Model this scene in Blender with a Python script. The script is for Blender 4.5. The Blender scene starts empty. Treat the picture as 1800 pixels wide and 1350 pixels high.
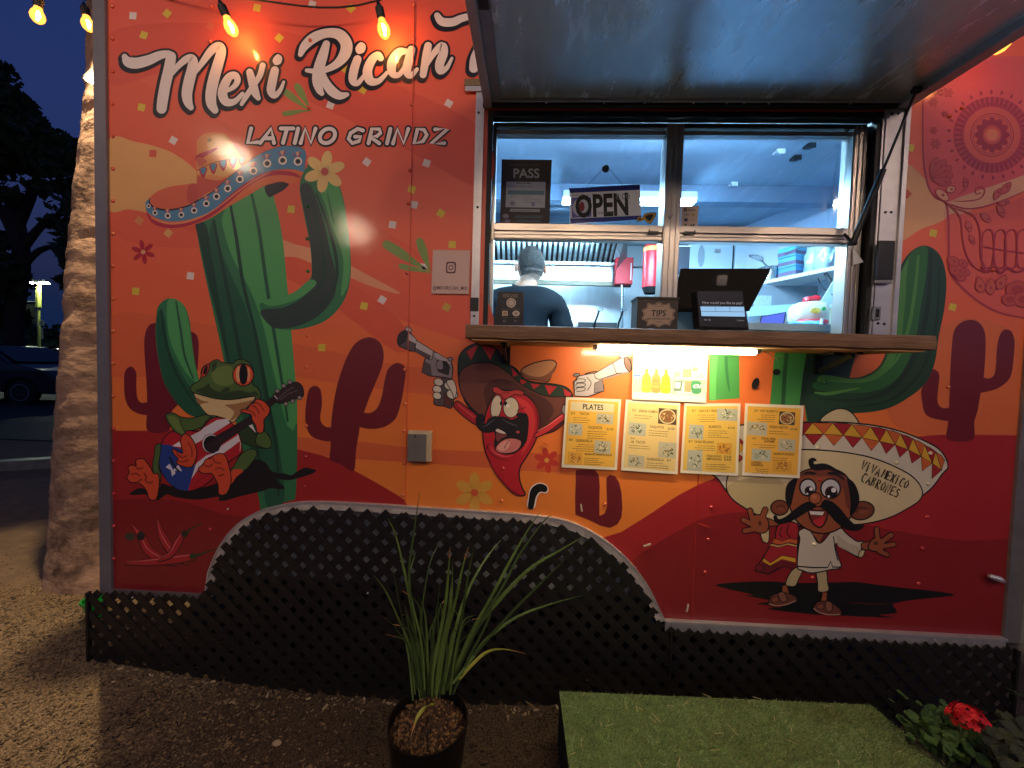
import bpy, bmesh, math, random
from math import sin, cos, pi, radians, sqrt, atan2
from mathutils import Vector, Matrix
from mathutils.geometry import tessellate_polygon
random.seed(7)
SC = bpy.context.scene
COL = SC.collection

# ---------------------------------------------------------------- camera
CAM = Vector((0.0, -1.6, 1.30))
FPX = 690.0                                   # focal length in photo pixels (photo 1800 wide)
def _axes(yaw, pitch, roll):
    r = Vector((cos(yaw), sin(yaw), 0)); f = Vector((-sin(yaw), cos(yaw), 0)); u = Vector((0, 0, 1))
    f2 = f*cos(pitch) - u*sin(pitch); u2 = u*cos(pitch) + f*sin(pitch)
    return r*cos(roll) + u2*sin(roll), u2*cos(roll) - r*sin(roll), f2
RX, UX, FX = _axes(radians(2.216), radians(2.253), radians(1.644))
cam_d = bpy.data.cameras.new('camera'); cam = bpy.data.objects.new('camera', cam_d); COL.objects.link(cam)
cam_d.sensor_width = 36; cam_d.lens = FPX/1800*36; cam_d.clip_start = 0.02; cam_d.clip_end = 2000
cam.matrix_world = Matrix(((RX.x, UX.x, -FX.x, CAM.x), (RX.y, UX.y, -FX.y, CAM.y), (RX.z, UX.z, -FX.z, CAM.z), (0, 0, 0, 1)))
SC.camera = cam
# ---------------------------------------------------------------- dusk sky
world = bpy.data.worlds.new('World'); SC.world = world; world.use_nodes = True
wn = world.node_tree; wn.nodes.clear()
_o = wn.nodes.new('ShaderNodeOutputWorld'); _b = wn.nodes.new('ShaderNodeBackground'); _s = wn.nodes.new('ShaderNodeTexSky')
_s.sky_type = 'NISHITA'; _s.sun_disc = False
_s.sun_elevation = radians(-3.0); _s.sun_rotation = radians(150); _s.air_density = 1.0; _s.ozone_density = 2.5; _s.dust_density = 0.5
_b.inputs['Strength'].default_value = 1.0
# twilight blue left over after sunset, added to the Nishita sky
_mx = wn.nodes.new('ShaderNodeVectorMath'); _mx.operation = 'MULTIPLY_ADD'; _mx.inputs[1].default_value = (.3, .45, .75); _mx.inputs[2].default_value = (.0045, .011, .040)
wn.links.new(_s.outputs[0], _mx.inputs[0]); wn.links.new(_mx.outputs[0], _b.inputs[0]); wn.links.new(_b.outputs[0], _o.inputs[0])
SC.view_settings.view_transform = 'Standard'; SC.view_settings.look = 'None'
SC.view_settings.gamma = 1; SC.view_settings.exposure = 0.5; SC.view_settings.use_curve_mapping = False
SC.render.engine = 'CYCLES'
SC.cycles.use_denoising = True
SC.cycles.max_bounces = 8; SC.cycles.transparent_max_bounces = 16
SC.cycles.sample_clamp_indirect = 6; SC.cycles.caustics_reflective = False; SC.cycles.caustics_refractive = False
BULB = (1.0, 0.72, 0.48); BULB_L = 640.0; BULB_FC = (1.0, 0.46, 0.17); BULB_F = 420.0
INT_C = (0.42, 0.74, 1.0); INT_L = 180.0
TUBE_C = (1.0, 0.84, 0.50); TUBE_L = 76.0
FLOOD_C = (1.0, 0.72, 0.42); FLOOD_L = 40.0

# ---------------------------------------------------------------- photo geometry -> space
def ray(px, py):
    d = FX + RX*((px - 900)/FPX) - UX*((py - 675)/FPX)
    return d
def at(px, py, Y=0.0):
    d = ray(px, py); t = (Y - CAM.y)/d.y
    return CAM + d*t
def atz(px, py, Z=0.0):
    d = ray(px, py); t = (Z - CAM.z)/d.z
    return CAM + d*t
def atx(px, py, X):
    d = ray(px, py); t = (X - CAM.x)/d.x
    return CAM + d*t

# ---------------------------------------------------------------- materials
def lin(c):
    if isinstance(c, str):
        c = c.lstrip('#'); c = [int(c[i:i+2], 16)/255 for i in (0, 2, 4)]
        return tuple(x/12.92 if x <= .04045 else ((x+.055)/1.055)**2.4 for x in c)
    return tuple(c[:3])
_mats = {}
def mat(name, col, rough=.5, metal=0., var=.15, vscale=20., bump=0., bscale=60., coat=0., emit=None, estr=0., alpha=1., spec=.5, brushed=None):
    if name in _mats: return _mats[name]
    m = bpy.data.materials.new(name); m.use_nodes = True; nt = m.node_tree; p = nt.nodes['Principled BSDF']
    c = lin(col)
    p.inputs['Base Color'].default_value = (*c, 1); p.inputs['Roughness'].default_value = rough; p.inputs['Metallic'].default_value = metal
    p.inputs['Specular IOR Level'].default_value = spec
    if coat: p.inputs['Coat Weight'].default_value = coat; p.inputs['Coat Roughness'].default_value = .12
    if emit:
        p.inputs['Emission Color'].default_value = (*lin(emit), 1); p.inputs['Emission Strength'].default_value = estr
    if alpha < 1: p.inputs['Alpha'].default_value = alpha
    tc = nt.nodes.new('ShaderNodeTexCoord')
    src = tc.outputs['Object']
    if brushed:
        mp = nt.nodes.new('ShaderNodeMapping'); mp.inputs['Scale'].default_value = brushed; nt.links.new(src, mp.inputs[0]); src = mp.outputs[0]
    if var:
        n = nt.nodes.new('ShaderNodeTexNoise'); n.inputs['Scale'].default_value = vscale; n.inputs['Detail'].default_value = 6; n.inputs['Roughness'].default_value = .65
        nt.links.new(src, n.inputs['Vector'])
        r = nt.nodes.new('ShaderNodeValToRGB'); r.color_ramp.elements[0].position = .3; r.color_ramp.elements[1].position = .7
        a = tuple(max(0, x*(1-var)) for x in c); b = tuple(min(1, x*(1+var)) for x in c)
        r.color_ramp.elements[0].color = (*a, 1); r.color_ramp.elements[1].color = (*b, 1)
        nt.links.new(n.outputs['Fac'], r.inputs[0]); nt.links.new(r.outputs[0], p.inputs['Base Color'])
        mr = nt.nodes.new('ShaderNodeMapRange'); mr.inputs['To Min'].default_value = max(.02, rough*.8); mr.inputs['To Max'].default_value = min(1, rough*1.25)
        nt.links.new(n.outputs['Fac'], mr.inputs['Value']); nt.links.new(mr.outputs[0], p.inputs['Roughness'])
    if bump:
        n2 = nt.nodes.new('ShaderNodeTexNoise'); n2.inputs['Scale'].default_value = bscale; n2.inputs['Detail'].default_value = 8
        nt.links.new(src, n2.inputs['Vector'])
        bp = nt.nodes.new('ShaderNodeBump'); bp.inputs['Strength'].default_value = bump; bp.inputs['Distance'].default_value = .01
        nt.links.new(n2.outputs['Fac'], bp.inputs['Height']); nt.links.new(bp.outputs[0], p.inputs['Normal'])
    _mats[name] = m
    return m
def emat(name, col, strength):
    if name in _mats: return _mats[name]
    m = bpy.data.materials.new(name); m.use_nodes = True; nt = m.node_tree; nt.nodes.clear()
    o = nt.nodes.new('ShaderNodeOutputMaterial'); e = nt.nodes.new('ShaderNodeEmission'); e.inputs[0].default_value = (*col, 1); e.inputs[1].default_value = strength
    nt.links.new(e.outputs[0], o.inputs[0]); _mats[name] = m; return m
def glass(name, tint=(.8, .9, 1), refl=.1):
    if name in _mats: return _mats[name]
    m = bpy.data.materials.new(name); m.use_nodes = True; nt = m.node_tree; nt.nodes.clear()
    o = nt.nodes.new('ShaderNodeOutputMaterial'); t = nt.nodes.new('ShaderNodeBsdfTransparent'); g = nt.nodes.new('ShaderNodeBsdfGlossy')
    t.inputs[0].default_value = (*tint, 1); g.inputs['Roughness'].default_value = .04
    mx = nt.nodes.new('ShaderNodeMixShader'); fr = nt.nodes.new('ShaderNodeFresnel'); fr.inputs[0].default_value = 1.45
    ad = nt.nodes.new('ShaderNodeMath'); ad.operation = 'ADD'; ad.inputs[1].default_value = refl*.3
    # faint smears of grease and dust on the pane
    n = nt.nodes.new('ShaderNodeTexNoise'); n.inputs['Scale'].default_value = 7; n.inputs['Detail'].default_value = 8
    nt.links.new(fr.outputs[0], ad.inputs[0]); nt.links.new(ad.outputs[0], mx.inputs[0])
    nt.links.new(t.outputs[0], mx.inputs[1]); nt.links.new(g.outputs[0], mx.inputs[2]); nt.links.new(mx.outputs[0], o.inputs[0])
    _mats[name] = m; return m
def print_mat(name, rough=.5, coat=.5, bump=.06, var=.09):
    """vinyl / paper print: flat ink colours come with the mesh, the surface is real gloss and fine relief"""
    m = bpy.data.materials.new(name); m.use_nodes = True; nt = m.node_tree; p = nt.nodes['Principled BSDF']
    a = nt.nodes.new('ShaderNodeVertexColor'); a.layer_name = 'Col'
    tc = nt.nodes.new('ShaderNodeTexCoord')
    n = nt.nodes.new('ShaderNodeTexNoise'); n.inputs['Scale'].default_value = 900; n.inputs['Detail'].default_value = 2
    n3 = nt.nodes.new('ShaderNodeTexNoise'); n3.inputs['Scale'].default_value = 6; n3.inputs['Detail'].default_value = 9; n3.inputs['Roughness'].default_value = .7
    for q in (n, n3): nt.links.new(tc.outputs['Object'], q.inputs['Vector'])
    ad = nt.nodes.new('ShaderNodeMath'); ad.operation = 'ADD'; nt.links.new(n.outputs['Fac'], ad.inputs[0]); nt.links.new(n3.outputs['Fac'], ad.inputs[1])
    mr = nt.nodes.new('ShaderNodeMapRange'); mr.inputs['From Min'].default_value = .6; mr.inputs['From Max'].default_value = 1.4
    mr.inputs['To Min'].default_value = 1-var; mr.inputs['To Max'].default_value = 1+var; nt.links.new(ad.outputs[0], mr.inputs['Value'])
    vm = nt.nodes.new('ShaderNodeVectorMath'); vm.operation = 'SCALE'; nt.links.new(a.outputs['Color'], vm.inputs[0]); nt.links.new(mr.outputs[0], vm.inputs['Scale'])
    nt.links.new(vm.outputs[0], p.inputs['Base Color'])
    p.inputs['Roughness'].default_value = rough; p.inputs['Coat Weight'].default_value = coat; p.inputs['Coat Roughness'].default_value = .1
    r2 = nt.nodes.new('ShaderNodeMapRange'); r2.inputs['To Min'].default_value = rough*.7; r2.inputs['To Max'].default_value = rough*1.5
    nt.links.new(n3.outputs['Fac'], r2.inputs['Value']); nt.links.new(r2.outputs[0], p.inputs['Roughness'])
    b = nt.nodes.new('ShaderNodeBump'); b.inputs['Strength'].default_value = bump; b.inputs['Distance'].default_value = .02
    nt.links.new(n3.outputs['Fac'], b.inputs['Height']); nt.links.new(b.outputs[0], p.inputs['Normal']); nt.links.new(b.outputs[0], p.inputs['Coat Normal'])
    _mats[name] = m; return m

# ---------------------------------------------------------------- objects
_world = {}
def root(name, label, cat, loc=(0, 0, 0), group=None):
    o = bpy.data.objects.new(name, None); COL.objects.link(o); o.empty_display_size = .1
    o.location = loc; o['label'] = label; o['category'] = cat
    if group: o['group'] = group
    _world[o.name] = Vector(loc)
    return o
def adopt(o, parent):
    if parent is not None:
        o.parent = parent; o.matrix_parent_inverse = Matrix.Translation(-_world.get(parent.name, Vector((0, 0, 0))))
def tag(o, label, cat, group=None):
    o['label'] = label; o['category'] = cat
    if group: o['group'] = group
    return o
def struct(o): o['kind'] = 'structure'; return o
def stuff(o): o['kind'] = 'stuff'; return o
def link(name, me, parent=None, loc=None):
    o = bpy.data.objects.new(name, me); COL.objects.link(o)
    adopt(o, parent)
    if loc is not None: o.location = loc
    return o

class MB:
    def __init__(s): s.v = []; s.f = []
    def add(s, vs, fs):
        n = len(s.v); s.v += [tuple(v) for v in vs]; s.f += [tuple(i+n for i in f) for f in fs]; return s
    def box(s, x0, x1, y0, y1, z0, z1):
        vs = [(x, y, z) for x in (x0, x1) for y in (y0, y1) for z in (z0, z1)]
        return s.add(vs, [(0, 1, 3, 2), (4, 6, 7, 5), (0, 4, 5, 1), (2, 3, 7, 6), (0, 2, 6, 4), (1, 5, 7, 3)])
    def obox(s, c, ax, ay, az, hx, hy, hz):
        c = Vector(c); vs = [c + ax*(i*hx) + ay*(j*hy) + az*(k*hz) for i in (-1, 1) for j in (-1, 1) for k in (-1, 1)]
        return s.add(vs, [(0, 1, 3, 2), (4, 6, 7, 5), (0, 4, 5, 1), (2, 3, 7, 6), (0, 2, 6, 4), (1, 5, 7, 3)])
    def bar(s, a, b, w, h, up=Vector((0, 0, 1))):
        a = Vector(a); b = Vector(b); d = (b-a).normalized(); sx = d.cross(up)
        if sx.length < 1e-4: sx = d.cross(Vector((1, 0, 0)))
        sx.normalize(); u = sx.cross(d)
        return s.obox((a+b)/2, d, sx, u, (b-a).length/2, w/2, h/2)
    def tube(s, pts, r, n=10, cap=True):
        pts = [Vector(p) for p in pts]; rs = r if isinstance(r, (list, tuple)) else [r]*len(pts)
        rings = []; up = Vector((.13, .27, 1)).normalized()
        for i, p in enumerate(pts):
            d = (pts[min(i+1, len(pts)-1)] - pts[max(i-1, 0)]).normalized()
            a = d.cross(up)
            if a.length < .1: a = d.cross(Vector((1, .1, 0)))
            a.normalize(); b = d.cross(a)
            rings.append([p + (a*cos(2*pi*k/n) + b*sin(2*pi*k/n))*rs[i] for k in range(n)])
        vs = [v for rg in rings for v in rg]; fs = []
        for i in range(len(pts)-1):
            for k in range(n):
                fs.append((i*n+k, i*n+(k+1) % n, (i+1)*n+(k+1) % n, (i+1)*n+k))
        if cap: fs += [tuple(reversed(range(n))), tuple((len(pts)-1)*n+k for k in range(n))]
        return s.add(vs, fs)
    def lathe(s, c, prof, n=24, axis='z', cap=True):
        c = Vector(c); vs = []
        for (r, h) in prof:
            for k in range(n):
                a = 2*pi*k/n; q = (r*cos(a), r*sin(a), h)
                if axis == 'y': q = (q[0], q[2], q[1])
                if axis == 'x': q = (q[2], q[0], q[1])
                vs.append(c + Vector(q))
        fs = []
        for i in range(len(prof)-1):
            for k in range(n): fs.append((i*n+k, i*n+(k+1) % n, (i+1)*n+(k+1) % n, (i+1)*n+k))
        if cap: fs += [tuple(reversed(range(n))), tuple((len(prof)-1)*n+k for k in range(n))]
        return s.add(vs, fs)
    def prism(s, loops, y0, y1):
        """outline(s) in x,z extruded from y0 to y1; further loops are holes"""
        L = [[Vector((p[0], p[1], 0)) for p in lp] for lp in loops]
        tri = tessellate_polygon(L); flat = [p for lp in L for p in lp]; n = len(flat)
        vs = [(p.x, y0, p.y) for p in flat] + [(p.x, y1, p.y) for p in flat]
        fs = [tuple(t) for t in tri] + [tuple(i+n for i in reversed(t)) for t in tri]
        k = 0
        for lp in L:
            m = len(lp)
            for i in range(m):
                a, b = k+i, k+(i+1) % m; fs.append((a, b, b+n, a+n))
            k += m
        return s.add(vs, fs)
    def build(s, name, m, parent=None, smooth=False, bevel=0, sub=0):
        me = bpy.data.meshes.new(name); me.from_pydata(s.v, [], s.f); me.materials.append(m)
        bm = bmesh.new(); bm.from_mesh(me); bmesh.ops.recalc_face_normals(bm, faces=bm.faces); bm.to_mesh(me); bm.free()
        if smooth:
            me.polygons.foreach_set('use_smooth', [True]*len(me.polygons))
            me.set_sharp_from_angle(angle=radians(38))
        o = link(name, me, parent)
        if bevel:
            b = o.modifiers.new('bevel', 'BEVEL'); b.width = bevel; b.segments = 2; b.limit_method = 'ANGLE'
        if sub:
            q = o.modifiers.new('subdivision', 'SUBSURF'); q.levels = q.render_levels = sub
        return o

def cat(pts, closed=False, k=5):
    """Catmull-Rom through tuples of any length"""
    n = len(pts); out = []
    if n < 3: return list(pts)
    seg = range(n) if closed else range(n-1)
    for i in seg:
        p0 = pts[(i-1) % n] if (closed or i > 0) else pts[i]
        p1 = pts[i]; p2 = pts[(i+1) % n]; p3 = pts[(i+2) % n] if (closed or i+2 < n) else p2
        for j in range(k):
            t = j/k
            out.append(tuple(.5*(2*b + (c-a)*t + (2*a-5*b+4*c-d)*t*t + (3*b-a-3*c+d)*t**3) for a, b, c, d in zip(p0, p1, p2, p3)))
    if not closed: out.append(tuple(pts[-1]))
    return out

# flat print: layers of ink a few hundredths of a millimetre apart
LSTEP = 1.3e-5
class Art:
    def __init__(s, base=0, plane=None, xf=(0, 0, 1), y0=-.0006):
        s.v = []; s.f = []; s.c = []; s.layer = base; s.plane = plane; s.y0 = y0; s.set(*xf)
    def set(s, ox, oy, sc): s.ox, s.oy, s.sc = ox, oy, sc; return s
    def pt(s, x, y, e=0):
        x = s.ox + x/s.sc; y = s.oy + y/s.sc
        d = s.layer*LSTEP + e
        if s.plane: return s.plane(x, y, d)
        p = at(x, y, 0); return (p.x, s.y0 - d, p.z)
    def put(s, vs, fs, col):
        n = len(s.v); s.v += vs; s.f += [tuple(i+n for i in f) for f in fs]; s.c += [col]*len(fs)
    def fill(s, col, pts, smooth=True, ol=None, w=None, k=5):
        q = cat(pts, True, k) if smooth else list(pts)
        tri = tessellate_polygon([[Vector((p[0], p[1], 0)) for p in q]])
        s.layer += 1
        s.put([s.pt(p[0], p[1]) for p in q], [tuple(t) for t in tri], lin(col))
        if ol: s.line(ol, q + [q[0]], w, smooth=False)
        return s
    def poly(s, col, pts, ol=None, w=None): return s.fill(col, pts, False, ol, w)
    def line(s, col, pts, w=3, smooth=True, k=5, taper=False):
        """w: full width (crop pixels) or each point carries its own as a third value"""
        if len(pts[0]) == 2:
            n = len(pts)-1
            pts = [(p[0], p[1], (w*(1-abs(2*i/n-1)**2*.85) if taper else w)) for i, p in enumerate(pts)]
        q = cat(pts, False, k) if smooth else list(pts)
        q2 = [q[0]]
        for p in q[1:]:
            if (p[0]-q2[-1][0])**2 + (p[1]-q2[-1][1])**2 > .05: q2.append(p)
        q = q2
        if len(q) < 2: return s
        s.layer += 1; cl = lin(col); Lp = []; Rp = []
        closed = abs(q[0][0]-q[-1][0]) < .6 and abs(q[0][1]-q[-1][1]) < .6
        for i, p in enumerate(q):
            a = q[max(i-1, 0)]; b = q[min(i+1, len(q)-1)]
            if closed and i in (0, len(q)-1): a = q[-2]; b = q[1]
            dx, dy = b[0]-a[0], b[1]-a[1]; L = sqrt(dx*dx+dy*dy) or 1; nx, ny = -dy/L*p[2]/2, dx/L*p[2]/2
            Lp.append((p[0]+nx, p[1]+ny)); Rp.append((p[0]-nx, p[1]-ny))
        for i in range(len(q)-1):
            e = (i % 6)*1.2e-6
            s.put([s.pt(*Lp[i], e), s.pt(*Lp[i+1], e), s.pt(*Rp[i+1], e), s.pt(*Rp[i], e)], [(0, 1, 2, 3)], cl)
        if not closed:
            for p, o, j in ((q[0], q[1], 0), (q[-1], q[-2], 1)):
                r = p[2]/2
                if r*s_px(s) < .5: continue
                th = atan2(p[1]-o[1], p[0]-o[0]); m = 8
                arc = [(p[0]+r*cos(th-pi/2+pi*t/m), p[1]+r*sin(th-pi/2+pi*t/m)) for t in range(m+1)]
                s.put([s.pt(*a, (6+j)*1.2e-6) for a in arc], [tuple(range(m+1))], cl)
        return s
    def ell(s, col, cx, cy, rx, ry=None, rot=0, ol=None, w=None, n=28):
        ry = ry or rx; a = radians(rot)
        pts = [(cx + rx*cos(t)*cos(a) - ry*sin(t)*sin(a), cy + rx*cos(t)*sin(a) + ry*sin(t)*cos(a)) for t in (2*pi*i/n for i in range(n))]
        return s.fill(col, pts, False, ol, w)
    def text(s, col, txt, x, y, size, rot=0, bold=0, shear=0, align='LEFT', sx=1):
        vs, fs = text_mesh(txt, bold, shear, align); s.layer += 1; a = radians(rot); out = []
        for (u, v) in vs:
            u *= size*sx; v *= -size
            out.append(s.pt(x + u*cos(a) - v*sin(a), y + u*sin(a) + v*cos(a)))
        s.put(out, fs, lin(col)); return s
    def build(s, name, m, parent=None):
        me = bpy.data.meshes.new(name); me.from_pydata(s.v, [], s.f); me.materials.append(m)
        at_ = me.color_attributes.new('Col', 'FLOAT_COLOR', 'CORNER'); buf = []
        for f, c in zip(me.polygons, s.c):
            if len(c) == 3 and not isinstance(c[0], tuple): buf += [c[0], c[1], c[2], 1.0]*f.loop_total
            else:
                for q in c: buf += [q[0], q[1], q[2], 1.0]
        at_.data.foreach_set('color', buf)
        return link(name, me, parent)
def s_px(s): return 1.0/s.sc
_tx = {}
def text_mesh(txt, bold=0, shear=0, align='LEFT'):
    key = (txt, bold, shear, align)
    if key in _tx: return _tx[key]
    cu = bpy.data.curves.new('lettering', 'FONT'); cu.body = txt; cu.size = 1; cu.offset = bold; cu.shear = shear; cu.align_x = align; cu.resolution_u = 3
    ob = bpy.data.objects.new('lettering', cu); COL.objects.link(ob)
    dg = bpy.context.evaluated_depsgraph_get(); me = bpy.data.meshes.new_from_object(ob.evaluated_get(dg))
    r = ([(v.co.x, v.co.y) for v in me.vertices], [tuple(p.vertices) for p in me.polygons])
    bpy.data.objects.remove(ob); bpy.data.curves.remove(cu); bpy.data.meshes.remove(me)
    _tx[key] = r; return r
# ================================================================ SURROUNDINGS
M_ground = mat('packed_earth', '#6b573f', .95, var=.35, vscale=9, bump=.5, bscale=55)
def ground_mat():
    m = M_ground; nt = m.node_tree; p = nt.nodes['Principled BSDF']
    tc = nt.nodes.new('ShaderNodeTexCoord'); n = nt.nodes.new('ShaderNodeTexNoise'); n.inputs['Scale'].default_value = 160; n.inputs['Detail'].default_value = 5
    nt.links.new(tc.outputs['Object'], n.inputs['Vector'])
    r = nt.nodes.new('ShaderNodeValToRGB'); r.color_ramp.elements[0].position = .38; r.color_ramp.elements[1].position = .68
    r.color_ramp.elements[0].color = (.035, .022, .012, 1); r.color_ramp.elements[1].color = (.34, .25, .15, 1)
    nt.links.new(n.outputs['Fac'], r.inputs[0])
    # coarse near the trailer, smooth trodden sand further off
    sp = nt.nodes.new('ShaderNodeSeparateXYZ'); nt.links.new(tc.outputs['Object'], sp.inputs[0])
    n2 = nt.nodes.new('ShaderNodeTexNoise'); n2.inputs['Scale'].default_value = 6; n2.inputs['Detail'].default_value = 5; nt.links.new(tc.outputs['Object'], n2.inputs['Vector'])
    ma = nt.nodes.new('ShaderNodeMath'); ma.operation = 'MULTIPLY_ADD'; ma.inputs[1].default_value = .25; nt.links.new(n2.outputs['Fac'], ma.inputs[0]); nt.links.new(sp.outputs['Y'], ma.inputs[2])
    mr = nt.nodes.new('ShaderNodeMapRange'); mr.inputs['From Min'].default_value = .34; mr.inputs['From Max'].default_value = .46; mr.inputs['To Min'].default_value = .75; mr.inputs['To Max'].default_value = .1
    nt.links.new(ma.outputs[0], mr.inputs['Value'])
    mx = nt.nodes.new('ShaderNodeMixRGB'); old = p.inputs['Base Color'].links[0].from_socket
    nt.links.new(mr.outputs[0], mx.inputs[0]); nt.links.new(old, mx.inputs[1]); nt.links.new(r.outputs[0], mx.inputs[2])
    # soil takes over from the bark chips, colour darkened for the trailer's shade
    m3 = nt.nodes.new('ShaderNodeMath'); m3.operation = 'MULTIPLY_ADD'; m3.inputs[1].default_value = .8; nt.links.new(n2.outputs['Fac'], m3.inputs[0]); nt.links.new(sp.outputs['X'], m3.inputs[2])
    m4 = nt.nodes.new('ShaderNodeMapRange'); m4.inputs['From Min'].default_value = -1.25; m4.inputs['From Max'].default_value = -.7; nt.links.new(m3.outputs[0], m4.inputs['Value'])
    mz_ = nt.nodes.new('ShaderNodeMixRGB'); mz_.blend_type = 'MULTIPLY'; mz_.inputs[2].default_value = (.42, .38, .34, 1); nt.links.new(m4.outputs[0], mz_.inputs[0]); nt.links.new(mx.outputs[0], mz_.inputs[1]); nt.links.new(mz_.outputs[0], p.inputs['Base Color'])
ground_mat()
def slope(x): u = min(1, max(0, (x+1.75)/.95)); return -.085*u*u*(3-2*u)
def hgt(x, y): return (slope(x) if y < 3.2 else 0) + .012*sin(x*1.7+.4)*cos(y*1.3) + .008*sin(x*5.1+y*3.3)
def build_ground():
    xs = [-300, -120, -50, -20, -10, -6] + [-4.5+i*.12 for i in range(66)] + [5, 8, 14, 30, 80, 300]
    ys = [-60, -20, -8, -4, -2.6] + [-1.8+i*.12 for i in range(44)] + [4.2, 6, 9, 14, 25, 60, 150, 400]
    v = [(x, y, hgt(x, y) if abs(x) < 5.1 and abs(y) < 4 else (slope(x) if y < 3.2 else 0)) for x in xs for y in ys]; ny = len(ys)
    f = [(i*ny+j, (i+1)*ny+j, (i+1)*ny+j+1, i*ny+j+1) for i in range(len(xs)-1) for j in range(ny-1)]
    me = bpy.data.meshes.new('ground'); me.from_pydata(v, [], f); me.materials.append(M_ground)
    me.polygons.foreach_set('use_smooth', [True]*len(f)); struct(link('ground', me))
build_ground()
# loose bark chips and grit
def chips(name, n, region, smin, smax, m, seed):
    r = random.Random(seed); v = []; f = []
    while n > 0:
        x, y = region(r)
        if x is None: continue
        n -= 1; s = smin + (smax-smin)*r.random()**2; a = r.random()*pi; ln = s*(.9+.9*r.random()); t = s*.35
        z = hgt(x, y) + t*.3; tilt = r.uniform(-.35, .35); b = len(v)
        for i, (u, w) in enumerate(((-ln, -s*.5), (ln*.8, -s*.6), (ln, s*.3), (-ln*.7, s*.55))):
            v.append((x+u*cos(a)-w*sin(a), y+u*sin(a)+w*cos(a), z+u*tilt-.003))
        for i, (u, w) in enumerate(((-ln*.7, -s*.3), (ln*.6, -s*.35), (ln*.7, s*.2), (-ln*.5, s*.3))):
            v.append((x+u*cos(a)-w*sin(a), y+u*sin(a)+w*cos(a), z+u*tilt+t))
        f += [(b+4, b+5, b+6, b+7)] + [(b+i, b+(i+1) % 4, b+4+(i+1) % 4, b+4+i) for i in range(4)]
    me = bpy.data.meshes.new(name); me.from_pydata(v, [], f); me.materials.append(m); o = link(name, me); stuff(o); return o
def chip_mat(name, dark, light):
    m = mat(name, '#7a6a50', .9, var=.0); nt = m.node_tree; p = nt.nodes['Principled BSDF']
    g = nt.nodes.new('ShaderNodeNewGeometry'); r = nt.nodes.new('ShaderNodeValToRGB'); r.color_ramp.elements[0].color = (*lin(dark), 1); r.color_ramp.elements[1].color = (*lin(light), 1)
    nt.links.new(g.outputs['Random Per Island'], r.inputs[0]); nt.links.new(r.outputs[0], p.inputs['Base Color']); return m
MC1 = chip_mat('wood_chips', '#20170e', '#97805c'); MC2 = chip_mat('shaded_soil_crumbs', '#120d08', '#4a3826')  # crumb colours darkened for the trailer's shade in front of the lattice
o = chips('gravel', 38000, lambda r: (lambda x, y: (x, y) if (y < .38 - .1*r.random() - .12*sin(x*3) or r.random() < .05) and (x < -1.3 or r.random() < (-.3-x)**2) else (None, None))(r.uniform(-3.4, -.35), r.uniform(-1.0, 1.1)), 0.0025, .0075, MC1, 1)
tag(o, 'brown bark chips and grit scattered over the bare earth at the left', 'gravel')
o = chips('shaded_soil_crumbs', 12000, lambda r: (r.uniform(-1.5, 2.4), r.uniform(-1.0, .05)), .003, .008, MC2, 2)
tag(o, 'crumbs of soil and dead leaf in front of the lattice, darkened for the trailer shade', 'soil')
def pebble(p, r, label):
    mb = MB(); rr = random.Random(int(p[0]*1e4)); q = [(r*(.2), -r*.5), (r*.8, -r*.35), (r, 0), (r*.75, r*.4), (r*.2, r*.6)]
    mb.lathe((0, 0, 0), q, 10); mb.v = [(x*(1.2+.1*rr.random()) + p[0], y*.8*(1+.2*rr.random())+p[1], z+p[2]) for x, y, z in mb.v]
    tag(mb.build('stone', mat('pale_stone', '#b59f7c', .9, var=.2, bump=.3), smooth=True), label, 'stone')
pp = atz(487, 1306, -.07); pebble(pp, .013, 'small pale stone lying on the bare ground left of the potted plant')
pp = atz(1015, 1340, -.07); pebble((pp.x-.035, pp.y, pp.z), .008, 'tiny pale pebble between the pot and the grass mat')

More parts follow.
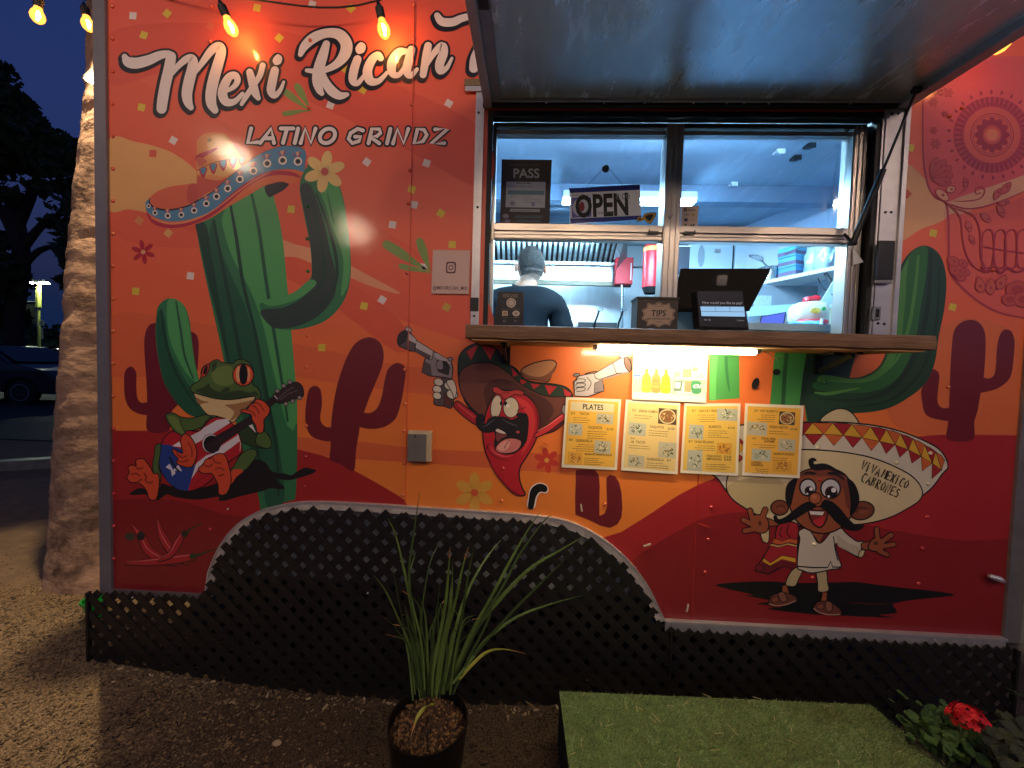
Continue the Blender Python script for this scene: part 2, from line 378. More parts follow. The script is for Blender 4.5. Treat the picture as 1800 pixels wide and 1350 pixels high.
# ---- palm trunk
def palm():
    t = root('palm_tree', 'thick ringed palm trunk rising beside the left end of the food trailer', 'palm tree', (-2.45, .68, 0))
    v = []; f = []; r = random.Random(3)
    base = Vector((-2.44, .68, 0)); N = 80; H = 300
    LE = sorted((at(a, b, .68).z, at(a, b, .68).x) for a, b in ((66, 1040), (80, 930), (88, 800), (94, 660), (106, 500), (118, 400), (129, 280), (139, 140), (141, 0)))
    def left(z):
        z = max(z, LE[0][0]+.001)
        for (z0, x0), (z1, x1) in zip(LE, LE[1:]):
            if z <= z1: return x0+(x1-x0)*(z-z0)/(z1-z0)
        return LE[-1][1]+(z-LE[-1][0])*.03
    scars = [(r.random()*2*pi, r.uniform(.3, 4.4), r.uniform(.08, .5), r.uniform(.006, .020), r.choice((.014, .02, .05))) for _ in range(150)]
    for j in range(H+1):
        z = -0.05 + 5.4*(j/H)
        rad = .262 - .022*z if z > .35 else .262 + .05*(1-(z/.35))**1.5 - .022*z
        rad = max(rad, .15); th_s = math.atan(-left(z)/(base.y-CAM.y)); th_c = th_s
        for _ in range(8): th_c = th_s - math.asin(rad*cos(th_c)/(base.y-CAM.y))
        cx = -(base.y-CAM.y)*math.tan(th_c); cy = base.y + .01*z
        for k in range(N):
            a = 2*pi*k/N
            q = rad + .0022*sin(z*38+sin(a*2+z)*2.1+sin(z*7)*2) + .004*sin(a*5+z*3) + .003*sin(a*3-z*5) + r.uniform(-.002, .002)
            for (sa, sz, sw, sd, sh_) in scars:
                if abs(z-sz) > .12: continue
                da = (a-sa+pi) % (2*pi) - pi
                if abs(da) < sw and abs(z-sz-.05*da) < sh_: q -= sd*cos(da/sw*pi/2)*(1-abs(z-sz-.05*da)/sh_)
            v.append((cx+q*cos(a), cy+q*sin(a), z))
    for j in range(H):
        for k in range(N): f.append((j*N+k, j*N+(k+1) % N, (j+1)*N+(k+1) % N, (j+1)*N+k))
    me = bpy.data.meshes.new('trunk'); me.from_pydata(v, [], f)
    m = mat('palm_bark', '#9a7c66', .9, var=.3, vscale=11, bump=.55, bscale=20, brushed=(1, 1, 1.7))
    nt = m.node_tree; p = nt.nodes['Principled BSDF']; old = p.inputs['Base Color'].links[0].from_socket
    tc = nt.nodes.new('ShaderNodeTexCoord'); n = nt.nodes.new('ShaderNodeTexNoise'); n.inputs['Scale'].default_value = 3.2; n.inputs['Detail'].default_value = 9; n.inputs['Roughness'].default_value = .72
    mp = nt.nodes.new('ShaderNodeMapping'); mp.inputs['Scale'].default_value = (1, 1, .8); nt.links.new(tc.outputs['Object'], mp.inputs[0]); nt.links.new(mp.outputs[0], n.inputs['Vector'])
    rr = nt.nodes.new('ShaderNodeValToRGB'); rr.color_ramp.elements[0].position = .33; rr.color_ramp.elements[1].position = .50
    rr.color_ramp.elements[0].color = (.16, .12, .10, 1); rr.color_ramp.elements[1].color = (1, 1, 1, 1); nt.links.new(n.outputs['Fac'], rr.inputs[0])
    mx = nt.nodes.new('ShaderNodeMixRGB'); mx.blend_type = 'MULTIPLY'; mx.inputs[0].default_value = 1
    nt.links.new(old, mx.inputs[1]); nt.links.new(rr.outputs[0], mx.inputs[2]); nt.links.new(mx.outputs[0], p.inputs['Base Color'])
    me.materials.append(m); me.polygons.foreach_set('use_smooth', [True]*len(f)); link('trunk', me, t)
palm()

# ---- dark trees across the road
M_leaf = mat('night_foliage', '#26351c', .8, var=.3, vscale=3); M_trunk = mat('dark_bark', '#2b2119', .9, bump=.4)
def leaf_cloud(blobs, n, size, seed):
    r = random.Random(seed); v = []; f = []
    tot = sum(b[3]**2 for b in blobs)
    for (cx, cy, cz, rad) in blobs:
        for _ in range(int(n*rad*rad/tot)):
            while True:
                d = Vector((r.uniform(-1, 1), r.uniform(-1, 1), r.uniform(-1, 1)))
                if .2 < d.length < 1: break
            d *= rad*(.75+.35*r.random())
            c = Vector((cx+d.x*1.15, cy+d.y, cz+d.z*.8)); s = size*r.uniform(.5, 1.3)
            a = Vector((r.gauss(0, 1), r.gauss(0, 1), r.gauss(0, 1))).normalized(); b = a.orthogonal().normalized()
            k = len(v); v += [tuple(c-a*s), tuple(c+b*s*.5), tuple(c+a*s), tuple(c-b*s*.5)]; f.append((k, k+1, k+2, k+3))
    return v, f
def tree(label, base, tr_pts, blobs, n, size, seed):
    t = root('broadleaf_tree', label, 'tree', base)
    v, f = leaf_cloud(blobs, n, size, seed)
    me = bpy.data.meshes.new('crown'); me.from_pydata(v, [], f); me.materials.append(M_leaf); link('crown', me, t)
    mb = MB()
    for pts, rs in tr_pts: mb.tube(cat(pts, k=4), [rs[0]+(rs[1]-rs[0])*i/(len(pts)*4-4) for i in range(len(pts)*4-3)], 8)
    mb.build('trunk', M_trunk, t, True)
P = lambda px, py, Y: tuple(at(px, py, Y))
# big spreading tree, 10 m off: crown masses placed where the dusk sky is shut out
Y = 9.5
bl = []
for (px, py, r) in ((-60, 140, 1.1), (-5, 185, .75), (35, 225, .75), (75, 250, .6), (50, 270, .55), (5, 260, .8), (100, 285, .5), (130, 262, .4), (-100, 230, 1.6), (118, 330, .3), (18, 345, .28), (70, 330, .25), (92, 392, .25), (8, 420, .25), (5, 470, .4),
                    (-70, 480, 1.3), (150, 500, .5), (10, 560, .5), (175, 330, .55), (180, 450, .9), (-160, 200, 2.2), (-140, 470, 1.7), (240, 400, 1.6), (300, 560, 1.5)):
    p = at(px, py, Y+random.uniform(-.8, .8)); bl.append((p.x, p.y, p.z, r))
tb = at(28, 600, Y); tb.z = 0
tree('big dark spreading tree across the road with dusk sky showing through', tuple(tb),
     [([tuple(tb), P(25, 560, Y), P(38, 450, Y), P(20, 350, Y)], (.24, .16)), ([P(38, 440, Y), P(70, 400, Y), P(110, 370, Y), P(140, 300, Y)], (.12, .05)),
      ([P(36, 430, Y), P(10, 380, Y), P(-30, 330, Y)], (.2, .08)), ([P(30, 480, Y), P(70, 440, Y), P(120, 430, Y)], (.12, .04)), ([P(28, 400, Y), P(60, 330, Y), P(80, 250, Y)], (.16, .05))], bl, 26000, .16, 5)
Y2 = 24
bl = []
for px in range(-150, 330, 42):
    p = at(px, 600 + (px*17) % 23, Y2+random.uniform(-1, 1)); bl.append((p.x, p.y, 1.6, 2.2))
tb = at(120, 620, Y2); tb.z = 0
tree('low dark hedge of trees far behind the parked cars', tuple(tb), [([(tb.x, tb.y, 0), (tb.x+.1, tb.y, 1.5), (tb.x, tb.y, 3)], (.2, .1))], bl, 12000, .25, 8)

# ---- road, kerb, far lot
yk = atz(40, 850, 0)
road = MB(); road.box(-60, 30, 4.0, 26, -.05, .004+.012); struct(road.build('road', mat('asphalt', '#26262a', .75, var=.2, vscale=40, bump=.2)))
# wet strip of light concrete at the road's edge
k = MB(); a = atz(-60, 852, 0); b = atz(110, 815, 0)
k.bar((a.x-3, a.y-1.2, .05), (b.x+1.0, b.y+.45, .05), .14, .12); struct(k.build('kerb', mat('kerb_concrete', '#6d6d66', .45, var=.35, vscale=12)))

# ---- cars
def car(label, cx, cy, head, L=4.4, Wd=1.8, Hh=1.55, paint='#060607'):
    t = root('parked_car', label, 'car', (cx, cy, 0)); ca, sa = cos(head), sin(head)
    def tr(mb):
        mb.v = [(cx + x*ca - y*sa, cy + x*sa + y*ca, z) for x, y, z in mb.v]; return mb
    MP = mat('dark_car_paint', paint, .35, var=0, coat=.3); MG = mat('car_glass', '#08090b', .15, var=0); MT = mat('tyre_rubber', '#0b0b0b', .8, var=.1); MR = mat('alloy_rim', '#9aa0a8', .3, metal=.9, var=0)
    prof = [(-2.2, .35), (-2.22, .75), (-2.05, .98), (-1.75, 1.02), (-1.15, 1.46), (-.6, Hh), (.45, Hh-.02), (1.05, 1.08), (1.95, .9), (2.2, .68), (2.22, .35)]
    prof = [(x*L/4.4, z) for x, z in prof]
    def outline():
        q = list(prof)
        for wx in (1.38, -1.38):
            arc = [(wx + .38*cos(th), .33+.38*sin(th)) for th in [pi*i/8 for i in range(9)] ]
            q += [(a, max(b, .3)) for a, b in arc]
        return q
    mb = MB(); mb.prism([outline()], -Wd/2, Wd/2)
    mb.v = [(x, y*(1-.16*max(0, (z-.95)/.6)), z) for x, y, z in mb.v]; tr(mb).build('body', MP, t, bevel=.03)
    for sgn in (-1, 1):
        for (a, b, c, d) in (((-1.02, 1.02), (-1.0, 1.38), (-.12, 1.44), (-.12, 1.02)), ((-.05, 1.02), (-.05, 1.44), (.42, 1.42), (.88, 1.04))):
            mb = MB(); mb.prism([[a, b, c, d]], -.006, .006)
            mb.v = [(x, sgn*(Wd/2*(1-.16*max(0, (z-.95)/.6))+.004)+y, z) for x, y, z in mb.v]; tr(mb).build('side_window', MG, t)
        for wx in (-1.38, 1.38):
            mb = MB(); mb.lathe((wx, sgn*(Wd/2-.1), .33), [(.2, -.1), (.31, -.1), (.335, -.06), (.335, .06), (.31, .1), (.2, .1)], 24, 'y'); w = tr(mb).build('wheel', MT, t, True)
            mb = MB(); mb.lathe((wx, sgn*(Wd/2-.1), .33), [(.05, -.07*sgn), (.05, .095*sgn)], 12, 'y')
            for i in range(8):
                th = i*pi/4; mb.bar((wx, sgn*(Wd/2-.01), .33), (wx+.2*cos(th), sgn*(Wd/2-.01), .33+.2*sin(th)), .03, .02, Vector((0, 1, 0)))
            mb.lathe((wx, sgn*(Wd/2-.01), .33), [(.195, -.02), (.215, -.02), (.215, .015), (.195, .015)], 24, 'y', False); tr(mb).build('rim', MR, w)
    mb = MB(); mb.box(2.12, 2.21, -.82, -.5, .66, .78); tr(mb).build('headlight', MR, t)
    mb = MB(); mb.box(2.12, 2.21, .5, .82, .66, .78); tr(mb).build('headlight', MR, t)
    mb = MB(); mb.box(-2.235, -2.15, -.85, -.55, .78, .92); tr(mb).build('tail_light', mat('tail_lens', '#7a0d0d', .2, var=0), t)
    mb = MB(); mb.prism([[(1.02, 1.12), (.5, 1.47), (.53, 1.49), (1.07, 1.12)]], -.66, .66); tr(mb).build('windscreen', MG, t)
c1 = at(5, 648, 8.0); car('dark parked car nearest the palm trunk with a spoked alloy wheel', c1.x-.9, 8.6, radians(8))
c2 = at(95, 640, 12.5); car('second dark car parked further back behind the palm trunk', c2.x+1.0, 13.0, radians(8))

# ---- street lamp with two heads and hanging banner
def street_lamp():
    Y = 15.0; b = at(69, 600, Y)
    t = root('street_lamp', 'pale twin headed street lamp with a square banner far behind the cars', 'street lamp', (b.x, b.y, 0))
    top = at(68, 500, Y); M = mat('painted_pole', '#b9c060', .5); mb = MB(); mb.tube([(b.x, b.y, 0), (b.x, b.y, top.z)], .05); mb.tube([(b.x, b.y, at(68, 540, Y).z), (b.x, b.y, top.z+.02)], .085); mb.build('pole', M, t, True)
    for s in (-1, 1):
        mb = MB(); mb.bar((b.x, b.y, top.z+.1), (b.x+s*.26, b.y, top.z+.16), .05, .04); mb.prism([[(b.x+s*.14, top.z+.08), (b.x+s*.46, top.z+.10), (b.x+s*.40, top.z+.2), (b.x+s*.16, top.z+.2)]], Y-.1, Y+.1); h = mb.build('lamp_head', mat('lamp_casing', '#3a3d40', .5), t)
        mb = MB(); mb.box(b.x+s*.3-.13, b.x+s*.3+.13, Y-.12, Y+.09, top.z+.05, top.z+.076); mb.build('lens', emat('street_lamp_light', (.85, 1, .75), 300), h)
    p0 = at(42, 531, Y); p1 = at(64, 570, Y); mb = MB(); mb.box(p0.x, p1.x, Y-.01, Y+.01, p1.z, p0.z); mb.build('banner', mat('banner_cloth', '#4a4f38', .8, var=.5, vscale=6), t)
    mb = MB(); mb.bar((p0.x-.1, Y, p0.z+.03), (b.x, Y, p0.z+.03), .04, .04); mb.build('banner_arm', mat('white_arm', '#d8d8cc', .5), t)
    q = at(75, 568, Y); mb = MB(); mb.box(q.x-.1, q.x+.1, Y-.05, Y-.03, q.z-.12, q.z+.12); mb.box(q.x-.02, q.x+.06, Y-.05, Y-.03, q.z-.7, q.z-.2); mb.build('sign_plate', mat('sign_white', '#c9cf9a', .6), t)
street_lamp()

# ---- green bucket at the trailer's end
def bucket():
    p = at(170, 1052, .22); c = Vector((p.x, .22, p.z)); t = root('bucket', 'bright green plastic bucket standing behind the left corner of the lattice', 'bucket', (c.x, c.y, 0))
    M = mat('green_plastic', '#0fa83c', .35, var=.05); mb = MB(); z0 = .02; h = c.z; R0 = .052
    mb.lathe((c.x, c.y, 0), [(R0*.7, z0), (R0, h), (R0*.96, h), (R0*.66, z0+.006), (.004, z0+.006)], 28, cap=False); mb.lathe((c.x, c.y, 0), [(R0*.7, z0), (.002, z0)], 28, cap=False); mb.build('shell', M, t, True)
    mb = MB(); mb.lathe((c.x, c.y, 0), [(R0, h-.008), (R0+.007, h-.008), (R0+.007, h+.002), (R0*.97, h+.002)], 28, cap=False); mb.build('rim', M, t, True)
bucket()
# ================================================================ FOOD TRAILER
M_alu = mat('mill_aluminium', '#c6c3c4', .36, metal=.55, var=.12, vscale=14, bump=.05)
M_alud = mat('dull_aluminium', '#8d8b8c', .42, metal=.6, var=.15, vscale=10, bump=.06)
M_bron = mat('bronze_frame', '#a8a29b', .3, metal=.8, var=.05, vscale=8)
M_rub = mat('black_rubber', '#0a0a0b', .55, var=.1)
M_steel = mat('stainless_steel', '#b9c2c8', .24, metal=1, var=.12, vscale=5, brushed=(1, 1, 12))
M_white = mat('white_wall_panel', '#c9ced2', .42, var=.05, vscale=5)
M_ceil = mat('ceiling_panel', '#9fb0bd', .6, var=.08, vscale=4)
M_black = mat('black_plastic', '#0c0c0d', .42, var=.12)
M_vinyl = print_mat('printed_vinyl')
M_paper = print_mat('printed_paper', .5, .5, .03, .03)
M_wood = mat('worn_plank', '#7d5d43', .6, var=.35, vscale=10, bump=.35, bscale=18, brushed=(1, 10, 14))
M_under = mat('raw_plank_underside', '#b58a5b', .7, var=.2, vscale=10, bump=.2, bscale=18, brushed=(1, 10, 10))

XL = at(196, 600).x; XR = at(1784, 800).x
T = root('food_trailer', 'orange and red painted food trailer with a serving window and cactus murals', 'food trailer', (0, 1.0, .1))
ZT = 2.98; YB = 2.12; FL = .36; CE = 2.46
ox0, ox1 = at(853, 400).x, at(1541, 400).x; oz1 = at(1200, 196).z; oz0 = 1.41
arch = [(365, 1042), (371, 1002), (388, 962), (415, 925), (450, 900), (492, 887), (545, 880), (640, 883), (750, 890), (860, 897), (945, 904), (1000, 914), (1050, 938), (1098, 976), (1135, 1022), (1156, 1062), (1167, 1088)]
A2 = [(at(*p).x, at(*p).z) for p in arch]
zbl = (at(200, 1037).z + at(358, 1040).z)/2; zbr = (at(1180, 1088).z + at(1760, 1117).z)/2
print('bottom z', zbl, zbr, 'XL,XR', XL, XR, 'oz', oz1)
A2[0] = (A2[0][0], zbl); A2[-1] = (A2[-1][0], zbr)
A2s = [A2[0]] + cat(A2[1:-1], k=4) + [A2[-1]]
wall = [(XL, ZT), (XL, zbl)] + A2s + [(XR, zbr), (XR, ZT)]
hole = [(ox0, oz0), (ox1, oz0), (ox1, oz1), (ox0, oz1)]
mb = MB(); mb.prism([wall, hole], 0, .035); mb.build('front_wall', mat('orange_body_panel', '#c8552f', .45, var=.03), T)
# edge posts
mb = MB(); mb.box(XL-.052, XL-.0005, -.012, .05, zbl-.02, ZT); mb.build('corner_post', mat('grey_corner_trim', '#77747c', .45, metal=.3, var=.08), T)
mb = MB(); mb.box(XR+.0005, XR+.06, -.012, .05, zbr-.02, ZT); mb.build('corner_post', M_alud, T)
mb = MB(); mb.box(XR+.0605, XR+.078, -.03, .05, zbr-.09, ZT); mb.build('edge_rail', M_alu, T)
# bottom rails and wheel arch trim
mb = MB(); mb.box(XL, A2[0][0], -.014, .0, zbl-.025, zbl+.0005); mb.build('bottom_rail', M_alud, T)
mb = MB(); mb.box(A2[-1][0], XR, -.018, .0, zbr-.042, zbr+.0005); mb.box(A2[-1][0], XR, -.026, -.0181, zbr-.006, zbr+.003); mb.build('bottom_rail', M_alu, T)
def ribbon(path, w, y0, y1, inward=1):
    out = []
    for i, p in enumerate(path):
        a = path[max(i-1, 0)]; b = path[min(i+1, len(path)-1)]; dx, dz = b[0]-a[0], b[1]-a[1]; L = sqrt(dx*dx+dz*dz)
        out.append((p[0]+dz/L*w*inward, p[1]-dx/L*w*inward))
    return path + out[::-1]
mb = MB(); mb.prism([ribbon(A2s, .034, 0, 0)], -.016, -.0002); mb.build('wheel_arch_trim', mat('weathered_aluminium', '#cfc6ba', .5, metal=.3, var=.22, vscale=18, bump=.15), T)
mb = MB(); mb.prism([ribbon([(x, z) for x, z in A2s], .006, 0, 0)], -.021, -.0161); mb.build('wheel_arch_lip', M_alu, T)
# shell
mb = MB(); mb.box(XL-.02, XL-.0006, .05, YB, zbl, ZT); mb.build('side_wall', M_alud, T)
mb = MB(); mb.box(XR+.0006, XR+.02, .05, .6, zbr, ZT); mb.build('side_wall', M_alud, T)
mb = MB(); mb.box(XL, XR, .04, YB, ZT-.03, ZT); mb.build('roof', M_alud, T)
mb = MB(); mb.box(XL, XR, .0355, YB, FL-.07, FL); mb.build('trailer_floor', mat('floor_plate', '#3c3f42', .5, var=.1), T)
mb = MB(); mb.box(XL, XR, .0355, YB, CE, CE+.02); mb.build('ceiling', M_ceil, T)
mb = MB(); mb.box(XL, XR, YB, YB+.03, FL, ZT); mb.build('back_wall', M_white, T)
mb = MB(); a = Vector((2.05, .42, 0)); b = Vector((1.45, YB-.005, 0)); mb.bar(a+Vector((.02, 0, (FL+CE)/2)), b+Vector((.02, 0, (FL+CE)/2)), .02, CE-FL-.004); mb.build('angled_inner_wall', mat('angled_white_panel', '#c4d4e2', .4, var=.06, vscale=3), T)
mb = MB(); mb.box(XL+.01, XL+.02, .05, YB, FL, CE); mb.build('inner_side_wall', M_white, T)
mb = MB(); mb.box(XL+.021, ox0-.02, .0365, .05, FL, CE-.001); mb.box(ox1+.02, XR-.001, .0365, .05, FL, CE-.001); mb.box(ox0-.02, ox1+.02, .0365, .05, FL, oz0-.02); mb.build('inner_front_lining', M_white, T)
mb = MB(); mb.box(XL, XR, .9, .98, CE-.10, CE-.001); mb.build('ceiling_beam', mat('beam_grey', '#6f8496', .6, var=.1), T)
for px, py, m_ in ((1367, 272, M_white), (1287, 328, M_white), (1180, 325, M_white), (1420, 262, M_rub), (1396, 283, M_rub)):
    q = atz(px, py, CE-.015); mb = MB(); mb.box(q.x-.02, q.x+.02, q.y-.03, q.y+.01, CE-.014, CE-.001); mb.box(q.x-.018, q.x+.018, q.y-.034, q.y-.0301, CE-.026, CE-.001); mb.build('ceiling_clip', m_, T, bevel=.003)
# axle, fender box and wheels behind the lattice
mb = MB(); mb.box(A2[1][0], A2[-2][0], .25, .9, .62, .70); mb.box(A2[1][0], A2[-2][0], .9, .92, .2, .62); mb.build('wheel_housing', mat('galvanised_sheet', '#6d675f', .6, metal=.3, var=.25), T)
gx0, gx1 = at(640, 930, .06).x, at(840, 930, .06).x
mb = MB(); mb.box(gx0, gx1, .055, .065, at(700, 990, .06).z, at(700, 896, .06).z); mb.build('mud_guard', mat('grey_mud_guard', '#c2b6aa', .6, var=.2), T)
for wx in (-.62, .12):
    mb = MB(); mb.lathe((wx, .42, .33), [(.17, -.09), (.3, -.1), (.33, -.06), (.33, .06), (.3, .1), (.17, .09)], 28, 'y', False); w = mb.build('wheel', mat('tyre_rubber', '#0b0b0b', .8, var=.1), T, True)
    mb = MB(); mb.lathe((wx, .42, .33), [(.03, -.06), (.1, -.05), (.17, -.088), (.172, .08)], 28, 'y'); mb.build('rim', mat('white_rim', '#8d8d88', .5), w, True)
mb = MB(); mb.box(XL+.05, XR-.05, .5, .56, FL-.17, FL-.071); mb.build('chassis_rail', M_black, T)

# ---- window opening
mb = MB(); mb.box(ox0, ox0+.02, -.002, .12, oz0+.001, oz1-.001); mb.build('jamb', M_rub, T)
mb = MB(); mb.box(ox0+.021, ox1-.001, -.002, .03, oz1-.022, oz1-.001); mb.build('head_gasket', M_rub, T)
X = lambda px, py=400, Y=.05: at(px, py, Y).x
Zc = lambda py, px=1200, Y=.05: at(px, py, Y).z
fl, fr = X(862), X(1508)
mb = MB(); zt0, zt1 = Zc(226), oz1-.024
mb.box(fl, fr, .035, .09, zt0, zt1); mb.box(fl, fr, .028, .0349, zt0+.012, zt0+.018); mb.box(fl, fr, .028, .0349, zt1-.02, zt1-.014); mb.build('window_header', mat('shade_dark_header', '#4a4038', .4, metal=.7, var=.1), T)  # header metal coloured darker than the frames for the shade under the hatch
def vframe(x0, x1, z0, z1, name, m=M_bron, y0=.03, y1=.09, ribs=3):
    mb = MB(); mb.box(x0, x1, y0, y1, z0, z1)
    for i in range(ribs):
        a = x0+(x1-x0)*(i+.5)/ribs; w = (x1-x0)*.11; mb.box(a-w, a+w, y0-.004, y0-.0002, z0+.001, z1-.001)
    return mb.build(name, m, T, bevel=.0012)
zb = oz0+.03
vframe(fl, X(869), zb, zt0-.0005, 'window_post', M_bron, .04, .09, 1)
vframe(X(1484), fr, zb, zt0-.0005, 'window_post')
mx0, mx1 = X(1162), X(1191)
vframe(mx0, mx1, zb, zt0-.0005, 'window_mullion', M_bron, .022)
def hrail(x0, x1, za, zb_, name, ribs, y0=.036):
    mb = MB(); mb.box(x0, x1, y0, y0+.035, za, zb_)
    for (u, v, d) in ribs:
        mb.box(x0+.001, x1-.001, y0-d, y0-.0002, za+(zb_-za)*u, za+(zb_-za)*v)
    return mb.build(name, M_bron, T, bevel=.0008)
for i, (x0, x1) in enumerate(((X(869)+.0005, mx0-.0005), (mx1+.0005, X(1484)-.0005))):
    hrail(x0, x1, Zc(427), Zc(399), 'meeting_rail', [(.05, .2, .006), (.3, .42, .004), (.52, .95, .009)])
    hrail(x0, x1, Zc(241), Zc(234), 'top_sash_rail', [(.2, .8, .003)])
    mb = MB(); mb.box(x0+.001, x1-.001, .060, .063, Zc(399)+.0005, Zc(241)-.0005); mb.build('window_pane', glass('window_glass'), T)
    mb = MB(); mb.box(x0+.001, x1-.001, .078, .081, Zc(233)+.0005, zt0-.0005); mb.build('window_pane', glass('window_glass'), T)
    xc = mx0 - .058 if i == 0 else mx1 + .02
    mb = MB(); mb.box(xc, xc+.04, .022, .0264, Zc(416), Zc(411)); mb.box(xc+(.0 if i == 0 else .036), xc+(.004 if i == 0 else .04), .018, .0219, Zc(417), Zc(409)); mb.build('sash_latch', M_black, T)
mb = MB(); p = at(1178, 382, .017); mb.tube([(p.x-.008, p.y, p.z+.004), (p.x-.001, p.y, p.z-.006), (p.x+.012, p.y, p.z+.014)], .0016, 6); mb.build('ink_mark', M_black, T)
# right hand jamb: channel, seal and a strip of reflecting metal
zA, zB = zb, oz1-.025
mb = MB(); mb.box(fr+.001, fr+.05, .07, .09, zA, zB); mb.build('jamb_seal', M_rub, T)
mb = MB(); mb.box(X(1513), X(1519), .045, .0695, zA, at(1500, 470, .05).z); mb.build('jamb_strip', M_alu, T)
mb = MB(); mb.box(ox1-.024, ox1-.008, -.001, .07, zA, zB); mb.build('jamb', M_rub, T)
mb = MB(); mb.box(ox1-.0075, ox1-.0005, -.006, .06, zA, zB); mb.build('jamb_strip', M_alu, T)
q0, q1 = at(1488, 428, .02), at(1512, 470, .02)
mb = MB(); mb.prism([[(at(1492, 440, .04).x, at(1492, 438, .04).z), (at(1511, 463, .04).x, at(1511, 463, .04).z), (at(1492, 468, .04).x, at(1492, 468, .04).z)]], .020, .0225); mb.build('corner_gusset', M_white, T)
mb = MB(); mb.box(X(1509), X(1516), .03, .04, Zc(385, 1510), Zc(280, 1510)); mb.build('jamb_strip', M_alu, T)

# ---- outer trim round the opening
lx0, lx1 = at(835, 300).x, at(848.5, 300).x
mb = MB(); mb.box(lx0, lx1, -.010, -.0001, oz0+.03, at(845, 165).z); mb.box(lx0-.001, lx0+.0035, -.014, -.0101, oz0+.03, at(845, 165).z-.001); mb.build('opening_trim', M_alu, T)
rx0, rx1 = ox1+.002, at(1587, 300).x
mb = MB(); mb.box(rx0, rx1, -.010, -.0001, oz0+.03, at(1570, 150).z); mb.box(rx1-.016, rx1+.001, -.018, -.0101, oz0+.03, at(1570, 150).z-.001); mb.build('opening_trim', M_alu, T)
mb = MB(); a = at(818, 145); b = at(853, 156); mb.box(a.x, ox0-.001, -.020, -.0101, b.z, a.z); mb.build('drip_cap', mat('drip_cap_brown', '#7d6a4c', .5, metal=.3), T)
mb = MB(); a = at(818, 156.5); b = at(853, 165); mb.box(a.x+.002, ox0-.001, -.018, -.0101, b.z, a.z); mb.build('drip_cap', M_alu, T)
sm = MB(); sm.lathe((0, 0, 0), [(.004, -.003), (.0052, -.001), (.0052, 0)], 10, 'y'); scr_me = None
def many(name, mb, m, pts, parent=T):
    o = mb.build(name, m, parent, True); me = o.data; o.location = pts[0]
    for p in pts[1:]: link(name, me, parent, p)
ps = [(at(px, py).x, -.0102, at(px, py).z) for px, py in ((842, 201), (840, 366), (834, 556), (1563, 203), (1574, 203), (1552, 375), (1562, 375), (1539, 577-8), (1550, 577-7))]
many('trim_screw', sm, M_black, ps)
# latch and catch plate on the right trim
p0, p1 = at(1537, 425, -.012), at(1562, 496, -.012)
mb = MB(); mb.box(p0.x+.004, p1.x, -.03, -.0185, p1.z+.006, p0.z); mb.box(p0.x, p0.x+.0035, -.034, -.0185, p1.z+.014, p0.z-.012); mb.build('hatch_latch', M_black, T, bevel=.003)
mb = MB(); mb.box(p0.x, p1.x, -.028, -.0185, p1.z-.008, p1.z+.0055); mb.build('latch_foot', M_alud, T, bevel=.002)
p0, p1 = at(1533, 539, -.012), at(1545, 563, -.012)
mb = MB(); mb.box(p0.x, p1.x, -.020, -.0102, p1.z, p0.z); c = mb.build('catch_plate', M_alud, T, bevel=.003)
mb = MB(); mb.box(p0.x+.008, p1.x-.008, -.0215, -.0201, p1.z+.01, p0.z-.01); mb.build('catch_slot', M_rub, c)
p0, p1 = at(827, 523, -.012), at(841, 547, -.012)
mb = MB(); mb.box(p0.x, p1.x, -.016, -.0102, p1.z, p0.z); mb.build('catch_plate', M_black, T, bevel=.002)

# ---- hatch, swung up and out over the counter
hz = oz1 + .004; dr = math.tan(radians(3.0)); HY = -1.02
hx0, hx1 = at(852, 190).x, at(1592, 180).x
def hp(y): return hz + .028 + y*dr
def slab(mb, x0, x1, y0, y1, d0, d1):
    vs = [(x, y, hp(y)+d) for x in (x0, x1) for y in (y0, y1) for d in (d0, d1)]
    mb.add(vs, [(0, 1, 3, 2), (4, 6, 7, 5), (0, 4, 5, 1), (2, 3, 7, 6), (0, 2, 6, 4), (1, 5, 7, 3)])
mb = MB(); slab(mb, hx0+.03, hx1-.03, HY+.03, -.004, 0, .03)
M_hat = mat('hatch_white_enamel', '#cfdde6', .26, metal=.4, var=.16, vscale=3.5, bump=.05, bscale=4, brushed=(4, 1, 1))
hatch = mb.build('serving_hatch', M_hat, T)
for nm, a in (('hatch_rim', (hx0, hx0+.03, HY, -.004)), ('hatch_rim', (hx1-.045, hx1, HY, -.004)), ('hatch_rim', (hx0+.0305, hx1-.0455, HY, HY+.03)), ('hatch_rim', (hx0+.0305, hx1-.0455, -.03, -.004))):
    mb = MB(); slab(mb, *a, -.026 if a[2] != -.03 else -.012, .034); mb.build(nm, mat('pale_hatch_rim', '#b4b6c0', .4, metal=.25, var=.08), hatch, bevel=.002)
mb = MB(); slab(mb, hx0+.031, hx0+.066, HY+.04, -.035, -.012, -.0005); mb.build('hatch_channel', mat('grey_channel', '#8f8f9c', .5, var=.1), hatch)
a = at(873, 15, -.45); mb = MB(); slab(mb, hx0+.034, hx0+.062, -.50, -.45, -.017, -.0122); mb.build('channel_slot', M_rub, hatch)
mb = MB(); mb.tube([(hx0-.005, -.012, hz+.012), (hx1+.005, -.012, hz+.012)], .011, 10); mb.build('hatch_hinge', M_rub, T, True)
mb = MB(); mb.lathe((0, 0, 0), [(.0055, 0), (.004, -.004), (.001, -.0055)], 8); pts = []
for px in (1215, 1272, 1302, 1345, 1486, 960, 1060, 1130):
    x = at(px, 188).x; pts.append((x, -.024, hp(-.024)-.0125))
many('hatch_rivet', mb, M_alu, pts, hatch)
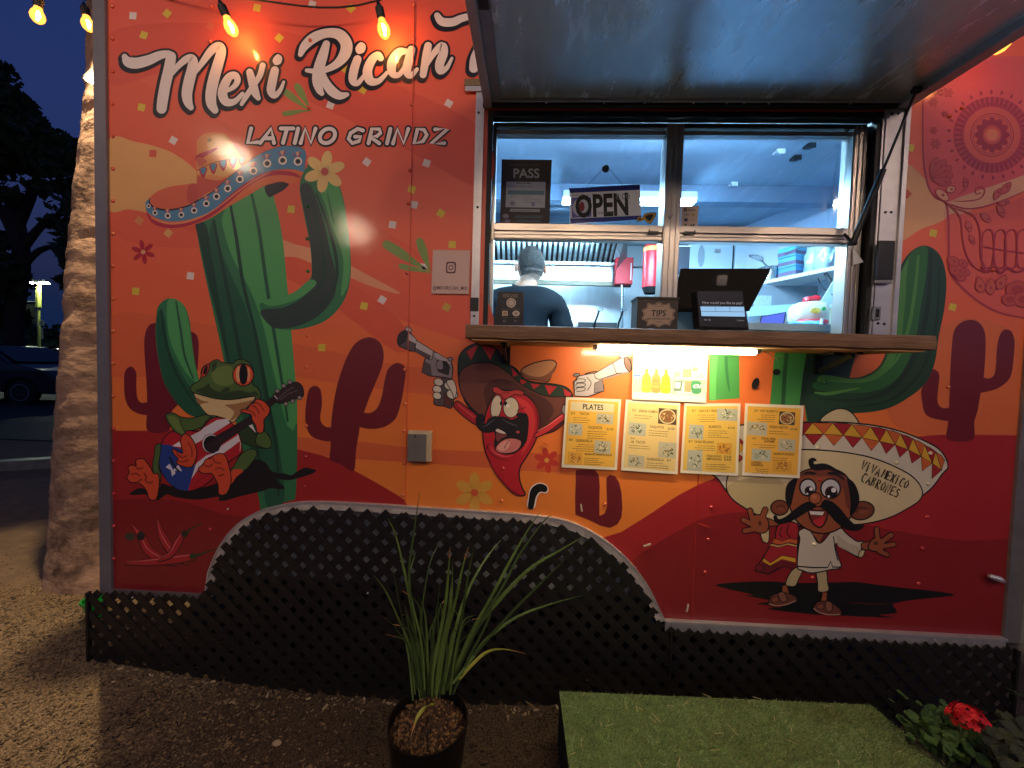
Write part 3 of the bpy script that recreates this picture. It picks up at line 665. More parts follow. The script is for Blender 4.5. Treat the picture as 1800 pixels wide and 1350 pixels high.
# gas strut
yy = -.05
for _ in range(400):
    p = at(1611, 158, yy)
    if p.z <= hp(yy)-.02: break
    yy -= .002
pt = at(1611, 158, yy); pb = at(1499, 427, -.012); pm = pb.lerp(pt, .50)
g = MB(); g.tube([pb, pm], .0105, 12); strut = g.build('gas_strut', M_black, T, True)
g = MB(); g.tube([pm, pt], .0046, 10); g.build('strut_rod', mat('strut_rod_black', '#15161a', .3, var=0), strut, True)
g = MB(); g.lathe(pt, [(.012, -.01), (.012, .01)], 10, 'x'); g.build('strut_ball', M_black, strut, True); g = MB(); g.lathe(pb, [(.011, -.01), (.011, .01)], 10, 'x'); g.tube([pb, at(1484, 412, .02)], .006, 8); g.build('strut_ball', M_black, strut, True)

# ---- serving shelf
sx0, sx1 = at(818, 585, -.28).x, at(1645, 600, -.28).x; sz1, sz0 = at(1200, 579, -.28).z, at(1200, 604, -.28).z
def plank():
    n = 60; v = []; f = []; r = random.Random(2)
    for i in range(n+1):
        x = sx0+(sx1-sx0)*i/n; w = .002*sin(i*.7)+r.uniform(-.001, .001)
        v += [(x, -.28+w, sz0+.003+w), (x, -.283+w, (sz0+sz1)/2), (x, -.28-w*.5, sz1-.002), (x, -.272, sz1), (x, -.0225, sz1), (x, -.0225, sz0), (x, -.272, sz0)]
    for i in range(n):
        for k in range(7): f.append((i*7+k, i*7+(k+1) % 7, (i+1)*7+(k+1) % 7, (i+1)*7+k))
    f += [tuple(range(7)), tuple(n*7+k for k in range(7))]
    m = MB(); m.add(v, f); return m
shelf = plank().build('serving_shelf', M_wood, T)
mb = MB(); mb.box(sx0+.02, sx1-.02, -.268, -.03, sz0-.006, sz0-.0005); mb.build('shelf_batten', M_under, shelf)
mb = MB(); mb.box(ox0+.001, ox1-.001, -.0220, .10, oz0+.0005, oz0+.028); mb.build('window_sill', M_wood, T)
for px, yb in ((890, 640), (1455, 658)):
    a = at(px, 600, -.05); mb = MB(); w = .011
    mb.box(a.x-w*1.4, a.x+w*1.4, -.012, -.006, at(px, yb, -.01).z, sz0-.007)
    mb.box(a.x-w, a.x+w, -.2, -.013, sz0-.014, sz0-.0065); zb2 = at(px, yb, -.01).z
    mb.bar((a.x, -.014, zb2+.01), (a.x, -.17, sz0-.016), .02, .008, Vector((1, 0, 0))); mb.build('shelf_bracket', M_black, T)
mb = MB(); a = at(1455, 619, -.12); b = at(1552, 612, -.12); mb.bar(a, b, .05, .022); mb.build('folded_bracket', M_black, T, bevel=.003)
# ---- rivets, all of them skinned over by the vinyl
rv = lambda: MB().lathe((0, 0, 0), [(.0078, 0), (.0072, -.003), (.0045, -.0058), (.0008, -.0068)], 12, 'y')
RC = {'coral': '#e0674c', 'orange': '#e67c48', 'red': '#c23c38', 'green': '#3f7a45', 'tan': '#d9ceb0'}
rmat = {k: mat('rivet_'+k, v, .22, var=.04, coat=1) for k, v in RC.items()}; rme = {}
def rivet(px, py, c):
    p = at(px, py)
    if c not in rme: o = rv().build('rivet', rmat[c], T, True); rme[c] = o.data; o.location = (p.x, -.0025, p.z)
    else: link('rivet', rme[c], T, (p.x, -.0025, p.z))
for px, py, c in ([(199+i*.15, 12+57*i, 'coral' if i < 7 else ('orange' if i < 13 else 'red')) for i in range(18)]
      + [(373, 12, 'coral'), (371, 74, 'coral'), (369, 246, 'tan'), (546, 72, 'coral'), (543, 190, 'coral'), (541, 363, 'green'), (541, 420, 'green'), (542, 477, 'green'), (541, 590, 'orange'), (540, 645, 'orange'), (539, 748, 'orange'), (538, 803, 'red'), (537, 855, 'red')]
      + [(728, 8, 'coral'), (727, 70, 'coral'), (724, 185, 'coral'), (721, 300, 'coral'), (718, 358, 'coral'), (716, 480, 'coral'), (712, 650, 'orange'), (712, 709, 'orange'), (711, 757, 'orange'), (711, 814, 'orange'), (709, 870, 'orange')]
      + [(545-174, 930, 'red'), (882, 880, 'orange'), (885, 823, 'red'), (1063, 886, 'orange'), (1250, 891, 'red'), (1244, 948, 'red'), (1239, 1005, 'red'), (1230, 663, 'green'), (1437, 786, 'tan'), (1440, 843, 'red'), (1430, 956, 'tan'), (1427, 1014, 'red'), (1449, 672, 'green')]
      + [(1629, 908, 'red'), (1620, 963, 'red'), (1613, 1025, 'red'), (1634, 796, 'tan'), (1575, 813, 'tan'), (1630, 850, 'tan'), (1668, 205, 'coral'), (1744, 475, 'coral'), (1690, 190, 'coral'), (1665, 680, 'orange')]):
    rivet(px, py, c)
# panel seams
for px, z0_, z1_ in ((720, at(712, 885).z, ZT), (1243, zbr, at(1243, 700).z), (640, at(640, 876).z, ZT)):
    x = at(px, 500).x; mb = MB(); mb.box(x-.0009, x+.0009, -.0058, -.0001, z0_, z1_); mb.build('panel_seam', rmat['coral'] if px != 1243 else rmat['red'], T) if px != 640 else None
# weatherproof outlet cover
p0, p1 = at(721, 755), at(760, 809)
mb = MB(); mb.box(p0.x, p1.x, -.030, -.006, p1.z, p0.z); oc = mb.build('outlet_cover', mat('cream_plastic', '#c9b593', .5), T, bevel=.002)
mb = MB(); mb.box(p0.x+.001, p1.x-.018, -.038, -.0305, p1.z+.001, p0.z-.012); fl_ = mb.build('flap', mat('grey_flap', '#6d6862', .5, var=.08), oc, bevel=.0015)
mb = MB(); mb.box(p0.x+.03, p0.x+.036, -.040, -.0382, p0.z-.024, p0.z-.016); mb.build('flap_catch', M_black, fl_)
# holes drilled through the skin under the shelf
for px, py, rx, ry, rot in ((1326, 674, 5.5, 10, 18), (1363, 654, 6.5, 5.5, 0), (1237, 1, .1, .1, 0)):
    if rx < 1: continue
    c = at(px, py); q = [(c.x+(rx*cos(t)*cos(radians(rot))+ry*sin(t)*sin(radians(rot)))/431, c.z+(-rx*cos(t)*sin(radians(rot))+ry*sin(t)*cos(radians(rot)))/431) for t in [2*pi*i/12 for i in range(12)]]
    mb = MB(); mb.prism([q], -.0078, -.0070); mb.build('bolt_hole', M_rub, T)
mb = MB(); a, b = at(1232, 681, -.007), at(1241, 684, -.007); mb.bar(a, b, .002, .004); mb.build('torn_vinyl', M_white, T)
for (x0, y0, x1, y1, m) in ((1229, 920, 1247, 927, 'red'), (1131, 960, 1144, 956, 'tan'), (955, 778, 963, 784, 'orange'), (1021, 886, 1023, 899, 'tan'), (1207, 1075, 1210, 1062, 'tan')):
    a, b = at(x0, y0, -.009), at(x1, y1, -.009); mb = MB(); mb.bar(a, b, .004, .006); mb.build('vinyl_tear', rmat[m], T)
mb = MB(); a = at(1738, 1012, -.02); b = at(1764, 1022, -.02); mb.tube([a, a.lerp(b, .5)+Vector((0, -.01, .003)), b], [.008, .012, .007], 10); mb.build('door_bolt', M_alu, T, True)

# ================================================================ LATTICE SKIRT
L = root('lattice_skirt', 'black plastic lattice skirt closing off the underside of the trailer', 'lattice', (0, -.04, 0))
M_lat = mat('black_lattice_plastic', '#1b1815', .5, var=.25, vscale=9)
reg = [(XL-.075, -.02), (XL-.075, zbl-.004)] + [(A2[0][0]-.0, zbl-.004)] + [(x, z) for x, z in ribbon(A2s, .029, 0, 0)[len(A2s):][::-1]][1:-1] + [(A2[-1][0], zbr-.03), (XR+.02, zbr-.03), (XR+.02, -.10), (-.9, -.10)]
def inside(x, z):
    c = False; n = len(reg)
    for i in range(n):
        x1, z1 = reg[i]; x2, z2 = reg[(i+1) % n]
        if (z1 > z) != (z2 > z) and x < (x2-x1)*(z-z1)/(z2-z1)+x1: c = not c
    return c
pitch = .0765; r = random.Random(5)
for sgn in (1, -1):
    yy0 = -.036 if sgn < 0 else -.030
    c = XL-1.4
    while c < XR+1.4:
        run = []; last = None; st = .006
        for i in range(-20, 240):
            z = i*st; x = c + sgn*z
            ins = inside(x, z)
            if ins and last is None: last = z
            if (not ins) and last is not None: run.append((last, z)); last = None
        for z0, z1 in run:
            if z1-z0 < .02: continue
            mb = MB(); e = r.uniform(-.004, .004)
            a = Vector((c+sgn*z0, yy0, z0)); b = Vector((c+sgn*(z1+e), yy0, z1+e)); mb.bar(a, b, .0055, .0305, Vector((-(b-a).z, 0, (b-a).x)))
            mb.build('slat', M_lat, L)
        c += pitch
for bx_, z0_, z1_ in ((XL-.078, -.02, zbl), (A2[-1][0]+.018, -.09, zbr-.03), (XR+.024, -.09, zbr-.03)):
    mb = MB(); mb.box(bx_-.005, bx_+.005, -.043, -.026, z0_, z1_); mb.build('edge_strip', M_lat, L)
sp = MB(); sp.lathe((0, 0, 0), [(.0045, 0), (.0035, -.004), (.0005, -.005)], 8, 'y')
many('skirt_screw', sp, mat('zinc_screw', '#c8c8c8', .35, metal=.6), [(at(px, py, -.042).x, -.0392, at(px, py, -.042).z) for px, py in ((646, 1043), (667, 902), (797, 905), (1117, 999), (1153, 1081), (1644, 1126), (1714, 1129), (232, 1051), (400, 883+12), (940, 918), (1037, 938), (500, 899))], L)
a = at(923, 1232, -.06); b = at(962, 1268, -.06)
mb = MB(); mb.prism([[(a.x, a.z), (a.x+.03, a.z-.015), (b.x, b.z), (b.x-.02, b.z+.01)]], -.062, -.058); tag(mb.build('bark_piece', mat('pale_bark', '#8d7556', .9, bump=.3)), 'pale splinter of bark leaning on the lattice left of the grass mat', 'bark')
a = at(585, 1252, -.06); b = at(655, 1256, -.06)
mb = MB(); mb.bar(a, b, .006, .004); tag(mb.build('paper_scrap', mat('pale_scrap', '#a39a8a', .8)), 'thin pale scrap lying at the foot of the lattice left of the pot', 'scrap')
# ================================================================ THE PAINTED WRAP
def ramp_wall():
    m = _mats['orange_body_panel']; nt = m.node_tree; p = nt.nodes['Principled BSDF']
    for l in list(p.inputs['Base Color'].links): nt.links.remove(l)
    tc = nt.nodes.new('ShaderNodeTexCoord'); sp = nt.nodes.new('ShaderNodeSeparateXYZ'); nt.links.new(tc.outputs['Object'], sp.inputs[0])
    mr = nt.nodes.new('ShaderNodeMapRange'); mr.inputs['From Min'].default_value = .3; mr.inputs['From Max'].default_value = 2.9; nt.links.new(sp.outputs['Z'], mr.inputs['Value'])
    r = nt.nodes.new('ShaderNodeValToRGB'); e = r.color_ramp.elements; nt.links.new(mr.outputs[0], r.inputs[0])
    cols = [(0, '#ee8a33'), (.19, '#ee8434'), (.36, '#ea7638'), (.5, '#e8683d'), (.66, '#e86544'), (1, '#e55f44')]
    e[0].position, e[0].color = cols[0][0], (*lin(cols[0][1]), 1); e[1].position, e[1].color = 1, (*lin(cols[-1][1]), 1)
    for q, c in cols[1:-1]: k = e.new(q); k.color = (*lin(c), 1)
    nt.links.new(r.outputs[0], p.inputs['Base Color'])
    p.inputs['Coat Weight'].default_value = .5; p.inputs['Coat Roughness'].default_value = .09
    n = nt.nodes.new('ShaderNodeTexNoise'); n.inputs['Scale'].default_value = 6; n.inputs['Detail'].default_value = 9; n.inputs['Roughness'].default_value = .7; nt.links.new(tc.outputs['Object'], n.inputs['Vector'])
    b = nt.nodes.new('ShaderNodeBump'); b.inputs['Strength'].default_value = .06; b.inputs['Distance'].default_value = .02; nt.links.new(n.outputs['Fac'], b.inputs['Height'])
    nt.links.new(b.outputs[0], p.inputs['Normal']); nt.links.new(b.outputs[0], p.inputs['Coat Normal'])
ramp_wall()
K = '#0d0a0b'
archr = arch[::-1]
# ---- desert: dunes, sun, sweeps of light
A = Art(0)
A.fill('#e2603f', [(190, 120), (260, 150), (420, 230), (560, 330), (700, 420), (850, 520), (850, 600), (700, 560), (540, 480), (400, 440), (190, 400)])
A.fill('#de5a38', [(190, 385), (300, 395), (400, 440), (560, 520), (700, 620), (700, 560), (540, 455), (380, 400)])
A.fill('#e0683a', [(190, 560), (280, 555), (500, 600), (690, 640), (850, 660), (850, 700), (640, 680), (400, 650), (190, 660)])
A.fill('#d96436', [(500, 770), (620, 775), (760, 790), (1000, 800), (1000, 830), (760, 815), (560, 800)])
A.fill('#dd5840', [(190, 60), (330, 40), (520, 60), (700, 150), (850, 230), (850, 330), (690, 250), (500, 160), (330, 120), (190, 150)])
A.fill('#e0a765', [(190, 247), (240, 250), (275, 258), (307, 271), (345, 300), (420, 380), (300, 385), (250, 372), (225, 368), (190, 364)])
A.fill('#e39a70', [(490, 421), (520, 430), (545, 436), (575, 450), (605, 461), (640, 480), (705, 516), (660, 506), (610, 486), (560, 470), (545, 462), (520, 452), (492, 449)], k=3)
A.fill('#dd6f3c', [(1700, 560), (1790, 600), (1800, 760), (1600, 760), (1560, 700), (1620, 600)])
A.poly('#a3201f', cat([(190, 757), (260, 757), (330, 755), (420, 765), (500, 784), (524, 790), (580, 805), (621, 826), (664, 850), (706, 875), (716, 888)], k=4) + [p for p in archr if p[0] < 716] + [(300, 1044), (190, 1044)])
A.poly('#8a181b', cat([(190, 880), (260, 876), (330, 884), (400, 905), (440, 908)], k=4) + [(415, 925), (388, 962), (371, 1002), (365, 1045), (190, 1044)])
A.poly('#a82227', cat([(1092, 935), (1140, 905), (1190, 872), (1232, 850), (1258, 838), (1300, 800), (1400, 780), (1560, 772), (1640, 765), (1700, 764), (1830, 766)], k=4) + [(1830, 1122), (1460, 1104), (1168, 1090), (1156, 1062), (1135, 1022), (1098, 976), (1060, 945)])
A.poly('#8c191d', cat([(1110, 985), (1180, 940), (1260, 905), (1400, 900), (1560, 930), (1700, 950), (1830, 940)], k=4) + [(1830, 1122), (1460, 1104), (1168, 1090), (1156, 1062), (1135, 1022)])
A.fill('#e0a878', [(1588, 288), (1602, 292), (1630, 320), (1660, 358), (1662, 384), (1620, 402), (1575, 418), (1575, 290)])
A.fill('#db9f80', [(1662, 384), (1664, 356), (1700, 340), (1760, 310), (1840, 262), (1840, 318), (1780, 345), (1720, 365)])
A.build('desert_print', M_vinyl, T)
# ---- dark cactus silhouettes
PU = '#6e1420'
def sil(): A.build('cactus_silhouette_print', M_vinyl, T); return Art(14)
A = Art(14); A.set(500, 560, 3.97)
A.fill(PU, [(320, 985), (322, 900), (325, 760), (335, 650), (360, 500), (400, 360), (450, 240), (510, 160), (600, 130), (670, 170), (693, 250), (680, 340), (640, 440), (590, 560), (555, 655), (545, 665), (530, 720), (520, 800), (500, 920), (484, 1062), (400, 1020)])
A.fill(PU, [(540, 658), (600, 658), (650, 620), (680, 540), (700, 430), (725, 350), (780, 310), (830, 325), (846, 370), (835, 470), (815, 580), (780, 690), (720, 745), (650, 767), (580, 768), (520, 750), (520, 700)])
A.fill(PU, [(345, 768), (290, 755), (258, 725), (250, 680), (262, 600), (258, 520), (240, 480), (205, 470), (172, 495), (156, 560), (146, 660), (150, 740), (180, 810), (240, 845), (330, 852)])
A = sil(); A.set(200, 500, 3.461)
A.fill(PU, [(207, 890), (205, 760), (200, 600), (187, 400), (190, 310), (215, 250), (260, 235), (330, 260), (480, 290), (515, 340), (515, 440), (500, 560), (420, 700), (350, 780), (335, 890)])
A.fill(PU, [(215, 720), (170, 720), (145, 690), (138, 620), (138, 540), (115, 503), (85, 508), (66, 545), (64, 620), (72, 700), (100, 755), (150, 785), (215, 790)])
A = sil(); A.set(900, 850, 3.857)
A.poly(PU, [(432, -90), (470, -95), (560, -95), (588, -60), (595, 20), (592, 120), (592, 215), (602, 217), (630, 200), (645, 150), (640, 20), (640, -40), (665, -60), (700, -50), (725, -10), (742, 60), (748, 160), (742, 230), (715, 275), (665, 300), (600, 285), (540, 255), (430, 210), (428, 100), (432, 0)])
A = sil(); A.set(1560, 540, 6.14)
A.fill(PU, [(650, 1430), (652, 1250), (665, 1000), (675, 700), (690, 450), (710, 280), (760, 190), (860, 140), (960, 150), (1030, 220), (1056, 330), (1055, 500), (1035, 770), (1000, 950), (970, 1120), (935, 1240), (915, 1430)])
A.fill(PU, [(1030, 770), (1090, 770), (1145, 735), (1165, 650), (1175, 480), (1195, 350), (1230, 265), (1280, 240), (1340, 270), (1370, 380), (1360, 540), (1340, 700), (1300, 790), (1200, 870), (1080, 910), (990, 910)])
A.fill(PU, [(665, 1095), (600, 1090), (555, 1060), (537, 1000), (545, 880), (558, 760), (545, 700), (500, 670), (455, 690), (420, 780), (362, 900), (375, 1040), (400, 1140), (460, 1190), (560, 1215), (665, 1218)])
A.build('cactus_silhouette_print', M_vinyl, T)
# ---- confetti, small flowers, leaf sprays
def conf(px, py, c, s=6, rot=20, q=1.): a = radians(rot); A = Art(20); A.poly(c, [(px+s*(u*cos(a)-v*sin(a)*q), py+s*(u*sin(a)+v*cos(a)*q)) for u, v in ((-1, -1), (1, -1), (1, 1), (-1, 1))]); A.build('confetti_print', M_vinyl, T)
YE, WH = '#d9bf3c', '#e3d3cf'
for i, (px, py, c, rot) in enumerate(((234, 28, WH, 5), (294, 24, YE, 40), (253, 62, YE, 20), (452, 14, YE, 10), (491, 67, YE, 40), (370, 46, '#dd6a45', 30), (549, 8, WH, 15), (617, 15, YE, 45), (789, 182, WH, 30), (249, 189, YE, 12), (305, 247, WH, 30), (269, 270, '#d4553d', 3), (512, 368, YE, 8),
        (335, 485, WH, 8), (239, 512, YE, 5), (566, 611, YE, 2), (728, 455-95, WH, 12), (724, 333, YE, 20), (750, 347-60, WH, 20), (640, 538, YE, 14), (672, 527, WH, 30), (645, 240+45, WH, 35), (795, 430, YE, 3), (245, 388, '#d98a52', 40), (296, 410, '#e0a765', 40), (638, 158, YE, 30), (605, 120, YE, 40), (581, 185, WH, 20),
        (1600, 260, YE, 15), (1594, 341, '#cf5a3f', 45), (1640, 410, YE, 12), (1674, 540, YE, 15), (1033, 609, '#e08a4a', 4), (775, 375, YE, 30), (690, 395, WH, 10), (745, 470, WH, 10), (785, 540, '#c9a23c', 30))): conf(px, py, c, 6.2 if i != 32 else 8, rot)
def flower(cx, cy, r, cp, cc, n=6, rot=0, w=.32, base=20):
    A = Art(base)
    for k in range(n):
        a = radians(rot)+2*pi*k/n; A.ell(cp, cx+r*.58*cos(a), cy+r*.58*sin(a), r*.45, r*w*.62, math.degrees(a), n=16); A.layer -= 1
    A.layer += 1; A.ell(cc, cx, cy, r*.19); A.build('flower_print', M_vinyl, T)
flower(252, 443, 21, '#b0202a', '#dba070', 6, 20); flower(571, 302, 36, '#e8c57c', '#c05048', 6, -80, .42, 60)
flower(834, 866, 35, '#dda241', '#d05a35', 6, -90, .42); flower(961, 809, 22, '#c93a2c', '#e0a04a', 6, 20, .4)
def leafs(pts):
    A = Art(20)
    for (x0, y0, x1, y1, w) in pts: A.line('#7f9a4c', [(x0, y0, w*.9), ((x0*.7+x1*.3), y0*.7+y1*.3, w), ((x0*.35+x1*.65), y0*.3+y1*.7-1, w*.55), (x1, y1, 1)])
    A.build('leaf_spray_print', M_vinyl, T)
leafs([(497, 158, 546, 195, 12), (523, 152, 545, 190, 13), (500, 200, 545, 195, 9)]); leafs([ (680, 430, 757, 478, 17), (738, 425, 757, 478, 15), (705, 468, 757, 480, 10)])
# ---- big left cactus
A = Art(30); A.set(240, 220, 4.5); G1, G2, G3, G4 = '#20573b', '#2f7548', '#4fa05a', '#183f2d'
f = lambda x, y: ((x-240)*4.5, (y-220)*4.5)
# trunk in photo pixels
A.set(0, 0, 1)
A.poly(G2, cat([(345, 395), (350, 430), (362, 490), (380, 570), (395, 640), (410, 720), (430, 800), (452, 862), (458, 898)], k=3) + [(480, 888), (518, 878)] + cat([(521, 860), (523, 780), (522, 720), (518, 650), (512, 590), (506, 520), (500, 460), (493, 400), (480, 350), (463, 325), (420, 330)], k=3))
A.fill(G3, [(392, 378), (395, 410), (410, 455), (440, 510), (462, 570), (478, 640), (492, 700), (504, 745), (514, 756), (522, 745), (522, 700), (514, 600), (505, 500), (497, 420), (485, 360), (470, 326), (420, 336)])
A.fill(G4, [(344, 393), (352, 430), (365, 490), (385, 570), (402, 650), (418, 720), (414, 650), (398, 560), (380, 480), (372, 440), (362, 395)])
A.fill(G1, [(374, 390), (385, 430), (405, 480), (432, 540), (455, 620), (472, 700), (490, 780), (500, 878), (470, 890), (462, 850), (440, 790), (420, 700), (402, 620), (388, 540), (376, 470), (368, 420)])
A.line(G4, [(376, 388, 5), (388, 450, 6), (402, 520, 7), (418, 600, 7), (432, 680, 6), (448, 770, 5), (470, 860, 3)])
A.line(G4, [(405, 358, 4), (416, 420, 6), (428, 500, 6), (450, 590, 6), (470, 700, 7), (486, 790, 6), (490, 870, 4)])
A.line(G1, [(442, 338, 4), (455, 400, 6), (466, 480, 6), (478, 560, 6), (494, 660, 5), (506, 740, 4)])
A.fill(G2, [(508, 752), (512, 800), (514, 870), (520, 870), (523, 790), (522, 745), (515, 757)])
# right arm
A.fill(G2, [(527, 330), (535, 300), (552, 287), (575, 290), (593, 318), (604, 350), (611, 395), (616, 440), (616, 490), (604, 530), (575, 562), (535, 577), (495, 579), (470, 568), (458, 545), (460, 532), (495, 524), (520, 514), (545, 490), (548, 470), (545, 430), (535, 380)])
A.fill('#2c3d38', [(528, 330), (545, 325), (560, 360), (572, 400), (580, 440), (590, 480), (588, 520), (560, 555), (520, 574), (485, 577), (465, 562), (460, 545), (500, 540), (535, 520), (548, 490), (547, 440), (538, 385)])
A.fill(G3, [(555, 300), (578, 300), (594, 322), (606, 365), (613, 410), (616, 460), (612, 500), (600, 520), (604, 470), (600, 440), (585, 400), (572, 360), (560, 330)])
A.line(G4, [(556, 340, 3), (578, 400, 5), (592, 460, 6), (588, 505, 5), (560, 540, 4), (520, 560, 2)]); A.line(G4, [(545, 345, 3), (560, 400, 5), (570, 460, 5), (566, 500, 4), (535, 530, 2)])
A.fill(G3, [(462, 530), (480, 524), (515, 515), (545, 492), (556, 500), (530, 522), (500, 534), (475, 538)])
A.line(G2, [(576, 340, 2), (583, 375, 4), (588, 395, 2)]); A.fill('#2f6a45', [(540, 290), (556, 286), (562, 300), (548, 300)], False)
# left arm
A.fill(G2, [(275, 560), (278, 540), (292, 526), (310, 526), (326, 540), (334, 565), (338, 600), (344, 640), (355, 680), (375, 728), (380, 735), (350, 733), (328, 726), (305, 700), (288, 670), (278, 625), (274, 590)])
A.fill(G3, [(296, 528), (312, 527), (326, 541), (333, 570), (338, 605), (343, 640), (350, 672), (336, 665), (318, 640), (300, 600), (294, 560)])
A.fill(G1, [(275, 565), (282, 545), (290, 560), (297, 610), (316, 650), (340, 690), (362, 722), (378, 736), (345, 733), (326, 724), (303, 698), (288, 668), (279, 625)])
A.line(G1, [(310, 530, 3), (318, 580, 4), (325, 625, 4), (340, 665, 3)]); A.line(G4, [(284, 545, 4), (292, 600, 5), (310, 655, 5), (345, 712, 3)])
A.build('tall_cactus_print', M_vinyl, T)
# ---- sombrero on the cactus
A = Art(56); A.set(240, 220, 4.5); OR, PK, BL = '#d9703c', '#b5203c', '#4c86a8'
A.fill('#120d1c', [(1015, 490), (1080, 462), (1150, 450), (1207, 462), (1170, 510), (1100, 550), (1045, 568)])
A.poly('#dd8a4a', [(478, 560), (475, 365), (478, 200)] + cat([(480, 130), (520, 80), (600, 60), (700, 70), (750, 120), (780, 180), (820, 240), (850, 300)], k=4) + [(830, 380), (700, 470), (600, 530)])
A.fill('#e0a468', [(560, 150), (600, 85), (690, 80), (740, 150), (760, 220), (640, 240), (590, 200)])
A.fill(PK, [(478, 240), (560, 205), (640, 180), (620, 205), (560, 240), (482, 285)]); A.fill('#c9604a', [(478, 260), (500, 330), (560, 290), (520, 260)])
A.fill('#dfa45e', [(482, 365), (600, 315), (720, 280), (820, 270), (850, 300), (800, 350), (740, 390), (680, 410), (600, 395), (520, 400)])
A.line('#2b2230', [(478, 362), (560, 318), (680, 280), (780, 265), (850, 280)], 5)
for x, y, s in ((530, 375, 1), (610, 345, 1), (688, 318, 1.05), (765, 300, 1), (835, 292, .8)):
    A.fill(PK, [(x-30*s, y-28*s), (x+30*s, y-38*s), (x+18*s, y+20*s), (x+2, y+44*s), (x-20*s, y+20*s)]); A.fill(BL, [(x-20*s, y-30*s), (x+20*s, y-36*s), (x+12*s, y+6*s), (x, y+16*s), (x-14*s, y+4*s)])
A.fill('#c9523e', [(486, 400), (540, 420), (640, 440), (720, 420), (640, 490), (560, 540), (490, 580), (480, 500)])
A.fill('#d8633f', [(478, 468), (380, 472), (260, 490), (160, 530), (100, 590), (120, 640), (220, 668), (320, 660), (420, 625), (490, 585)])
A.fill('#c24a3c', [(478, 470), (420, 480), (400, 540), (420, 620), (490, 588)])
brim_t = [(100, 585), (110, 625), (150, 655), (230, 672), (320, 665), (420, 635), (500, 590), (600, 530), (700, 440), (800, 360), (880, 300), (960, 240), (1060, 195), (1180, 165), (1280, 172), (1335, 200)]
brim_b = [(1345, 250), (1335, 300), (1325, 372), (1250, 352), (1150, 350), (1040, 370), (920, 430), (800, 520), (700, 610), (600, 680), (480, 730), (380, 755), (260, 762), (160, 735), (90, 690), (72, 640), (80, 600)]
A.poly(BL, cat(brim_t, k=4) + cat(brim_b, k=4))
out = [(75, 640), (90, 692), (160, 738), (260, 765), (380, 757), (480, 732), (600, 682), (700, 612), (800, 522), (920, 432), (1040, 372), (1150, 352), (1250, 354), (1325, 372)]
A.poly('#dd6f3e', cat(out, k=4) + cat([(1310, 400), (1270, 450), (1205, 462), (1150, 448), (1080, 458), (1000, 490), (880, 560), (740, 640), (600, 730), (470, 785), (340, 815), (240, 820), (150, 785), (95, 730), (75, 680)], k=4))
A.line(PK, [(85, 700, 10), (140, 765, 30), (240, 800, 30), (360, 795, 26), (480, 760, 28), (600, 700, 32), (720, 600, 40), (850, 490, 34), (980, 410, 36), (1100, 380, 36), (1220, 385, 34), (1290, 410, 18)])
A.line('#e2915a', [(120, 735, 6), (240, 775, 12), (380, 770, 12), (520, 725, 10), (660, 640, 8), (800, 530, 10), (930, 440, 8), (1060, 372, 6)])
A.line('#171020', [(105, 580, 5), (108, 622, 12), (150, 655, 14), (230, 672, 14), (320, 664, 13), (420, 635, 12), (500, 590, 10), (600, 530, 8), (700, 442, 6), (800, 360, 4), (880, 300, 4)])
A.line('#3a2f3a', [(860, 305, 3), (960, 240, 4), (1060, 195, 4), (1180, 165, 4), (1330, 190, 3)])
for x, y, s in ((98, 640, .6), (149, 695, .75), (250, 718, .85), (357, 711, .85), (459, 676, .9), (555, 622, .95), (636, 566, 1), (724, 503, 1.05), (820, 430, 1.1), (927, 364, 1.15), (1036, 305, 1.2), (1158, 281, 1.25), (1279, 289, 1.25)):
    if s > .7: A.line(PK, [(x-26*s-(x-600)*.01, y-44*s-8, 7), (x-4, y-16*s, 9), (x+20*s, y-52*s-8, 7)], smooth=False); A.fill('#dfa078', [(x-16*s, y-54*s-6), (x+10*s, y-58*s-6), (x-2, y-28*s)], False)
    A.ell('#e8dccb', x, y, 27*s); A.ell('#120d10', x, y, 16*s)
A.build('cactus_hat_print', M_vinyl, T)
# ---- right hand cactus
A = Art(30); A.set(1300, 540, 5); RG1, RG2, RG3 = '#2f6b33', '#1c4226', '#4c8c3c'
A.poly('#4a9a50', [(-90, 345), (-80, 330), (-60, 360), (-10, 380), (-8, 0), (-30, 150), (-100, 330)][:0] or [(-270, 820), (-265, 400), (-255, 300), (-8, 300), (-2, 600), (0, 800)])
A.fill('#5fb862', [(-262, 300), (-220, 310), (-190, 380), (-205, 600), (-210, 820), (-262, 820)], False); A.line('#2f7a48', [(-110, 320, 14), (-120, 450, 26), (-110, 600, 26), (-90, 740, 10)])
A.poly('#3f8a45', [(315, 330), (300, 480), (280, 700), (265, 860), (570, 860), (600, 1100), (900, 1000), (960, 620), (1020, 400), (1040, 330)])
A.poly('#1f3d2a', [(600, 330), (570, 500), (560, 640), (530, 850), (570, 860), (600, 1000), (720, 1000), (960, 640), (1010, 440), (1050, 330)])
A.line('#23562f', [(420, 330, 34), (395, 600, 36), (380, 860, 36)]); A.line('#17331f', [(620, 330, 40), (580, 600, 50), (545, 860, 40)])
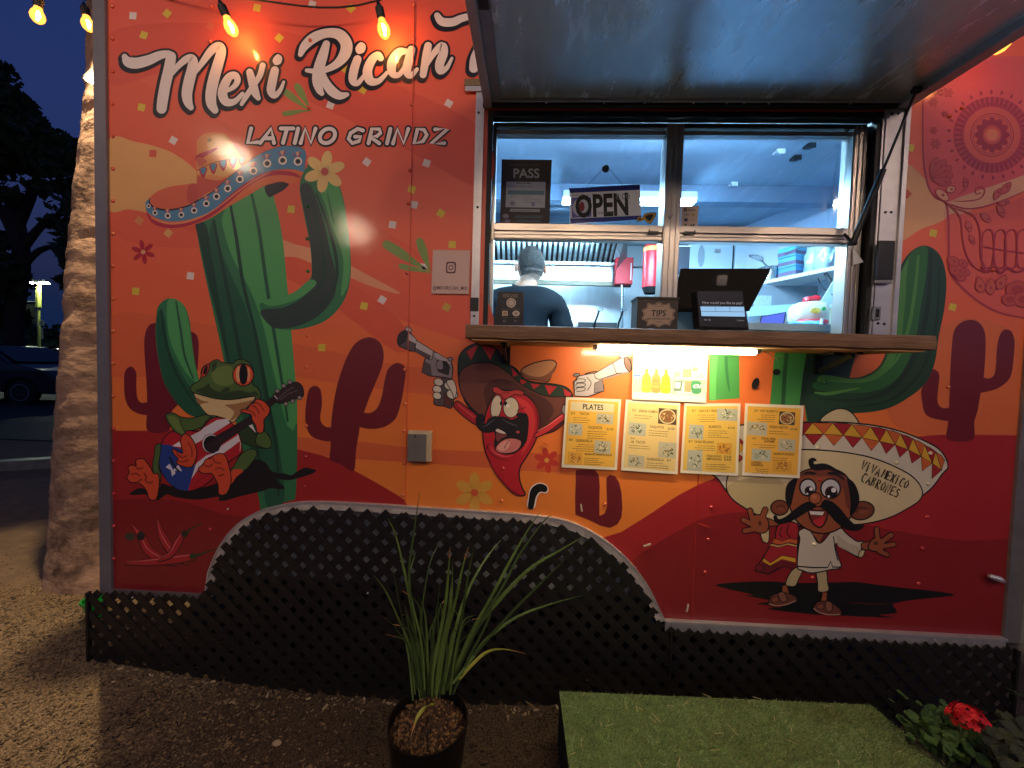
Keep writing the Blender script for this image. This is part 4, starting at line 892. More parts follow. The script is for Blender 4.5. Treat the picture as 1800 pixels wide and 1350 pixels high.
# arm sweeping up to the right, in photo pixels
A.set(0, 0, 1)
arm = [(1430, 662), (1450, 658), (1490, 664), (1520, 660), (1548, 640), (1562, 600), (1568, 560), (1572, 510), (1582, 470), (1598, 445), (1620, 432), (1640, 437), (1655, 455), (1663, 490), (1660, 540), (1650, 590), (1642, 640), (1625, 675), (1595, 700), (1560, 718), (1520, 725), (1480, 726), (1445, 722), (1425, 700)]
A.fill(RG2, arm); A.fill(RG3, [(1438, 662), (1460, 660), (1495, 666), (1525, 662), (1552, 640), (1566, 600), (1573, 545), (1580, 490), (1598, 450), (1612, 440), (1606, 480), (1600, 530), (1592, 590), (1575, 640), (1550, 668), (1515, 678), (1475, 680), (1440, 678)])
A.fill('#2c6a30', [(1600, 448), (1618, 434), (1630, 436), (1628, 480), (1618, 540), (1608, 600), (1588, 650), (1560, 678), (1520, 690), (1470, 690), (1432, 684), (1432, 672), (1470, 672), (1520, 672), (1556, 655), (1580, 610), (1590, 540), (1594, 480)])
A.line(RG3, [(1614, 450, 4), (1608, 510, 6), (1598, 570, 6), (1580, 625, 5), (1555, 655, 2)]); A.line('#14301c', [(1636, 445, 4), (1632, 520, 8), (1620, 590, 9), (1595, 650, 9), (1555, 690, 8), (1500, 704, 6), (1440, 700, 3)])
A.line('#14301c', [(1650, 470, 3), (1648, 540, 5), (1636, 610, 6), (1610, 665, 6), (1560, 705, 5), (1490, 716, 3)]); A.line('#5b9a44', [(1432, 690, 3), (1455, 692, 6), (1490, 686, 4), (1510, 682, 2)])
A.build('curved_cactus_print', M_vinyl, T)
# ---- sugar skull in the sky at the far right
A = Art(22); A.set(1620, 150, 3); SK, SF = '#ab3640', '#cf5a50'
A.fill('#d6565a', [(12, -120), (8, 0), (4, 150), (6, 380), (30, 520), (70, 588), (125, 618), (200, 590), (300, 555), (420, 515), (520, 480), (618, 430), (620, 300), (620, 0), (620, -140), (250, -145)], k=3); A.fill('#dc5f50', [(130, 690), (134, 860), (142, 985), (215, 1072), (330, 1158), (430, 1202), (610, 1225), (612, 1000), (610, 700), (608, 560), (420, 640), (250, 680)], k=3)
A.fill('#c8474a', [(0, -60), (8, 60), (3, 200), (4, 380), (25, 520), (60, 590), (120, 620), (130, 800), (140, 980), (200, 1080), (300, 1160), (420, 1210), (620, 1240), (900, 1250), (900, -200), (200, -180)], False) if False else None
A.line(SK, [(10, 0, 10), (5, 150, 9), (8, 380, 10), (30, 520, 11), (70, 590, 12), (125, 622, 12), (140, 720, 12), (142, 860, 12), (150, 985, 12), (220, 1075, 12), (330, 1160, 11), (430, 1205, 10), (560, 1230, 9)])
A.ell('#b2384a', 370, 262, 205, 200); A.ell(SF, 370, 262, 150, 148)
for k in range(44): a = 2*pi*k/44; r0 = 178; A.ell('#a22e42', 370+r0*cos(a), 262+r0*sin(a), 26, 9, math.degrees(a), n=14); A.layer -= 1
A.layer += 1
for k in range(44): a = 2*pi*(k+.5)/44; A.ell('#c24c50', 370+182*cos(a), 262+182*sin(a), 14, 4, math.degrees(a), n=10); A.layer -= 1
A.layer += 1
for rr_, w in ((112, 5), (100, 3)): A.line('#9c2a3c', [(370+rr_*cos(2*pi*i/40), 262+rr_*sin(2*pi*i/40)) for i in range(41)], w, False)
for k in range(12): a = 2*pi*k/12; A.ell('#9c2a3c', 370+64*cos(a), 262+64*sin(a), 30, 20, math.degrees(a), n=16)
A.ell(SF, 370, 262, 50); A.line('#9c2a3c', [(370+46*cos(2*pi*i/30), 262+44*sin(2*pi*i/30)) for i in range(31)], 3, False); A.ell('#d77a58', 370, 262, 30)
for k in range(26): a = 2*pi*k/26+.1; A.ell('#a22e42', 370+228*cos(a), 262+226*sin(a), 12, 7, math.degrees(a), n=10)
for (x, y, r_, rot) in ((85, 20, 40, 0), (60, 90, 26, 40), (140, 40, 26, 80), (60, 240, 22, 80), (70, 310, 30, 60), (120, 150, 20, 0)):
    for k in range(6): a = 2*pi*k/6; A.ell('#ad3542', x+r_*.6*cos(a), y+r_*.6*sin(a), r_*.42, r_*.26, math.degrees(a), n=12); A.ell(SF, x+r_*.6*cos(a), y+r_*.6*sin(a), r_*.24, r_*.12, math.degrees(a), n=10)
def petal(pts, fillc=SF, w=5): A.fill(fillc, pts, ol=SK, w=w)
for (a0, L_, w_) in ((-80, 120, 26), (-58, 125, 28), (-36, 120, 28), (-14, 110, 26), (8, 100, 22)):
    a = radians(a0); cx, cy = 55, 500; petal([(cx, cy), (cx+L_*.6*cos(a)-w_*sin(a), cy+L_*.6*sin(a)+w_*cos(a)), (cx+L_*cos(a), cy+L_*sin(a)), (cx+L_*.6*cos(a)+w_*sin(a), cy+L_*.6*sin(a)-w_*cos(a))], '#bf4a4c', 5); A.ell(SK, cx+L_*.7*cos(a), cy+L_*.7*sin(a), 10, 6, a0, n=10)
for x, y, rx, ry, rot in ((105, 580, 42, 22, 40), (150, 550, 24, 18, -10)): A.ell('#d79a78', x, y, rx, ry, rot, SK, 6); A.ell(SK, x+4, y, 8, 7)
A.line(SK, [(160, 612, 2), (230, 612, 6), (300, 600, 7), (330, 560, 7), (310, 538, 6), (280, 548, 5), (285, 575, 6), (305, 568, 7)]); A.line(SK, [(185, 580, 2), (225, 550, 6), (243, 515, 6), (225, 492, 5), (212, 515, 3)])
A.line(SK, [(130, 625, 10), (230, 652, 9), (330, 640, 7), (420, 610, 6), (540, 560, 5)])
for x, y, s, rot in ((395, 575, 34, -60), (440, 545, 40, -50), (230, 520, 20, -60), (415, 665, 34, 60), (335, 700, 34, 40), (245, 745, 30, 75), (262, 815, 26, 60), (430, 620, 30, -10)):
    a = radians(rot); A.fill('#c65a4c', [(x-s*cos(a), y-s*sin(a)), (x-s*.5*sin(a), y+s*.5*cos(a)), (x+s*cos(a), y+s*sin(a)), (x+s*.5*sin(a), y-s*.5*cos(a))], ol=SK, w=5); A.ell(SK, x+s*.3*cos(a), y+s*.3*sin(a), 8, 7)
A.line(SK, [(140, 630, 8), (200, 700, 7), (215, 830, 7), (250, 930, 7), (310, 980, 7), (360, 985, 6)]); A.line(SK, [(170, 650, 5), (270, 690, 7), (305, 780, 8), (308, 900, 8), (330, 960, 7)])
for i, x in enumerate((345, 410, 468, 530)):
    A.line(SK, [(x-26, 780, 8), (x, 762, 8), (x+26, 778, 8), (x+32, 860, 7), (x+24, 950, 8), (x, 965, 8), (x-26, 952, 8), (x-32, 860, 7), (x-26, 780, 8)])
A.line(SK, [(318, 850, 7), (420, 870, 7), (540, 885, 7), (640, 890, 6)]); A.line('#a12a2e', [(310, 960, 10), (340, 985, 14), (380, 960, 12), (410, 990, 14), (450, 965, 12), (490, 985, 12), (540, 975, 10)])
for cx, cy, r_ in ((165, 930, 34), (200, 1010, 30), (215, 940, 26), (170, 980, 30), (225, 985, 26)): A.ell('#c2503e', cx, cy, r_, r_*.7, 30, SK, 5); A.ell(SK, cx, cy, 7)
for x, y, rot in ((305, 1060, 80), (360, 1070, 95), (412, 1045, 120)): a = radians(rot); A.fill('#c85c40', [(x-50*cos(a), y-50*sin(a)), (x-26*sin(a), y+26*cos(a)), (x+34*cos(a), y+34*sin(a)), (x+26*sin(a), y-26*cos(a))], ol=SK, w=6); A.ell(SK, x, y, 9)
for cx, cy, r_ in ((500, 1080, 60), (460, 1130, 40), (530, 1130, 50)): A.ell('#c4523c', cx, cy, r_, r_*.8, 0, SK, 5); A.ell('#b23c38', cx, cy, r_*.5, r_*.35, 0, SK, 4)
A.build('sugar_skull_print', M_vinyl, T)

# ---- frog with a guitar, crop at 220,620 x5
A = Art(58); A.set(220, 620, 5); FG, FD, FH, RO, RD = '#4f6b33', '#2f4422', '#6d8540', '#d8502c', '#8e2a1c'; W6 = 8
A.fill('#120d10', [(40, 1240), (120, 1190), (210, 1200), (300, 1190), (330, 1150), (480, 1190), (700, 1180), (900, 1100), (1000, 1000), (1120, 940), (1230, 960), (1290, 1040), (1400, 1060), (1460, 1075), (1520, 1040), (1580, 1010), (1640, 1020), (1680, 1035), (1650, 1060), (1560, 1090), (1440, 1120), (1330, 1110), (1400, 1180), (1380, 1200), (1280, 1190), (1210, 1215), (1100, 1240), (980, 1270), (880, 1300), (820, 1295), (820, 1265), (640, 1290), (450, 1270), (370, 1245), (300, 1290), (220, 1290), (180, 1245), (90, 1250)])
A.poly('#e8e0dc', [(1090, 640), (1120, 630), (1150, 700), (1120, 690)]); 
A.fill(FD, [(1000, 640), (1100, 660), (1180, 740), (1260, 720), (1285, 810), (1250, 840), (1150, 830), (1040, 790), (990, 730)], ol=K, w=W6)
A.fill(FG, [(1170, 700), (1220, 680), (1270, 740), (1290, 800), (1265, 840), (1200, 830), (1150, 790)], ol=K, w=W6)
# head
A.fill(FG, [(590, 345), (575, 310), (600, 275), (650, 250), (668, 215), (672, 160), (700, 115), (745, 95), (775, 72), (815, 62), (850, 82), (900, 90), (950, 95), (970, 70), (1030, 58), (1090, 85), (1125, 140), (1130, 210), (1120, 270), (1165, 310), (1192, 360), (1185, 410), (1150, 420), (1050, 470), (950, 560), (800, 560), (700, 470), (640, 400)], ol=K, w=9)
A.fill(FH, [(760, 180), (850, 120), (940, 130), (960, 250), (900, 290), (800, 270)]); A.fill(FD, [(620, 330), (700, 300), (740, 270), (760, 310), (860, 350), (1000, 330), (1090, 350), (1150, 340), (1180, 390), (1130, 370), (1040, 390), (900, 400), (760, 385), (680, 360)])
A.fill(FD, [(840, 340), (900, 300), (925, 330), (880, 345)]); A.fill(FD, [(700, 330), (725, 290), (735, 270), (735, 320)]); A.fill(FD, [(780, 90), (810, 75), (800, 130), (770, 170), (765, 120)])
A.fill('#d8bd87', [(608, 358), (680, 375), (760, 395), (860, 410), (960, 410), (1060, 395), (1140, 385), (1130, 420), (1060, 490), (1000, 560), (950, 610), (880, 580), (800, 555), (730, 545), (670, 480), (630, 410)], ol=K, w=8)
A.fill('#9c6f45', [(620, 390), (680, 420), (740, 435), (690, 445), (650, 450)]); A.fill('#a3774b', [(880, 460), (960, 450), (1060, 430), (1120, 420), (1050, 500), (980, 570), (920, 600), (960, 530), (930, 490)])
A.line(K, [(600, 350, 8), (680, 372, 10), (780, 398, 13), (900, 410, 14), (1020, 400, 12), (1110, 380, 9), (1150, 385, 6)])
A.ell('#e0572c', 1040, 195, 92, 97, 0, K, 10); A.ell('#e9b07a', 1000, 190, 22, 70); A.ell('#e9a070', 1085, 190, 16, 62); A.ell('#0c0809', 1042, 190, 38, 92)
A.fill('#c44a25', [(672, 215), (680, 150), (710, 110), (745, 100), (735, 160), (705, 205)], ol=K, w=8); A.fill('#0c0809', [(688, 180), (700, 135), (725, 110), (725, 160), (705, 190)])
# guitar body
A.fill('#b81f28', [(325, 800), (350, 745), (400, 700), (470, 690), (560, 680), (640, 690), (690, 650), (740, 595), (800, 568), (870, 575), (920, 610), (960, 640), (1000, 710), (1025, 790), (1030, 860), (1000, 900), (940, 940), (860, 1000), (790, 1080), (720, 1150), (640, 1195), (555, 1215), (450, 1190), (370, 1120), (310, 1020), (300, 900)], ol=K, w=9)
WT = '#ddd6da'
A.poly(WT, [(580, 730), (660, 690), (700, 655), (810, 590), (900, 580), (925, 615), (840, 670), (760, 720), (690, 760), (620, 800)])
A.poly(WT, [(850, 815), (1000, 720), (1010, 775), (940, 830), (870, 880), (800, 890), (730, 920), (650, 1010), (585, 1110), (570, 1060), (640, 960), (720, 900), (790, 880)])
A.poly('#f0ecee', [(415, 820), (480, 780), (500, 830)])
A.poly('#23408c', cat([(300, 830), (330, 805), (400, 810), (440, 830), (500, 850), (620, 990)], k=1) + [(555, 1215), (470, 1200), (385, 1140), (325, 1050), (298, 950)])
A.poly('#ded8e0', [(358, 1005), (395, 975), (425, 1030), (470, 985), (505, 1040), (440, 1035), (445, 1060), (415, 1085), (405, 1030)]); A.line(K, [(395, 920), (440, 1000), (475, 1040)], 16)
A.line('#8c1820', [(600, 1180), (680, 1100), (760, 1070)], 6); A.line('#e8d4cf', [(985, 720), (1015, 790), (1012, 860)], 5)
A.ell('#e9dfdd', 758, 798, 78, 84, 0, K, 5); A.ell('#140f10', 762, 802, 70, 76)
A.poly('#2b1a1c', [(700, 820), (740, 770), (1100, 560), (1290, 390), (1330, 430), (1150, 590), (850, 800), (820, 860), (760, 880)], K, 7); A.line('#453034', [(760, 820), (1120, 600), (1300, 440)], 5, False)
# headstock
A.fill('#352225', [(1300, 380), (1380, 320), (1450, 270), (1520, 262), (1560, 300), (1570, 370), (1540, 400), (1480, 410), (1400, 440), (1340, 440)], ol=K, w=9); A.line('#8d7f83', [(1350, 400), (1420, 340), (1480, 300)], 3, False); A.line('#8d7f83', [(1360, 415), (1440, 360), (1520, 330)], 3, False)
for x, y in ((1340, 335), (1395, 290), (1450, 258), (1415, 450), (1475, 425), (1535, 395)): A.ell('#9a8a90', x, y, 20, 18, 0, K, 6)
A.poly('#c9c0c4', [(1310, 378), (1318, 374), (1345, 405), (1338, 410)])
# legs, feet
A.fill(FG, [(245, 990), (260, 900), (270, 820), (300, 798), (320, 810), (310, 900), (300, 1000), (320, 1080), (300, 1170), (270, 1120)], ol=K, w=W6)
A.fill(FG, [(930, 1040), (960, 990), (1000, 920), (1050, 870), (1110, 845), (1155, 860), (1160, 900), (1120, 960), (1080, 1010), (1030, 1050), (970, 1090), (930, 1140)], ol=K, w=W6)
A.fill(RO, [(930, 1045), (990, 1020), (1040, 1040), (980, 1090), (940, 1150), (915, 1120)])
A.fill(RO, [(100, 990), (95, 950), (130, 930), (170, 935), (205, 975), (235, 1020), (255, 1060), (290, 1060), (305, 1110), (300, 1190), (285, 1270), (260, 1295), (215, 1280), (195, 1220), (160, 1170), (110, 1140), (60, 1140), (22, 1110), (25, 1080), (40, 1050), (30, 1010), (55, 985)], ol=K, w=9)
for q in ([(100, 1000), (120, 1020), (160, 1010)], [(60, 1070), (100, 1060), (130, 1080)], [(120, 1130), (150, 1110)], [(170, 1060), (190, 1090), (180, 1120)], [(190, 1130), (220, 1145), (245, 1130)]): A.line(RD, q, 14)
A.fill(RO, [(650, 1010), (690, 980), (710, 940), (760, 925), (785, 900), (830, 885), (875, 895), (900, 940), (920, 1010), (935, 1090), (930, 1160), (900, 1230), (860, 1250), (825, 1235), (820, 1160), (790, 1100), (760, 1060), (690, 1060), (650, 1035)], ol=K, w=9)
for q in ([(700, 990), (740, 1000), (770, 980)], [(780, 930), (790, 960), (840, 970)], [(800, 1020), (840, 1010), (870, 1030)], [(830, 1080), (870, 1070)]): A.line(RD, q, 14)
# strumming arm and fretting hand
A.fill(FG, [(365, 580), (360, 550), (390, 530), (440, 535), (500, 565), (600, 572), (700, 545), (755, 560), (700, 620), (690, 650), (600, 680), (540, 690), (520, 740), (490, 720), (440, 690), (400, 640)], ol=K, w=9); A.fill(FH, [(380, 560), (440, 560), (480, 600), (520, 700), (490, 710), (420, 640)]); A.line(K, [(485, 575), (495, 630), (535, 700)], 6)
A.fill(RO, [(500, 740), (530, 710), (580, 740), (615, 800), (635, 870), (625, 940), (590, 1000), (540, 1005), (480, 985), (455, 960), (470, 930), (440, 900), (420, 860), (430, 845), (470, 870), (510, 880), (500, 830), (490, 780)], ol=K, w=9)
for q in ([(455, 880), (500, 920), (545, 905)], [(465, 950), (510, 960), (555, 940)], [(560, 790), (590, 850), (590, 910)]): A.line(RD, q, 12)
A.fill(RO, [(1020, 520), (1030, 500), (1080, 490), (1105, 450), (1140, 440), (1150, 410), (1190, 410), (1240, 440), (1275, 490), (1265, 540), (1225, 590), (1225, 650), (1210, 700), (1165, 700), (1150, 640), (1120, 590), (1110, 545), (1060, 530)], ol=K, w=9)
for q in ([(1100, 460), (1150, 480), (1180, 530)], [(1145, 430), (1190, 460), (1225, 510)], [(1070, 500), (1120, 520), (1150, 560)]): A.line(RD, q, 12)
A.build('frog_musician_print', M_vinyl, T)
# ---- chillies on the red dune
A = Art(30); CH = '#b5222a'; 
for pts in ([(234, 925, 3), (250, 945, 12), (262, 968, 15), (290, 985, 11), (310, 992, 3)], [(278, 915, 3), (285, 940, 12), (300, 965, 14), (320, 985, 8), (330, 990, 2)], [(222, 990, 2), (260, 988, 10), (310, 982, 14), (340, 978, 10)], [(322, 940, 4), (312, 955, 12), (300, 975, 8), (280, 985, 2)]): A.line('#5a1118', [(a, b+1, w+4) for a, b, w in pts]); A.line(CH, pts); A.line('#d96a6a', [(a-2, b-3, w*.15) for a, b, w in pts])
A.line('#2d3a1c', [(327, 938, 7), (335, 930, 3), (354, 920, 2)]); A.line('#2d3a1c', [(338, 978, 10), (350, 975, 5), (370, 968, 2), (390, 963, 2)]); A.ell('#3a3f2c', 229, 943, 9, 7); A.ell('#1d1d22', 248, 942, 7, 8); A.ell('#262a18', 325, 938, 6, 6)
A.build('chilli_heap_print', M_vinyl, T)

# ---- chilli with pistols, crop at 680,560 x3.97 and 780,600 x4.821
A = Art(58); A.set(680, 560, 3.97); GY, GD, GL = '#8d8286', '#55494d', '#b9adb0'
def pistol_left():
    A.fill(GD, [(330, 560), (345, 480), (400, 400), (440, 430), (470, 500), (455, 620), (400, 612), (335, 600)], ol=K, w=6); A.poly('#5e2f26', [(400, 520), (455, 510), (450, 615), (398, 605)], K, 5)
    A.poly(GY, [(245, 375), (265, 285), (320, 225), (350, 240), (450, 300), (462, 345), (455, 420), (400, 410), (300, 400)], K, 8); A.poly(GL, [(330, 245), (350, 240), (450, 300), (440, 318), (345, 275)])
    A.poly(GD, [(245, 375), (262, 300), (305, 320), (315, 398), (290, 392)]); A.poly('#2e2629', [(350, 290), (420, 300), (440, 340), (430, 395), (360, 370), (345, 330)], K, 4); A.fill(GY, [(355, 300), (385, 295), (390, 350), (350, 345)]); A.poly('#1d1719', [(390, 300), (430, 315), (432, 335), (392, 322)])
    A.poly(GL, [(205, 150), (325, 225), (315, 285), (295, 285), (190, 225)], K, 6); A.poly(GD, [(195, 200), (310, 260), (300, 285), (190, 228)])
    A.poly(GD, [(100, 95), (155, 90), (205, 145), (195, 230), (160, 225), (85, 190), (75, 140)], K, 8); A.poly(GL, [(150, 95), (205, 145), (203, 175), (150, 150)])
    A.fill('#2a2022', [(80, 180), (78, 130), (100, 95), (135, 85), (140, 120), (120, 165)], ol=K, w=7); A.fill(GL, [(130, 65), (155, 58), (175, 80), (165, 95), (135, 85)], ol=K, w=5); A.fill(GY, [(425, 275), (450, 270), (460, 285), (440, 300)], ol=K, w=5)
def glove(x, y, s=1):
    for dx, dy, r_ in ((40, 45, 33), (30, 95, 32), (30, 140, 30), (112, 70, 34), (135, 130, 40)): A.ell('#d9cfc0', x+dx*s, y+dy*s, r_*s, r_*.82*s, 20, K, 6)
    A.fill('#d9cfc0', [(x+95, y+40), (x+140, y+30), (x+160, y+70), (x+165, y+120), (x+150, y+160), (x+135, y+120), (x+120, y+95)], ol=K, w=6)
A.fill('#b01e2c', [(490, 575), (520, 590), (560, 620), (620, 665), (640, 700), (625, 740), (560, 700), (500, 650), (465, 605)], ol=K, w=8); A.line('#d6484a', [(500, 600), (560, 650), (610, 690)], 10)
pistol_left(); glove(322, 398)
# hat
BR, BD, BG, BRD = '#6e3a30', '#4f2722', '#24382a', '#b8242e'
A.fill(BG, [(500, 300), (520, 240), (570, 195), (640, 172), (700, 180), (760, 210), (800, 260), (830, 310), (900, 350), (960, 420), (1040, 445), (1180, 460), (1260, 485), (1295, 540), (1250, 590), (1150, 760), (1060, 800), (700, 700), (560, 600), (505, 430)], ol=K, w=10)
for q in ([(552, 230), (610, 192), (640, 185), (590, 292)], [(655, 182), (720, 190), (760, 215), (720, 290)], [(868, 340), (920, 390), (880, 410)], [(930, 420), (980, 440), (935, 470)], [(1000, 450), (1075, 460), (1025, 495)], [(1100, 462), (1190, 475), (1132, 535)], [(1230, 485), (1290, 520), (1280, 545), (1240, 540)]): A.poly(BRD, q, K, 4)
A.fill(BR, [(505, 400), (530, 350), (600, 315), (700, 305), (780, 330), (850, 380), (940, 460), (1050, 520), (1150, 545), (1250, 550), (1240, 620), (1190, 720), (1100, 790), (900, 780), (700, 710), (600, 630), (530, 540), (505, 460)], ol=K, w=8)
A.fill(BD, [(680, 540), (690, 470), (740, 430), (820, 420), (900, 450), (1000, 510), (1110, 560), (1160, 620), (1150, 680), (1080, 760), (900, 760), (740, 700)])
A.fill('#c98a66', [(935, 365), (1000, 320), (1080, 297), (1150, 290), (1182, 310), (1175, 350), (1150, 390), (1125, 440), (1060, 430), (980, 415)], ol=K, w=8); A.fill('#8e5540', [(940, 370), (1000, 400), (1080, 405), (1140, 370), (1180, 320), (1170, 360), (1120, 438), (1050, 428), (970, 412)])
A.fill('#5d1720', [(1060, 800), (1130, 760), (1230, 690), (1245, 720), (1180, 780), (1110, 800)], ol=K, w=6)
# body
A.set(780, 600, 4.821); RR, RL = '#bd1c2b', '#d8373c'
A.fill(RR, [(330, 770), (340, 700), (360, 600), (400, 500), (440, 440), (500, 410), (580, 420), (660, 440), (740, 490), (790, 570), (815, 660), (800, 760), (770, 860), (700, 980), (650, 1060), (640, 1150), (665, 1240), (690, 1290), (665, 1308), (600, 1295), (520, 1220), (440, 1120), (380, 1000), (345, 900)], ol=K, w=12)
A.fill(RL, [(600, 470), (690, 500), (750, 570), (775, 660), (770, 740), (730, 850), (660, 960), (700, 820), (715, 700), (690, 600), (640, 520)]); A.fill('#8c1724', [(760, 520), (800, 590), (812, 670), (800, 760), (770, 850), (790, 720), (785, 620)])
A.fill('#8c1724', [(350, 940), (400, 1040), (470, 1140), (560, 1240), (640, 1295), (600, 1293), (500, 1200), (420, 1090)])
A.fill(RL, [(770, 790), (860, 720), (960, 640), (1030, 600), (1035, 650), (960, 710), (880, 770), (790, 810)], ol=K, w=8)
A.line('#e88a84', [(800, 760), (900, 700), (1000, 630)], 7)
# mouth
A.fill('#1c1114', [(430, 730), (520, 690), (640, 640), (690, 610), (715, 660), (712, 760), (700, 840), (660, 900), (600, 945), (520, 955), (450, 930), (430, 870), (440, 800)], ol=K, w=8)
A.fill('#7d3a3c', [(445, 775), (500, 770), (535, 800), (490, 820), (455, 850)]); A.fill('#e6d6cc', [(450, 735), (520, 770), (525, 785), (480, 778), (440, 760)], ol=K, w=4); A.fill('#d77b76', [(440, 910), (470, 860), (530, 825), (600, 822), (655, 845), (650, 890), (610, 930), (540, 948), (470, 942)], ol=K, w=6); A.fill('#e6a397', [(455, 900), (500, 855), (560, 840), (550, 900), (500, 930)]); A.line(K, [(560, 835), (530, 870), (515, 905)], 5)
A.line('#7a121d', [(370, 880, 10), (380, 920, 9), (420, 965, 10), (500, 1000, 8), (560, 1005, 3)]); A.line('#d8525a', [(400, 890, 5), (430, 940, 14), (520, 975, 12), (590, 960, 4)]); A.line(K, [(365, 915, 4), (372, 880, 6), (400, 868, 4)])
# eyes
A.ell('#ddd0b8', 445, 555, 46, 100, 8, K, 7); A.ell('#ddd0b8', 570, 560, 66, 86, 0, K, 7); A.ell('#0e0a0b', 487, 525, 12, 18, 0); A.ell('#0e0a0b', 525, 528, 14, 20, 0); A.ell('#f2ece4', 543, 545, 16, 14)
A.fill('#c23a3a', [(420, 390), (460, 388), (500, 415), (560, 420), (620, 410), (670, 425), (678, 445), (650, 455), (600, 450), (560, 470), (530, 490), (500, 480), (490, 455), (440, 440), (418, 420)], ol=K, w=7); A.line('#7a161d', [(500, 440), (520, 430), (555, 440)], 7); A.line(K, [(620, 590), (660, 570), (695, 560)], 5)
# moustache
A.fill('#16141b', [(470, 640), (430, 635), (380, 660), (355, 700), (330, 690), (345, 655), (330, 620), (300, 620), (275, 660), (285, 720), (330, 765), (400, 770), (450, 740), (480, 710), (520, 770), (600, 800), (680, 770), (710, 700), (700, 640), (660, 605), (620, 620), (640, 650), (680, 690), (620, 700), (560, 660), (510, 640)], ol=K, w=6)
A.line('#565260', [(330, 730, 4), (380, 700, 10), (430, 660, 5)]); A.line('#565260', [(500, 660, 4), (550, 690, 9), (620, 715, 5)]); A.ell('#b64c50', 628, 768, 16, 12)
# right pistol and black tail brush
A.set(680, 560, 3.97); GW, GX = '#b9aeb4', '#7c6f76'
A.poly(GW, [(1310, 540), (1305, 440), (1340, 400), (1440, 380), (1500, 425), (1515, 480), (1515, 505), (1400, 545)], K, 7); A.poly(GX, [(1450, 450), (1505, 425), (1515, 505), (1445, 520)], K, 5)
A.poly(GW, [(1445, 385), (1575, 310), (1615, 380), (1480, 425), (1455, 415)], K, 6); A.poly(GW, [(1575, 310), (1665, 255), (1700, 290), (1708, 350), (1690, 375), (1600, 382)], K, 7); A.poly(GX, [(1470, 425), (1690, 365), (1690, 376), (1480, 432)]); A.ell('#6b4a44', 1680, 318, 22, 52, -18, K, 6)
A.fill(GW, [(1620, 245), (1645, 232), (1660, 245), (1655, 275), (1632, 275)], ol=K, w=5); A.fill(GX, [(1300, 400), (1312, 382), (1345, 385), (1335, 402)], ol=K, w=5); A.line(K, [(1385, 385), (1430, 372), (1470, 370)], 8)
for y in (428, 458, 488): A.line(K, [(1318, y+8), (1330, y-6), (1375, y-6), (1385, y+4), (1370, y+16), (1325, y+20)], 5)
A.line(K, [(1395, 410), (1425, 450), (1400, 500)], 5)
A.ell('#b9aeb0', 1240, 635, 18, 34, 0, K, 5)
A.poly('#f0e2dc', cat([(980, 1310), (985, 1250), (1000, 1185), (1040, 1150), (1085, 1145), (1120, 1165), (1128, 1195), (1110, 1218), (1075, 1215), (1050, 1245), (1030, 1320)], True, 4)); A.poly('#060505', cat([(986, 1322), (992, 1250), (1006, 1190), (1045, 1156), (1085, 1152), (1115, 1170), (1120, 1194), (1105, 1210), (1068, 1208), (1040, 1245), (1022, 1322)], True, 4))
A.build('chilli_gunslinger_print', M_vinyl, T)

# ---- moustached man in the huge sombrero, crop at 1220,700 x3.375
A = Art(58); A.set(1220, 700, 3.375); CR, CD, SKN, SKD, RDD = '#d5c49a', '#c0ad80', '#96502f', '#5f2d20', '#a1242c'
A.fill('#0b0909', [(130, 1105), (250, 1092), (430, 1085), (600, 1095), (820, 1092), (960, 1090), (1080, 1105), (1250, 1125), (1400, 1140), (1545, 1165), (1400, 1185), (1260, 1200), (1180, 1220), (1200, 1270), (1100, 1285), (1190, 1300), (900, 1290), (700, 1280), (440, 1250), (520, 1235), (370, 1218), (460, 1200), (300, 1170), (350, 1165), (200, 1130)])
A.fill('#3a0f12', [(900, 1205), (1100, 1215), (1250, 1205), (1100, 1225), (960, 1218)])
A.fill('#cdbd95', [(750, 140), (780, 95), (850, 62), (910, 70), (955, 110), (970, 160), (860, 170)], ol=K, w=8)
hat = [(-60, 300), (40, 220), (200, 170), (400, 150), (640, 142), (860, 142), (1060, 160), (1220, 195), (1360, 250), (1460, 310), (1505, 400), (1470, 450), (1400, 540), (1300, 610), (1180, 680), (1050, 735), (900, 750), (600, 760), (400, 700), (300, 650), (200, 560), (120, 460), (-20, 400)]
A.fill('#cfc6b4', hat, ol=K, w=9)
A.fill(CR, [(190, 520), (215, 430), (300, 350), (420, 320), (600, 305), (760, 308), (920, 325), (1060, 355), (1200, 410), (1300, 470), (1350, 540), (1340, 600), (1270, 650), (1150, 710), (1000, 745), (850, 750), (600, 755), (420, 710), (300, 650), (220, 590)], ol=K, w=8)
A.fill(CD, [(200, 520), (300, 480), (480, 470), (560, 560), (520, 640), (400, 690), (300, 645), (225, 585)])
YL, RE, ORG = '#d6a632', '#9f2024', '#c9622c'
top_ = [(560, 148), (645, 146), (760, 146), (880, 148), (990, 160), (1100, 175), (1180, 195), (1265, 225), (1330, 255), (1400, 295), (1465, 340), (1500, 395)]
mid_ = [(560, 214), (650, 213), (768, 213), (885, 220), (995, 235), (1098, 255), (1190, 275), (1268, 305), (1345, 345), (1410, 385), (1465, 425)]
bot_ = [(600, 278), (708, 278), (828, 280), (940, 292), (1050, 310), (1138, 328), (1218, 350), (1290, 385), (1350, 432), (1408, 478)]
